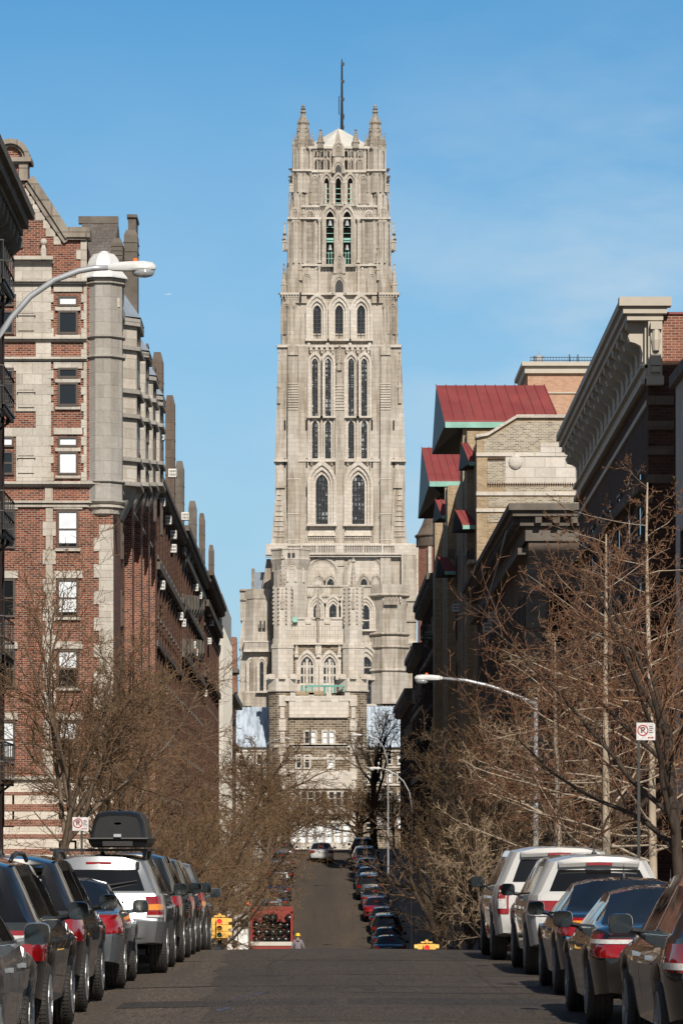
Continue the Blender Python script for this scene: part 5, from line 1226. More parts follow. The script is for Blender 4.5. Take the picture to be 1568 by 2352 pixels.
            for i in range(5):
                a=2*pi*i/5+.3
                for da in (-.13,.13):
                    p0=(wd/2-.02,.05*cos(a),.05*sin(a)); p1=(wd/2-.012,r1*.93*cos(a+da),r1*.93*sin(a+da)); q.tube([p0,p1],[.03,.02],4)
            q.loft([[(x,r*cos(2*pi*i/12),r*sin(2*pi*i/12)) for i in range(12)] for r,x in ((.07,wd/2-.05),(.065,wd/2),(.05,wd/2+.006))])
            h=MB(); h.loft([[(x,r*cos(2*pi*i/n),r*sin(2*pi*i/n)) for i in range(n)] for r,x in ((r1*.9,wd/2-.075),(r1*.9,wd/2-.07))])
            _WH[key]=(t.mesh('tyre',M['rubber'],smooth=True),q.mesh('rim',M[s.rimm or 'rim'],smooth=False),h.mesh('brake_disc',M['black']))
        ms=_WH[key]
        for y in (s.yr,s.yf):
            for sg in (1,-1):
                e=bpy.data.objects.new('wheel',ms[0]); C.objects.link(e); e.parent=rt; e.location=(sg*(s.W/2-wd/2-.012),y,rw); e.rotation_euler.z=0 if sg>0 else pi
                for nm,me in (('rim',ms[1]),('brake_disc',ms[2])):
                    o=bpy.data.objects.new(nm,me); C.objects.link(o); o.parent=e
        q=MB(); q.box(-s.W/2+.28,s.W/2-.28,.25,s.L-.2,.26,.34); q.tube([(.45 if s.kind=='suv' else -.5,.12,.33),(.45 if s.kind=='suv' else -.5,.9,.33)],.035,8); q.build('underbody',M['black'],rt)
        # door mirrors
        for sg in (1,-1):
            ym=s.cowl-.42; zm=s.belt+.10; x=s.side(ym,s.belt)-.02
            q=MB(); x0,x1=sg*(x+.05),sg*(x+.25)
            q.loft([[(lerp(x0,x1,.5+.5*c*k),ym+yy,zm+.085*sn*k) for c,sn in [(math.copysign(abs(cos(a))**.55,cos(a)),math.copysign(abs(sin(a))**.6,sin(a))) for a in [i*pi/9 for i in range(18)]]] for yy,k in ((0,.93),(.02,1),(.10,.95),(.16,.6))]); q.tube([(sg*(x-.03),ym+.06,zm-.07),(sg*(x+.08),ym+.06,zm-.05)],.03,6)
            m=q.build('mirror',s.paintm if s.detail!='blackmirror' else M['plastic'],rt,smooth=2)
            q=MB(); q.loft([[(lerp(x0,x1,.5+.5*c*.93),ym-.004+yy,zm+.077*sn) for c,sn in [(math.copysign(abs(cos(a))**.55,cos(a)),math.copysign(abs(sin(a))**.6,sin(a))) for a in [i*pi/9 for i in range(18)]]] for yy in (0,.006)]); q.build('mirror_glass',M['mirrorglass'],m)
        # plate, brake light, wiper, handle
        zp=.86 if s.kind=='suv' else .74; yp=s.rear_y(zp,0)
        q=MB(); q.box(-.26,.26,yp-.012,yp+.03,zp-.08,zp+.08); q.build('plate_recess',M['plastic'],rt)
        q=MB(); q.box(-.155,.155,yp-.022,yp-.012,zp-.055,zp+.055); q.build('licence_plate',M['plate'],rt)
        zb=s.rings[0][8][2]
        if s.kind=='suv':
            if s.spoiler:
                q=MB(); r8=s.rings[0][8]; q.loft([[(-r8[0]*.93,r8[1]-.15,r8[2]-.03),(0,r8[1]-.19,r8[2]+.0),(r8[0]*.93,r8[1]-.15,r8[2]-.03)][::1]+[(r8[0]*.95,r8[1]+.10,r8[2]+.035),(0,r8[1]+.10,r8[2]+.058),(-r8[0]*.95,r8[1]+.10,r8[2]+.035)],[(-r8[0]*.92,r8[1]-.12,r8[2]-.075),(0,r8[1]-.16,r8[2]-.055),(r8[0]*.92,r8[1]-.12,r8[2]-.075),(r8[0]*.95,r8[1]+.06,r8[2]-.03),(0,r8[1]+.05,r8[2]-.03),(-r8[0]*.95,r8[1]+.06,r8[2]-.03)]]); q.build('spoiler',s.paintm,rt,smooth=2)
                q=MB(); q.box(-.17,.17,r8[1]-.192,r8[1]-.12,r8[2]-.045,r8[2]-.012); q.build('brake_light',M['redlens'],rt)
            else:
                r8=s.rings[0][8]; q=MB(); q.box(-.17,.17,r8[1]-.085,r8[1]+.02,r8[2]-.035,r8[2]-.005); q.build('brake_light',M['redlens'],rt)
                for x in (-.52,.52): q=MB(); q.box(x-.022,x+.022,r8[1]-.085,r8[1]+.02,r8[2]-.1,r8[2]+.0); q.build('hatch_hinge',M['plastic'],rt,bevel=.006)
            zw=s.rings[0][6][2]+.07; q=MB(); yw=s.rear_y(zw,0)-.02; q.tube([(0,yw,zw-.02),(.12,yw-.01,zw+.02),(.52,s.rear_y(zw+.08,.55)-.012,zw+.085)],[.022,.016,.01],5); q.build('wiper',M['black'],rt)
            q=MB(); q.box(-.35,.35,s.rear_y(.97,0)-.014,s.rear_y(.97,0)+.03,.955,.985); q.build('hatch_trim',M['chrome'] if s.handle!='black' else M['plastic'],rt)
        else:
            q=MB(); zz=interp(s.top,.9)+.02; q.box(-.2,.2,.98,1.1,interp(s.top,1.05)-.02,interp(s.top,1.05)+.03); q.build('brake_light',M['redlens'],rt)
        hs=MB()
        for sg in (1,-1):
            for y in (1.65,2.75):
                x=s.side(y,s.belt-.13); hs.box(sg*(x-.01),sg*(x+.035),y-.11,y+.11,s.belt-.15,s.belt-.115)
        split(hs,'door_handle',s.paintm if s.handle!='chrome' else M['chrome'],rt)
        tr=MB()    # dark pillars and belt trim over the side glass
        for sg in (1,-1):
            for y in ((1.62,2.6) if s.kind=='suv' else (1.75,2.45)):
                a=s.ring(y); b=s.ring(y+.09); o=.006
                tr.add([(sg*(a[6][0]+o),a[6][1],a[6][2]),(sg*(b[6][0]+o),b[6][1],b[6][2]),(sg*(b[7][0]+o),b[7][1],b[7][2]),(sg*(a[7][0]+o),a[7][1],a[7][2])],[(0,1,2,3) if sg>0 else (3,2,1,0)])
            ylist=[v for v in s.st if .45<v<s.cowl]
            for y0,y1 in zip(ylist,ylist[1:]):
                a=s.ring(y0)[6]; b=s.ring(y1)[6]; tr.add([(sg*(a[0]+.012),a[1],a[2]-.012),(sg*(b[0]+.012),b[1],b[2]-.012),(sg*(b[0]+.008),b[1],b[2]+.014),(sg*(a[0]+.008),a[1],a[2]+.014)],[(0,1,2,3) if sg>0 else (3,2,1,0)])
        split(tr,'window_trim',M['chrome'] if s.trail else M['plastic'],rt)
        dg=MB()    # shut lines of the doors
        for sg in (1,-1):
            for y in (1.36 if s.kind=='suv' else 1.5,2.42,3.42 if s.L>4.5 else 3.3):
                pts=[(s.side(y,z)+.003,y,z) for z in (s.sill+.14,.5,.62,.75,.88,s.belt)]
                for p0,p1 in zip(pts,pts[1:]): dg.add([(sg*p0[0],y-.006,p0[2]),(sg*p0[0],y+.006,p0[2]),(sg*p1[0],y+.006,p1[2]),(sg*p1[0],y-.006,p1[2])],[(0,1,2,3) if sg>0 else (3,2,1,0)])
        split(dg,'shut_line',M['black'],rt)
        if s.rails:
            for sg in (1,-1):
                x=s.rings[8][8][0]-.04; q=MB(); z=s.H+.02; q.tube([(sg*x,.62,z-.04),(sg*x,.85,z+.0),(sg*x,1.2,z+.025),(sg*x,s.roof0-.5,z+.02),(sg*x,s.roof0-.2,z-.04)],.02,6); q.build('roof_rail',M['chrome'] if s.rails=='chrome' else M['plastic'],rt,smooth=True)
        q=MB(); q.lathe([(.05,0),(.03,.03),(.008,.07),(.003,.16)],.0,1.1 if s.kind=='suv' else 1.75,8,z0=s.H-.0); q.build('aerial',M['plastic'],rt)
    def put(s,x,y,z=None,yaw=0,dz=0):
        zz=rz(y+2) if z is None else z
        s.root.location=(x,y,zz+dz); s.root.rotation_euler=(math.atan2(rz(y+s.yf)-rz(y+s.yr),s.yf-s.yr),0,yaw); 
        s.root.location.z=rz(y)+dz
        return s.root
M['p_silver']=paint('silver_car_paint',(.26,.27,.28),.5,.3); M['p_black']=paint('black_car_paint',(.006,.006,.0065),.0,.3); M['p_char']=paint('charcoal_car_paint',(.009,.008,.0075),.0,.3)
M['p_grey']=paint('steel_grey_car_paint',(.13,.145,.16),.4,.3); M['p_white']=paint('white_car_paint',(.46,.45,.43),0.,.35); M['p_blue']=paint('dark_blue_car_paint',(.018,.028,.05),.4,.25)
M['p_red']=paint('red_car_paint',(.28,.012,.02),.3,.3); M['p_tan']=paint('dull_red_truck_paint',(.25,.038,.028),0.,.6,.25)
Lx=lambda edge,W: edge-W/2
# ------------- left kerb, nearest first (right-hand body edge, rear distance)
c=Car('parked_suv','silver car nearest the camera at the lower left, only its flank in the photo','car',M['p_silver'],L=4.5,W=1.80,H=1.46,belt=.93,hood=.95,tail=[('redlens',.7,.95,.3,.75)]); c.put(Lx(-2.20,1.8),23.4)
c=Car('parked_suv','glossy black car with roof rails and big red taillight behind the nearest silver flank','car',M['p_black'],L=4.6,W=1.82,H=1.585,belt=1.0,hood=1.0,rails=True,tail=[('redlens',.72,.98,.30,.66),('clear',.90,.94,.26,.7)],trail=True); c.put(Lx(-2.30,1.82),29.3)
c=Car('parked_suv','dark brown-black car with roof rails between the glossy black car and the grey saloon','car',M['p_char'],L=4.5,W=1.82,H=1.60,belt=1.0,hood=1.0,rails=True,wr=.35,tail=[('redlens',.74,.99,.30,.66)]); c.put(Lx(-2.36,1.82),35.0)
c=Car('parked_saloon','small steel grey saloon just behind the silver car with the roof box','car',M['p_grey'],L=4.4,W=1.74,H=1.325,kind='sedan',belt=.86,hood=.86,deck=.93,sill=.22,rear_low=.34,wr=.315,tail=[('redlens',.68,.90,.34,.60)]); c.put(Lx(-2.30,1.74),41.0)
esc=Car('parked_suv','silver square-backed car carrying the black roof box','car',M['p_silver'],L=4.4,W=1.80,H=1.60,belt=1.02,hood=1.02,rake=.30,wr=.36,sill=.34,rear_low=.42,spoiler=False,lower=M['trim'],tumble=.14,handle='black',detail='blackmirror',
        tail=[('redlens',.77,1.05,.13,.83),('amber',.865,.945,.135,.825),('clear',.77,.80,.135,.825)]); esc.put(Lx(-2.02,1.8),46.4)
c=Car('parked_suv','black tall car directly in front of the silver car with roof box','car',M['p_black'],L=4.5,W=1.82,H=1.64,belt=1.0,hood=1.02,wr=.36,tail=[('redlens',.85,1.0,.25,.75)]); c.put(Lx(-1.98,1.82),51.3)
c=Car('parked_suv','dark tall car with black mirror, second ahead of the roof-box car','car',M['p_char'],L=4.4,W=1.84,H=1.60,belt=1.0,hood=1.02,wr=.36,tail=[('redlens',.75,.95,.25,.75)]); c.put(Lx(-1.98,1.84),56.2)
c=Car('parked_suv','grey car on the crest with red and amber taillight and chrome bumper edge','car',M['p_grey'],L=4.5,W=1.84,H=1.60,belt=1.0,hood=1.02,wr=.36,lower=M['chrome'],tail=[('redlens',.76,1.02,.22,.72),('amber',.79,.87,.225,.72)]); c.put(Lx(-1.96,1.84),61.2)
c=Car('parked_saloon','dark red-lit saloon dipping out of sight over the crest on the left','car',M['p_char'],L=4.5,W=1.78,H=1.4,kind='sedan',belt=.9,hood=.9,deck=.96,tail=[('redlens',.72,.92,.3,.6)]); c.put(Lx(-2.45,1.78),80.)
# ------------- right kerb, nearest first (left-hand body edge)
Rx=lambda edge,W: edge+W/2
c=Car('parked_suv','large glossy black car nearest the camera at the lower right corner','car',M['p_black'],L=4.6,W=1.84,H=1.53,belt=.96,hood=.96,wr=.35,tail=[('redlens',.76,.97,.3,.7),('clear',.78,.83,.305,.7)],trail=True,handle='chrome'); c.put(Rx(2.56,1.84),25.4)
c=Car('parked_saloon','dark saloon with red and clear taillight behind the black car at the lower right','car',M['p_char'],L=4.5,W=1.78,H=1.315,kind='sedan',belt=.87,hood=.86,deck=.95,sill=.22,rear_low=.32,wr=.32,tail=[('redlens',.66,.88,.36,.62),('clear',.79,.83,.34,.66)],trail=True); c.put(Rx(2.56,1.78),32.3)
c=Car('parked_saloon','dark blue saloon reflecting the sky between the dark saloon and the white cars','car',M['p_blue'],L=4.4,W=1.76,H=1.335,kind='sedan',belt=.87,hood=.86,deck=.95,sill=.22,rear_low=.32,wr=.32,tail=[('redlens',.70,.90,.3,.66),('amber',.83,.87,.3,.68)]); c.put(Rx(2.72,1.76),39.2)
c=Car('parked_suv','white car with black rear window and wide red taillight, second white car from the crest','car',M['p_white'],L=4.8,W=1.90,H=1.60,belt=1.02,hood=1.02,wr=.37,rake=.34,lower=None,tail=[('redlens',.80,1.0,.24,.55),('clear',.80,.855,.245,.55)],detail='blackmirror'); c.put(Rx(2.77,1.90),45.8)
c=Car('parked_suv','tallest white car with tall upright taillight at the crest on the right','car',M['p_white'],L=5.0,W=2.0,H=1.74,belt=1.10,hood=1.1,wr=.39,rake=.24,tail=[('redlens',.72,1.15,.07,.87),('clear',.80,1.08,.05,.90),('redlens',.92,1.05,.05,.915)],detail='blackmirror',handle='chrome'); c.put(Rx(2.66,2.0),52.6)
# roof box resting on the silver car
rb=thing('roof_box','black moulded luggage box strapped on the roof of the silver car','roof box',(0,0,0))
bx=Lx(-2.02,1.8)+.26; bz=esc.root.location.z+1.60
def rr(w_,h_,k=.3): return [(w_*c_,h_*s_) for c_,s_ in ((-1,-1+k),(-1+k*.5,-1),(1-k*.5,-1),(1,-1+k),(1,1-k),(1-k,1),(-1+k,1),(-1,1-k))]
q=MB(); lid=[]
for y,sc,up in ((46.55,.82,.80),(46.62,.95,.93),(47.0,1,1),(48.2,.97,.97),(48.55,.8,.7),(48.72,.5,.4)):
    w_=.385*sc; lid.append([(bx-w_*1.02,y,bz+.22),(bx+w_*1.02,y,bz+.22),(bx+w_*1.0,y,bz+.28),(bx+w_*.90,y,bz+.22+.26*up),(bx+w_*.78,y,bz+.22+.345*up),(bx+w_*.4,y,bz+.22+.375*up),(bx-w_*.4,y,bz+.22+.375*up),(bx-w_*.78,y,bz+.22+.345*up),(bx-w_*.90,y,bz+.22+.26*up),(bx-w_*1.0,y,bz+.28)])
q.loft(lid); q.build('lid',M['plastic'],rb,smooth=2)
q=MB(); q.loft([[(bx-w_,y0,z),(bx+w_,y0,z),(bx+w_,48.65,z),(bx-w_,48.65,z)] for w_,y0,z in ((.35,46.66,bz+.10),(.385,46.56,bz+.16),(.40,46.53,bz+.215))]); q.loft([[(bx-w_,y0,z),(bx+w_,y0,z),(bx+w_,48.7,z),(bx-w_,48.7,z)] for w_,y0,z in ((.415,46.50,bz+.205),(.415,46.50,bz+.232))]); q.build('tray',M['plastic'],rb,bevel=.012)
q=MB(); q.box(bx-.05,bx+.05,46.47,46.52,bz+.24,bz+.28); q.build('latch',M['galv'],rb); q=MB(); q.xz([(bx+.05*cos(a),bz+.42+.016*sin(a)) for a in [i*pi/8 for i in range(16)]],46.55,46.575); q.build('badge',M['galv'],rb)
q=MB(); q.box(bx-.2,bx+.2,46.52,46.56,bz+.12,bz+.185); q.build('handle_recess',M['black'],rb)
q=MB()
for y in (46.95,48.2): q.box(bx-.26-.68,bx-.26+.68,y,y+.06,bz+.05,bz+.085); [q.box(bx-.26+sx-.03,bx-.26+sx+.03,y-.02,y+.08,bz-.05,bz+.06) for sx in (-.6,.6)]
q.build('crossbar',M['plastic'],rb)
# ------------- far cars
M['p_pale']=paint('pale_silver_car_paint',(.56,.57,.58),.1,.35)
fs=Car('far_saloon','silver saloon driving up the hill in the middle of the street','car',M['p_pale'],L=4.5,W=1.78,H=1.46,kind='sedan',belt=.93,hood=.93,deck=1.02,tail=[('redlens',.78,.98,.3,.66)]); fs.put(fx(738,256.),256.); fs.root.name='driving_saloon'
far=Car('parked_saloon','x','car',M['p_black'],L=4.5,W=1.78,H=1.46,kind='sedan',belt=.93,hood=.93,deck=1.02,tail=[('redlens',.82,.94,.16,.74)],group='cars parked on the far hill')
farv=Car('parked_suv','x','car',M['p_char'],L=4.6,W=1.84,H=1.72,belt=1.05,hood=1.05,tail=[('redlens',.9,1.06,.12,.82)],group='cars parked on the far hill')
used={}
def far_car(proto,x,y,mat,label):
    k=id(proto)
    r=proto.root if k not in used else copy_tree(proto.root); used[k]=1
    r['label']=label; r['group']='cars parked on the far hill'
    setmat(r,'body',mat); setmat(r,'mirror',mat); setmat(r,'door_handle',mat)
    if proto is farv: setmat(r,'spoiler',mat)
    r.location=(x,y,rz(y)); r.rotation_euler=(math.atan2(rz(y+3.5)-rz(y+1),2.5),0,0)
rows=[(896,190,far,'p_blue','lowest dark blue saloon of the right far row, nearest the crest'),(892,196.2,far,'p_blue','blue saloon second from the bottom of the right far row'),(889,203,farv,'p_black','black high-roofed car third up the right far row'),(883,209.5,far,'p_char','charcoal saloon just below the red-tailed car on the far right row'),
      (868,216,far,'p_red','dark red saloon in the right far row'),(862,222.5,far,'p_grey','grey saloon right above the dark red one on the far row'),(850,229,farv,'p_char','charcoal high car above the grey saloon on the right far row'),(848,235.5,far,'p_blue','blue saloon under overhanging twigs on the right far row'),(846,242,far,'p_black','black saloon half hidden by twigs, right far row'),(838,249,farv,'p_grey','grey high car near the hilltop on the right')]
for x,y,p,m,lb in rows: far_car(p,fx(x,y),y,M[m],lb)
far_car(farv,fx(834,258),258.,M['p_char'],'dark high car at the hilltop right of the driving silver saloon')
for x,y,p,m,lb in [(618,204,far,'p_blue','dark blue car seen just above the red refuse truck'),(622,212,farv,'p_grey','grey high car with bright window above the refuse truck'),(630,220,far,'p_char','charcoal saloon uphill from the grey high car on the left'),(638,228,far,'p_blue','blue saloon halfway up the left far row'),(643,237,farv,'p_black','black high car in the twigs, left far row'),(648,247,far,'p_char','charcoal saloon close to the hilltop on the left'),(650,257,far,'p_grey','grey saloon at the hilltop left of the driving silver saloon')]:
    far_car(p,fx(x,y),y,M[m],lb)
# ================================================================ bare spring trees
def bark(name,c1,c2):
    t=NT(name); o=t.obj(); n=t.noise(t.scale(o,(9,9,2.2)),1.,5,.7); n2=t.noise(o,1.2,3)
    c=t.mix(t.ramp(n,.35,.65),c1,c2); c=t.mix(t.ramp(n2,.4,.7,0,.35),c,tuple(x*.6 for x in c1)); t.base(c); t.set(Roughness=.85); t.b.inputs['Specular IOR Level'].default_value=.2; return t.mat
M['bark']=bark('grey_brown_bark',(.085,.06,.042),(.19,.145,.105)); M['bark_d']=bark('dark_bark',(.035,.025,.02),(.075,.055,.04)); M['bark_p']=bark('pale_bark',(.30,.24,.175),(.46,.38,.29))
M['twig']=bark('brown_twig',(.10,.06,.035),(.19,.12,.07)); M['twig_b']=bark('budding_twig',(.055,.035,.021),(.13,.085,.05)); M['twig_r']=bark('red_brown_twig',(.085,.040,.023),(.25,.135,.078)); M['twig_p']=bark('pale_twig',(.24,.17,.11),(.36,.27,.18))
M['bud']=plain('spring_bud',(.17,.115,.04),.7,0,.3,3); M['bud_g']=plain('yellow_brown_bud',(.30,.21,.085),.7,0,.3,3)
class Tree:
    def __init__(s,seed,P): s.r=random.Random(seed); s.P=P; s.T=MB(); s.W=MB()
    def go(s,p,d,L,r,lv,t0=0):
        P=s.P; rg=s.r; wood=lv<=P.get('trunk_lv',1); mb=s.T if wood else s.W
        n=max(2,min(9,int(L/P.get('seg',.28))+1)); ns=(8,6,4,3,3,3)[lv]
        pts=[p.copy()]; ds=[d.copy()]; sl=L/n; wig=P['wig'][lv]; tr=P['trop'][lv]
        for i in range(n):
            d=(d+Vector((rg.gauss(0,wig),rg.gauss(0,wig),rg.gauss(0,wig)+tr))).normalized(); p=p+d*sl; pts.append(p.copy()); ds.append(d.copy())
        tp=P['taper'][lv]; a=Vector((0,0,1)).cross(ds[0]); a=a.normalized() if a.length>.1 else Vector((1,0,0))
        rings=[]
        for i,(q,dd) in enumerate(zip(pts,ds)):
            a=(a-dd*a.dot(dd)).normalized(); b=dd.cross(a); rr=lerp(r,r*tp,i/n)
            if lv==0 and i==0: rr*=1.25
            rings.append([q+(a*cos(2*pi*k/ns)+b*sin(2*pi*k/ns))*rr for k in range(ns)])
        mb.cm=0; mb.loft(rings,cap=False)
        if lv+1<len(P['num']):
            c=P['num'][lv]; c=max(1,int(c*(min(1.2,L/P['ref'][lv])))) if 'ref' in P and lv>0 else c
            az=rg.uniform(0,2*pi)
            for k in range(c):
                t=lerp(P['first'][lv],1.,(k+rg.uniform(.1,.9))/c); i=min(n-1,int(t*n)); f=t*n-i
                q=pts[i].lerp(pts[i+1],f); dd=ds[i+1]; az+=2.4+rg.uniform(-.5,.5)
                e=dd.cross(Vector((0,0,1))); e=e.normalized() if e.length>.15 else Vector((1,0,0)); g=dd.cross(e)
                an=radians(rg.gauss(P['ang'][lv],P.get('angv',9))); out=(e*cos(az)+g*sin(az)).normalized()
                if lv==0 and 'bias' in P: out=(out+Vector(P['bias'])).normalized()
                nd=(dd*cos(an)+out*sin(an)).normalized(); cr=lerp(r,r*tp,t)*P['rr'][lv]
                prof=P['prof'][lv] if 'prof' in P else (lambda t:1-.45*t)
                prof=prof if callable(prof) else (lambda t:1-.45*t)
                s.go(q,nd,L*P['ratio'][lv]*prof(t)*rg.uniform(.75,1.2),max(cr,P['rmin']),lv+1)
        if lv==len(P['num'])-1 and P.get('bud',0) :
            for k in range(1,n+1):
                if rg.random()<P['bud']:
                    c=pts[k]; z=P['budsize']*rg.uniform(.6,1.3); s.W.cm=1
                    v=[c+Vector((rg.uniform(-1,1),rg.uniform(-1,1),rg.uniform(-.6,1.2)))*z for _ in range(4)]
                    s.W.add(v,[(0,1,2),(0,2,3),(0,3,1),(1,3,2)]); s.W.cm=0
def tree(name,label,P,seed,loc,H,r,lean=(0,0,1),group=None,mats=('bark','twig','bud'),trunk_frac=1.,TL=None):
    'H overall height; TL bare trunk length, the limbs make up the rest'
    if TL: P=dict(P); P['ratio']=[(H-TL)/TL*1.2]+P['ratio'][1:]; trunk_frac=TL/H
    t=Tree(seed,P); t.go(Vector((0,0,-.2)),Vector(lean).normalized(),H*trunk_frac,r,0)
    if 'stems' in P:
        for k in range(P['stems']-1):
            a=t.r.uniform(0,2*pi); t.go(Vector((.25*cos(a),.25*sin(a),-.2)),Vector((.45*cos(a),.45*sin(a),1)).normalized(),H*trunk_frac*t.r.uniform(.8,1.05),r*.8,0)
    o=thing(name,label,'tree',(0,0,0),group); t.T.build('trunk',M[mats[0]],o,smooth=True); t.W.build('crown',[M[mats[1]],M[mats[2]]],o); o.location=loc
    return o
VASE=dict(num=[8,9,8,7,1],ratio=[.85,.55,.52,.5],first=[.72,.22,.12,.1],ang=[30,38,42,45],rr=[.62,.55,.5,.5],taper=[.75,.28,.3,.35,.4],wig=[.05,.11,.13,.16,.2],trop=[.02,.06,.04,.03,.0],rmin=.0068,bud=.4,budsize=.016,seg=.26,trunk_lv=1)
SPREAD=dict(num=[8,8,7,5,1],ratio=[.95,.55,.5,.48],first=[.55,.2,.12,.1],ang=[48,42,45,48],rr=[.6,.5,.5,.5],taper=[.7,.25,.3,.35,.4],wig=[.05,.12,.14,.17,.2],trop=[.02,.03,.02,.02,.0],rmin=.0085,bud=.45,budsize=.02,seg=.35,trunk_lv=1)
LEAD=dict(num=[30,8,6,3,1],ratio=[.46,.42,.45,.5],first=[.20,.16,.1,.1],ang=[76,44,42,40],rr=[.34,.5,.55,.6],taper=[.16,.3,.35,.4,.5],wig=[.012,.09,.12,.14,.16],trop=[.0,.03,.05,.05,.0],rmin=.0075,bud=.12,budsize=.018,seg=.3,trunk_lv=1,prof=[lambda t:1-.72*t,0,0,0])
BUSH=dict(num=[9,8,6,4,1],ratio=[.55,.5,.5,.5],first=[.36,.15,.1,.1],ang=[40,40,40,42],rr=[.6,.55,.5,.5],taper=[.3,.28,.3,.35,.4],wig=[.05,.08,.10,.13,.2],trop=[.03,.05,.05,.03,.0],rmin=.009,bud=.45,budsize=.013,seg=.3,trunk_lv=1,stems=4)
OLD=dict(num=[8,7,7,6,1],ratio=[.8,.6,.55,.5],first=[.4,.3,.2,.1],ang=[40,45,45,45],rr=[.62,.55,.5,.5],taper=[.45,.28,.3,.35,.4],wig=[.06,.16,.17,.18,.2],trop=[.02,.04,.03,.02,.0],rmin=.016,bud=.3,budsize=.05,seg=.7,trunk_lv=1)
def V(base,**k): d=dict(base); d.update(k); return d
G1='bare street trees on the left pavement'; G2='bare street trees on the right pavement'; G3='bare street trees on the far hill'
# left kerb
tree('street_tree','bare young tree with forked trunk left of the no-parking sign by the corner house',VASE,4,(fx(116,67),67,rz(67)),8.7,.105,(0.03,0,1),G1,TL=3.0)
tree('street_tree','slim bare tree rising behind the black roof box',V(VASE,ang=[24,36,40,45]),9,(fx(241,79),79,rz(79)),8.6,.10,(.02,0,1),G1,TL=3.6)
tree('street_tree','bare tree with pale leaning stem just right of the black roof box',V(VASE,ang=[26,38,42,45]),12,(fx(293,88),88,rz(88)),9.6,.11,(.04,0,1),G1,TL=4.4)
tree('street_tree','bare budding tree behind the parked cars, left of the yellow traffic signal',V(SPREAD,num=[9,8,7,5,1]),21,(fx(375,99),99,rz(99)),9.6,.13,(.03,0,1),G1,TL=4.2)
tree('street_tree','crooked budding tree whose twigs cross the left yellow traffic signal',V(SPREAD,bud=.8,num=[8,8,7,5,1]),33,(fx(462,113),113,rz(113)),8.8,.14,(.1,0,1),G1,mats=('bark_d','twig','bud_g'),TL=3.6)
tree('street_tree','widest bare tree of the left row, leaning over the red refuse truck',V(SPREAD,bud=.8,num=[9,8,7,5,1],rmin=.011),41,(fx(508,172),172,rz(172)),11.6,.20,(.04,0,1),G1,mats=('bark_d','twig','bud_g'),TL=5.)
t0=tree('hill_tree','bare tree on the left of the far hill above the parked cars',V(SPREAD,rmin=.015,budsize=.03,num=[9,9,7,5,1]),52,(fx(512,196),196,rz(196)),9.4,.2,(.0,0,1),G3,TL=4.6)
hx=[(540,224,1.05,2.1,'second bare tree up the far hill on the left'),(572,252,1.12,4.0,'bare tree near the hilltop left of the arch of twigs'),(606,284,1.3,.7,'bare tree at the hilltop whose twigs arch across the street toward the entrance')]
for x,D,sc,ro,lb in hx:
    c=copy_tree(t0); c.location=(fx(x,D),D,rz(D)); c.scale=(sc*1.1,sc*1.1,sc); c.rotation_euler.z=ro; c['label']=lb
c=copy_tree(t0); D=292; c.location=(fx(650,D),D,rz(D)); c.scale=(1.35,1.2,.82); c.rotation_euler.z=5.1; c['label']='low dense twiggy tree in front of the church entrance, above the driving car'
c=copy_tree(t0); D=300; c.location=(fx(770,D)+2.2,D,rz(D)); c.scale=(1.0,1.0,.78); c.rotation_euler.z=2.9; c['label']='small dense twiggy tree right of the entrance above the driving car'
c=copy_tree(t0); D=150; c.location=(fx(430,D),D,rz(D)); c.scale=(.9,.9,.95); c.rotation_euler.z=1.3; c['label']='bare tree before the shaded left row just past the corner house'
c=copy_tree(t0); D=128; c.location=(fx(395,D),D,rz(D)); c.scale=(.8,.8,.84); c.rotation_euler.z=3.3; c['label']='bare tree at the corner in front of the striped stone base'
c=copy_tree(t0); D=140; c.location=(fx(60,D),D,rz(D)); c.scale=(.7,.7,.72); c.rotation_euler.z=3.9; c['label']='bare tree at the far left in front of the striped stone base'
# right side
tree('street_tree','tall slim pale-trunked tree with level branches right of the right street lamp',V(LEAD),61,(fx(1290,70),70,rz(70)),6.6,.105,(-.004,0,1),G2,mats=('bark_p','twig_p','bud'))
tree('street_tree','second pale straight-trunked tree before the shaded right corner house',V(LEAD,num=[30,7,5,3,1]),67,(fx(1389,62),62,rz(62)),7.6,.10,(-.004,0,1),G2,mats=('bark_p','twig_r','bud'))
tree('street_tree','third slender pale-trunked tree left of the grey building edge',V(LEAD,num=[30,7,5,3,1]),71,(fx(1500,66),66,rz(66)),9.2,.10,(0,0,1),G2,mats=('bark_p','twig_r','bud'))
tree('street_tree','big bare tree at the right edge with red-brown twigs sweeping left over the white cars',V(SPREAD,num=[10,8,7,5,1],first=[.45,.2,.12,.1],bias=(-.55,.1,0),bud=.15,ratio=[1.0,.55,.5,.48],ang=[46,42,45,48],rmin=.0055),83,(fx(1575,55),55,rz(55)),8.9,.10,(-.01,0,1),G2,mats=('bark_d','twig_r','bud'),TL=3.9)
tree('street_tree','bare reddish tree behind the right no-parking sign',V(SPREAD,num=[9,8,7,4,1],bud=.15,rmin=.0075),87,(fx(1465,76),76,rz(76)),10.5,.14,(-.05,0,1),G2,mats=('bark_d','twig_r','bud'),TL=4.2)
tree('budding_tree','dense budding yellow-brown tree left of the right street lamp',V(BUSH),91,(fx(1125,92),92,rz(92)),8.8,.09,(-.03,0,1),G2,mats=('bark_d','twig_b','bud_g'),trunk_frac=.8)
tree('budding_tree','second dense budding tree leaning over the dark cars of the right far row',V(BUSH,bud=.7),97,(fx(1075,113),113,rz(113)),10.2,.10,(-.04,0,1),G2,mats=('bark_d','twig_b','bud_g'),trunk_frac=.78)
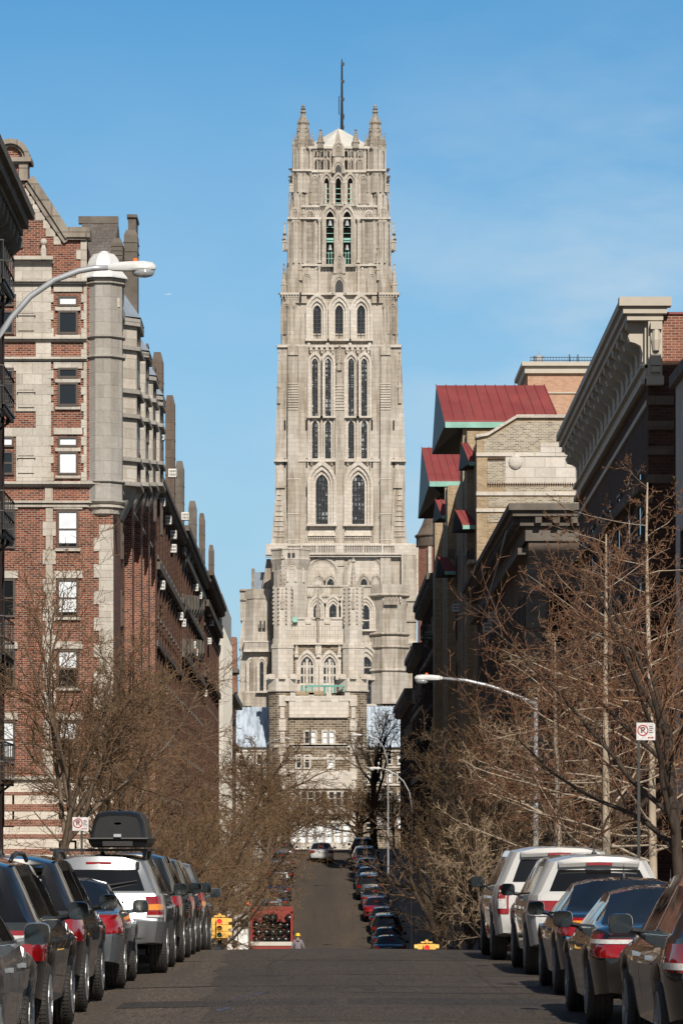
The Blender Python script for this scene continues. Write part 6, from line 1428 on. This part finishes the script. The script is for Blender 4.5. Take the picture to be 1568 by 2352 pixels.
tree('budding_tree','low twiggy budding tree between the white cars and the right traffic signal',V(BUSH,bud=.6),99,(fx(1150,84),84,rz(84)),4.6,.07,(-.15,0,1),G2,mats=('bark','twig_p','bud_g'),trunk_frac=.8)
tree('leaning_tree','thick dark trunk leaning left over the street above the right traffic signal',V(SPREAD,num=[6,7,6,4,1],rmin=.009,bud=.5),103,(fx(1098,122),122,rz(122)),7.0,.22,(-.42,0,1),G2,mats=('bark_d','twig','bud_g'),trunk_frac=.85)
tree('old_tree','tall dark crooked bare tree standing before the church right of the gate tower',V(OLD),111,(fx(858,296),296,rz(296)),14.5,.34,(-.02,0,1),G3,mats=('bark_d','bark_d','bud'),trunk_frac=.62)
c=copy_tree(t0); D=262; c.location=(fx(905,D),D,rz(D)); c.scale=(.6,.6,.75); c.rotation_euler.z=.4; c['label']='bare tree on the right of the far hill under the shaded houses'


DENSE=V(SPREAD,num=[10,10,9,6,1],ang=[66,44,45,48],rmin=.02,bud=.5,budsize=.03,first=[.5,.2,.12,.1])
tree('street_tree','dense low bare tree arching over the street from the left in front of the entrance',DENSE,131,(fx(662,280),280,rz(280)),8.0,.2,(.04,0,1),G3,mats=('bark','twig','bud_g'),TL=2.6)
tree('street_tree','dense low bare tree meeting the arch of twigs from the right of the driving car',V(DENSE,num=[9,9,8,6,1]),137,(fx(822,286),286,rz(286)),7.6,.2,(-.08,0,1),G3,mats=('bark','twig','bud_g'),TL=2.6)
c=copy_tree(t0); D=240; c.location=(fx(610,D),D,rz(D)); c.scale=(.95,.95,.7); c.rotation_euler.z=4.6; c['label']='low wide bare tree over the left far row of parked cars'
c=copy_tree(t0); D=137; c.location=(fx(335,D),D,rz(D)); c.scale=(.95,.95,1.05); c.rotation_euler.z=.2; c['label']='bare tree against the brick side of the corner house, behind the roof box car'
c=copy_tree(t0); D=178; c.location=(fx(455,D),D,rz(D)); c.scale=(1.05,1.05,1.25); c.rotation_euler.z=1.9; c['label']='tall thin-twigged bare tree before the shaded left row of houses'
# ================================================================ street lamps, signs, signals, people, truck, aircraft
def cobra(mb_house,mb_bowl,mb_cell,p,s,L,bowl=True):
    "cobra-head lamp: p = arm end, s=+1 head points to +x, L length"
    x,y,z=p; X=lambda t: x+s*L*t
    w=L*.17
    sec=[(0,.045,.06,.035),(.12,.09,.10,.06),(.42,.14,.125,.07),(.75,.165,.13,.06),(.93,.13,.11,.05),(1.0,.05,.05,.03)]
    mb_house.loft([[(X(t),y-hw*L,z-lo*L*.4),(X(t),y-hw*L*.95,z+hi*L*.55),(X(t),y-hw*L*.5,z+hi*L),(X(t),y+hw*L*.5,z+hi*L),(X(t),y+hw*L*.95,z+hi*L*.55),(X(t),y+hw*L,z-lo*L*.4),(X(t),y+hw*L*.8,z-lo*L),(X(t),y-hw*L*.8,z-lo*L)] for t,hw,hi,lo in sec])
    if bowl: mb_bowl.loft([[(X(.74)+s*L*.24*r*cos(a),y+L*.14*r*sin(a),z-.04*L-dz*L) for a in [i*pi/7 for i in range(14)]] for r,dz in ((1,0),(.95,.09),(.75,.14),(.3,.165))])
    mb_cell.lathe([(L*.055,0),(L*.055,L*.075),(L*.045,L*.085)],X(.57),y,10,z0=z+.11*L)
def lamp(label,base,arm,head_s,L,pr=.085,group='street lamps with cobra heads'):
    x,y,z=base; o=thing('street_lamp',label,'street lamp',base,group)
    q=MB(); top=arm[0][2]+.15; q.tube([(x,y,z),(x,y,z+2.5),(x,y,top)],[pr,pr*.85,pr*.6],8); q.lathe([(pr*1.6,0),(pr*1.5,.6),(pr*1.05,.7)],x,y,8,z0=z); q.build('pole',M['galv'],o,smooth=2)
    q=MB(); q.tube(arm,[pr*.62]+[pr*.5]*(len(arm)-2)+[pr*.42],8); q.build('arm',M['galv'],o,smooth=True)
    h,b,c=MB(),MB(),MB(); cobra(h,b,c,arm[-1],head_s,L); hh=h.build('lamp_head',M['lampw'],o,smooth=2); b.build('lamp_bowl',M['bulb'],hh,smooth=True); c.build('photocell',M['orange'],hh)
    return o
D=57.; A=[(-36,D,900)]; px=fx(-38,D)
arm=[(px,D,fz(930,D)),(fx(-20,D),D,fz(812,D)),(fx(0,D),D,fz(769,D)),(fx(28,D),D,fz(729,D)),(fx(70,D),D,fz(681,D)),(fx(126,D),D,fz(643,D)),(fx(182,D),D,fz(622,D)),(fx(215,D),D,fz(616,D)),(fx(249,D),D,fz(615,D))]
lamp('large street lamp with grey curved arm crossing the corner house at upper left',(px,D,rz(D)),arm,1,fx(356,D)-fx(247,D),.10)
D=84.; px=fx(1229.5,D)
lamp('silver street lamp with arm reaching left in front of the dark right row',(px,D,rz(D)),[(px,D,fz(1617,D)),(fx(1190,D),D,fz(1600,D)),(fx(1130,D),D,fz(1577,D)),(fx(1070,D),D,fz(1563,D)),(fx(1015,D),D,fz(1558,D))],-1,fx(1016,D)-fx(953,D))
D=226.; px=fx(891,D)
lamp('far street lamp with high arched arm before the gate tower on the right',(px,D,rz(D)),[(px,D,fz(1780,D)),(fx(889,D),D,fz(1745,D)),(fx(880,D),D,fz(1716,D)),(fx(866,D),D,fz(1698,D)),(fx(846,D),D,fz(1689,D)),(fx(830,D),D,fz(1688,D))],-1,.62,.075)
D=190.; px=fx(946,D)
lamp('nearer arched street lamp right of the crooked dark tree',(px,D,rz(D)),[(px,D,fz(1860,D)),(fx(940,D),D,fz(1820,D)),(fx(926,D),D,fz(1794,D)),(fx(908,D),D,fz(1778,D)),(fx(888,D),D,fz(1768,D)),(fx(874,D),D,fz(1765,D))],-1,.64,.075)
D=272.; px=fx(597.5,D)
lamp('far left street lamp with short arm and pale head over the arch of twigs',(px,D,rz(D)),[(px,D,fz(1826,D)),(fx(600,D),D,fz(1825,D)),(fx(603,D),D,fz(1824,D))],1,.75,.085)
D=304.; px=fx(600,D)
lamp('farthest left street lamp, arm reaching right against the gate tower',(px,D,rz(D)),[(px,D,fz(1745,D)),(fx(603,D),D,fz(1725,D)),(fx(614,D),D,fz(1708,D)),(fx(632,D),D,fz(1699,D)),(fx(648,D),D,fz(1696,D))],1,.72,.08)
# no-parking signs
def textmesh(txt,size,extr=.004):
    cu=bpy.data.curves.new('letter','FONT'); cu.body=txt; cu.size=size; cu.extrude=extr; cu.align_x='CENTER'; cu.align_y='CENTER'; cu.offset=size*.02
    o=bpy.data.objects.new('letter',cu); C.objects.link(o); dg=bpy.context.evaluated_depsgraph_get(); me=bpy.data.meshes.new_from_object(o.evaluated_get(dg)); bpy.data.objects.remove(o); return me
M['signwhite']=plain('sign_white_enamel',(.56,.53,.51),.5,0,.3,14); M['signred']=plain('sign_dark_red',(.34,.02,.03),.45,0,.12,9); M['signblack']=plain('sign_black_letter',(.05,.025,.025),.5,0,.1,9); M['postgreen']=plain('dark_post',(.03,.03,.025),.6,0,.2,9)
def parking_sign(label,x0,x1,y0,y1,D,two=True,flip=1,pole_x=None,wear=True):
    cx=fx((x0+x1)/2,D); X0,X1,Z0,Z1=fx(x0,D),fx(x1,D),fz(y1,D),fz(y0,D); w_,h_=X1-X0,Z1-Z0
    o=thing('no_parking_sign',label,'sign',(cx,D,rz(D)),'no parking signs')
    pxx=cx+(pole_x or 0); q=MB(); q.box(pxx-.02,pxx+.02,D+.004,D+.04,rz(D),Z0+h_*.9); q.build('post',M['postgreen'],o)
    q=MB(); c=.08*w_; pts=[(X0,Z0),(X1,Z0),(X1,Z1-c),(X1-c,Z1),(X0,Z1)]; q.xz(pts,D-.004,D); p=q.build('panel',M['signwhite'],o)
    rx=X0+w_*.34; rzc=Z0+h_*.56; R=min(w_*.30,h_*.40); q=MB()
    an=[i*2*pi/28 for i in range(28)]; q.band([(rx+R*.8*cos(a),rzc+R*.8*sin(a)) for a in an],[(rx+R*cos(a),rzc+R*sin(a)) for a in an],D-.008,D-.0045,closed=True)
    q.xz([(rx+R*.86*cos(a),rzc+R*.86*sin(a)) for a in (radians(132),radians(140),radians(-48),radians(-40))],D-.011,D-.0085) 
    zz=Z0+h_*.14; xa,xb=X0+w_*.58,X0+w_*.93; q.box(xa+.02,xb-.02,D-.008,D-.0045,zz-h_*.022,zz+h_*.022)
    q.xz([(xa,zz),(xa+w_*.09,zz-h_*.055),(xa+w_*.09,zz+h_*.055)],D-.008,D-.0045)
    q.xz([(xb,zz),(xb-w_*.09,zz+h_*.055),(xb-w_*.09,zz-h_*.055)],D-.008,D-.0045); q.build('symbol',M['signred'],p)
    me=textmesh('P',R*1.5,.002); me.materials.append(M['signblack']); l=bpy.data.objects.new('letter',me); C.objects.link(l); l.parent=p; l.location=Vector((rx,D-.0062,rzc))-WORLD(p); l.rotation_euler.x=pi/2
    q=MB(); r=random.Random(3)
    for k in range(4): q.box(X0+w_*.68,X0+w_*(.9-.05*(k%2)),D-.008,D-.0045,Z0+h_*(.42+.11*k),Z0+h_*(.47+.11*k))
    q.build('small_print',M['trim'],p)
    return o
parking_sign('square no-parking sign with red circle beside the forked bare tree on the left',167,204,1877,1908,63.,pole_x=.02)
parking_sign('no-parking sign with red circle high on a dark post among the right-hand twigs',1460.5,1503.5,1660,1700,50.,pole_x=-.1)
parking_sign('small far no-parking sign above the left yellow traffic signal',526,545,2023,2046,176.)
# yellow traffic signals (heads on a common bracket, each facing another way)
def head(f,cx,cy,z0,ang,lit,W=.19,H=.62):
    q=MB(); c,sn=cos(ang),sin(ang); tr=lambda u,v,z:(cx+u*c-v*sn,cy+u*sn+v*c,z)     # v<0 is the facing side
    def bx(B,u0,u1,v0,v1,za,zb): B.add([tr(u,v,z) for z in (za,zb) for u,v in ((u0,v0),(u1,v0),(u1,v1),(u0,v1))],[(0,3,2,1),(4,5,6,7),(0,1,5,4),(1,2,6,5),(2,3,7,6),(3,0,4,7)])
    for k in range(3): bx(q,-W/2,W/2,-.10,.09,z0+k*H/3+.006,z0+(k+1)*H/3-.006)
    for k in range(3):
        zc=z0+(k+.5)*H/3; R=W*.42
        rings=[[tr(r*cos(a),v,zc+r*sin(a)) for a in [radians(-20+i*220/10) for i in range(11)]] for r,v in ((R*1.1,-.10),(R*1.08,-.20),(R*.98,-.20),(R*1.0,-.10))]; q.loft(rings,cap=False,closed=False)
    h=q.build('signal_head',M['yellow'],f)
    for k,mn in enumerate(('signalgreen','signalamber','redlens')):
        zc=z0+(k+.5)*H/3; R=W*.40; b=MB(); b.loft([[tr(r*cos(a),v,zc+r*sin(a)) for a in [i*2*pi/14 for i in range(14)]] for r,v in ((R,-.101),(R,-.106),(R*.6,-.118),(R*.1,-.122))]); b.build('lens',M['signalred'] if (mn=='redlens' and lit) else M[mn],h,smooth=True)
def signal(label,x,ytop,D,heads):
    X=fx(x,D); zt=fz(ytop,D); o=thing('traffic_signal',label,'traffic light',(X,D+.3,rz(D)),'yellow traffic signals')
    q=MB(); q.tube([(X,D+.32,rz(D)),(X,D+.32,zt-.02)],[.07,.055],8); q.build('post',M['ironbrown'],o)
    q=MB()
    for z in (zt-.03,zt-.72): 
        q.tube([(X-.17,D+.32,z),(X+.17,D+.32,z)],.028,6); q.tube([(X,D+.32,z),(X,D+.06,z)],.028,6); q.sphere((X,D+.32,z+.03),.06,8,6)
    q.build('bracket',M['yellow'],o)
    for dx,dy,an,lit in heads: head(o,X+dx,D+.32+dy,zt-.69,an,lit)
    return o
signal('yellow traffic signal cluster showing red behind twigs left of the refuse truck',504,2103,106.,[(0,-.2,0,True),(-.17,0,-pi/2,False),(.17,0,pi/2,False),(0,.2,pi,False)])
signal('yellow traffic signal just showing its red top over the crest at right',980,2163,104.,[(0,-.2,0,True),(-.17,0,-pi/2,False),(.17,0,pi/2,False)])
# red refuse truck seen from behind, loaded with black bags
D=195.; T=Px(D); gz=rz(D); tk=thing('refuse_truck','red open-backed truck full of black rubbish bags just over the crest','truck',(fx(623,D),D,gz))
xa,xb=T.X(575),T.X(672); zt=T.Z(2093); zf=T.Z(2172)
q=MB(); 
for x in (xa,xb-.12): q.box(x,x+.12,D,D+.12,zf-.1,zt)
q.box(xa,xb,D,D+.12,zt-.14,zt); q.box(xa,xa+.07,D+.12,D+4.2,zf,zt-.2); q.box(xb-.07,xb,D+.12,D+4.2,zf,zt-.2); q.box(xa,xb,D+4.2,D+4.3,zf,zt+.2)
for k in range(4): q.box(xa-.03,xa+.0,D+.6+k,D+.7+k,zf,zt-.1); q.box(xb,xb+.03,D+.6+k,D+.7+k,zf,zt-.1)
q.build('bed_frame',M['p_tan'],tk,bevel=.02)
q=MB(); q.box(xa+.08,xb-.08,D-.06,D-.0,zf-.62,zf-.02); q.build('tailgate',M['p_tan'],tk,bevel=.02); q=MB(); q.box(xa+.02,xb-.04,D-.1,D-.0,zf-.0,zf+.22); q.build('tail_board',M['concrete'],tk)
q=MB(); q.box(xa+.5,xb-.3,D-.35,D-.1,zf-.75,zf-.62); q.box(xa,xb,D+.1,D+4.2,zf-.2,zf); q.box(xa+.2,xa+.45,D-.1,D+6,zf-.5,zf-.25); q.box(xb-.45,xb-.2,D-.1,D+6,zf-.5,zf-.25); q.build('chassis',M['black'],tk)
q=MB(); q.tbox(xa+.1,xb-.1,D+4.4,D+6.2,zf-.4,xa+.2,xb-.2,D+4.5,D+5.8,zt-.1); q.build('cab',M['p_tan'],tk,bevel=.05)
for y in (D+1.2,D+5.2):
    for x in (xa+.15,xb-.4):
        q=MB(); q.loft([[(x+dx,y+r*cos(a),gz+.45+r*sin(a)) for a in [i*2*pi/18 for i in range(18)]] for r,dx in ((.3,0),(.45,.02),(.45,.24),(.3,.26))]); q.build('wheel',M['rubber'],tk)
for sx in (xa+.12,xb-.22): q=MB(); q.box(sx,sx+.1,D-.075,D-.06,zf-.5,zf-.38); q.build('taillight',M['redlens'],tk)
M['bag']=plain('black_plastic_bag',(.015,.014,.013),.28,0,.3,3)
r=random.Random(8); k=0
for row in range(4):
    for i in range(5):
        if row==3 and i in (0,3): continue
        x=xa+.33+i*.42+(row%2)*.12+r.uniform(-.05,.05); y=D+.45+row*.25+r.uniform(-.05,.1); z=zf+.30+row*.40; q=MB(); rr=.26+r.uniform(-.03,.04); n,m=12,8
        q.loft([[(x+rr*max(cos(t),.03)*cos(a)*(1+.13*sin(5*a+k)*cos(3*t)),y+rr*max(cos(t),.03)*sin(a)*(1+.1*sin(4*a+k)),z+rr*.95*sin(t)) for a in [j*2*pi/n for j in range(n)]] for t in [lerp(-pi/2,pi/2,j/m) for j in range(m+1)]]); q.lathe([(.03,rr*.9),(.06,rr*1.15),(.09,rr*1.3)],x,y,6,z0=z)
        o=q.build('rubbish_bag',M['bag'],None,smooth=True); tag(o,f"black rubbish bag in the {['bottom','second','third','top'][row]} layer of the red truck, {['far left','left of centre','at the centre','right of centre','far right'][i]}",'rubbish bag','rubbish bags in the red truck'); k+=1
# pale box trailer parked left of the truck
D=186.; T=Px(D); vn=thing('box_van','pale dirty white van left of the red refuse truck behind the yellow signal','van',(fx(545,D),D+2,rz(D)))
q=MB(); X0,X1=T.X(521),T.X(571); q.tbox(X0,X1,D,D+4.5,rz(D)+.45,X0+.06,X1-.06,D+.1,D+4.4,T.Z(2100)); q.tbox(X0+.1,X1-.1,D+4.5,D+5.8,rz(D)+.45,X0+.2,X1-.2,D+4.5,D+5.,T.Z(2125)); q.build('body',M['white'],vn,bevel=.06)
q=MB(); q.box((X0+X1)/2-.015,(X0+X1)/2+.015,D-.005,D+.1,rz(D)+.5,T.Z(2106)); q.box(X0-.0,X1,D-.12,D+.02,rz(D)+.35,rz(D)+.5); q.build('door_gap',M['trim'],vn)
for s_ in (.2,.8):
    x=lerp(X0,X1,s_); q=MB(); q.box(x-.22,x+.22,D-.0,D+.12,T.Z(2128),T.Z(2112)); q.build('rear_window',M['carglass'],vn)
    q=MB(); q.box(lerp(X0,X1,.04 if s_<.5 else .92),lerp(X0,X1,.08 if s_<.5 else .96),D-.01,D+.1,rz(D)+.7,rz(D)+1.); q.build('taillight',M['redlens'],vn)
for y in (D+.9,D+4.6):
    for x in (X0+.02,X1-.24): q=MB(); q.loft([[(x+dx,y+.33*cos(a),rz(D)+.33+.33*sin(a)) for a in [i*2*pi/16 for i in range(16)]] for dx in (0,.22)]); q.build('wheel',M['rubber'],vn)
# ---- people
def skin_body(name,verts,edges,radii,mat,parent,lv=2):
    me=bpy.data.meshes.new(name); me.from_pydata(verts,edges,[]); me.materials.append(mat); o=bpy.data.objects.new(name,me); C.objects.link(o); o.parent=parent
    sk=o.modifiers.new('skin','SKIN'); sk.use_smooth_shade=True; sd=o.modifiers.new('sub','SUBSURF'); sd.levels=lv; sd.render_levels=lv
    for i,rr in enumerate(radii): me.skin_vertices[0].data[i].radius=(rr,rr*.85) if not isinstance(rr,tuple) else rr
    for v in me.skin_vertices[0].data: v.use_root=False
    me.skin_vertices[0].data[0].use_root=True; return o
def person(label,loc,rot,jacket,trousers,hat=None,hair=None,vest=None,arms=.12):
    o=thing('person',label,'person',(0,0,0))
    body=[(0,0,.95),(0,0,1.12),(0,.01,1.30),(0,.01,1.44),(0,.0,1.52),(0,-.0,1.60),(0,-.01,1.70)]
    v=list(body); e=[(i,i+1) for i in range(6)]; rad=[(.17,.125),(.165,.12),(.19,.125),(.15,.10),(.062,.06),(.085,.095),(.07,.08)]
    def chain(pts,rs,root):
        k=len(v)
        for i,p in enumerate(pts): v.append(p); rad.append(rs[i]); e.append((root if i==0 else k+i-1,k+i))
        return len(v)-1
    for s in (-1,1):
        w_=chain([(s*.19,.01,1.41),(s*(.235+arms*.5),.03,1.14),(s*(.24+arms),-.05,.90),(s*(.24+arms),-.08,.81)],[.072,.056,.042,.04],3)
        for f,(dx,L) in enumerate(((-.03,.07),(-.01,.085),(.01,.08),(.03,.06))): chain([(s*(.24+arms)+dx*.5,-.09+dx*.6,.765),(s*(.24+arms)+dx*.4,-.10+dx,.765-L)],[.010,.008],w_)
        chain([(s*(.225+arms),-.12,.80),(s*(.22+arms),-.135,.755)],[.011,.009],w_)
        chain([(s*.095,0,.88),(s*.105,-.01,.50),(s*.11,.02,.10),(s*.115,-.09,.045),(s*.12,-.17,.035)],[.095,.068,.05,.045,.035],0)
    sk=skin_body('body',v,e,rad,M['skin'],o)
    # clothes: sleeves and jacket follow the body
    cv=[(0,0,.86),(0,0,1.0),(0,.01,1.2),(0,.01,1.34),(0,.01,1.46)]; ce=[(0,1),(1,2),(2,3),(3,4)]; cr=[(.195,.15),(.20,.15),(.205,.15),(.20,.14),(.10,.09)]
    for s in (-1,1):
        k=len(cv); cv+=[(s*.20,.01,1.41),(s*(.235+arms*.5),.03,1.14),(s*(.24+arms),-.05,.91)]; ce+=[(3,k),(k,k+1),(k+1,k+2)]; cr+=[.092,.075,.058]
    skin_body('jacket',cv,ce,cr,jacket,o)
    tv=[(0,0,.93),(0,0,.86)]; te=[(0,1)]; trd=[(.18,.135),(.17,.13)]
    for s in (-1,1):
        k=len(tv); tv+=[(s*.10,0,.78),(s*.105,-.01,.5),(s*.11,.02,.12)]; te+=[(1,k),(k,k+1),(k+1,k+2)]; trd+=[.11,.085,.07]
    skin_body('trousers',tv,te,trd,trousers,o)
    q=MB(); q.tbox(-.015,.015,-.135,-.09,1.60,-.01,.01,-.115,-.09,1.66); [q.sphere((s*.034,-.088,1.665),.013,8,5) for s in (-1,1)]; q.box(-.028,.028,-.108,-.09,1.563,1.573); [q.sphere((s*.088,.0,1.645),.028,8,5,sx=.45) for s in (-1,1)]; q.build('face',M['skin'],o,smooth=True)
    if hat:
        q=MB(); q.lathe([(.155,1.685),(.150,1.70),(.128,1.705),(.125,1.76),(.105,1.81),(.06,1.84),(.01,1.85)],0,0,18,squash=1.15); q.box(-.012,.012,-.13,.13,1.80,1.845); q.build('hard_hat',hat,o,smooth=2)
    if hair: q=MB(); q.sphere((0,.025,1.70),.108,12,8,sz=.98); q.sphere((0,.06,1.62),.085,10,6); q.build('hair',hair,o,smooth=True)
    if vest:
        q=MB(); q.loft([[(x*.225,y*.17,z) for x,y in [(cos(i*pi/8),sin(i*pi/8)) for i in range(16)]] for z in (1.0,1.2,1.36)],cap=False); [q.tbox(s*.08,s*.17,-.16,.16,1.35,s*.07,s*.14,-.13,.13,1.48) for s in (-1,1)]; q.build('safety_vest',vest,o)
    o.location=loc; o.rotation_euler.z=rot; return o
M['hoodie']=plain('grey_mauve_hoodie',(.20,.175,.20),.9,0,.12,8); M['denim']=plain('dark_trousers',(.05,.05,.06),.9,0,.1,8); M['hat']=plain('yellow_hard_hat',(.85,.52,.03),.35,0,.05,5); M['hairm']=plain('dark_hair',(.02,.014,.01),.5,0,.2,20); M['hivis']=plain('yellow_green_vest',(.55,.62,.05),.6,0,.1,5)
D=188.; p=person('person in a yellow hard hat and grey hooded jacket walking away beside the red truck',(fx(684,D),D,fz(2143,D)-1.84),pi,M['hoodie'],M['denim'],hat=M['hat'])
q=MB(); q.sphere((0,.10,1.46),.12,10,6,sx=1.1,sz=.8); lo=p.location.copy(); p.location=(0,0,0); q.build('hood',M['hoodie'],p,smooth=True); p.location=lo
D=118.; person('dark-haired person in a yellow safety vest half hidden behind the crest on the left',(fx(540,D),D,fz(2160,D)-1.80),pi*.8,M['denim'],M['denim'],hair=M['hairm'],vest=M['hivis'])
# orange cones on the far hill
for x,y0,y1,D,lb in ((490,2005,2032,243.,'upper orange cone among the twigs on the far left pavement'),(568.5,2052,2086,226.,'tall orange cone beside the parked cars on the far left kerb')):
    X=fx(x,D); z=rz(D)+.08; h=(y1-y0)*D/F; o=thing('traffic_cone',lb,'traffic cone',(X,D,z)); q=MB(); q.lathe([(.19,.03),(.16,.08),(.05,h),(.03,h+.01)],X,D,12,z0=z); q.build('cone',M['orange'],o,smooth=2); q=MB(); q.box(X-.24,X+.24,D-.24,D+.24,z-.0,z+.04); q.build('cone_base',M['orange'],o); q=MB(); q.lathe([(.118,h*.45),(.096,h*.62)],X,D,12,z0=z); q.build('reflective_band',M['white'],o)
# airliner far off in the sky
D=23000.; X,Z=fx(386,D),fz(676,D); ap=thing('airliner','tiny white airliner in the blue sky right of the left street lamp','aeroplane',(X,D,Z))
q=MB(); q.loft([[(X+t,D+r*cos(a),Z+r*sin(a)) for a in [i*pi/5 for i in range(10)]] for t,r in ((-17,.3),(-14,1.4),(-9,1.9),(9,1.9),(14,1.4),(17,.4))]); q.build('fuselage',M['white'],ap,smooth=True)
q=MB(); q.tbox(-3+X,3+X,D-17,D+17,Z-.6,-1+X,2+X,D-17,D+17,Z-.2); q.tbox(X+13,X+16.5,D-.3,D+.3,Z+1.2,X+15.5,X+17.5,D-.2,D+.2,Z+6.5); q.tbox(X+13.5,X+16.5,D-6,D+6,Z+.8,X+14.5,X+16.5,D-6,D+6,Z+1.1); q.build('wing',M['white'],ap)
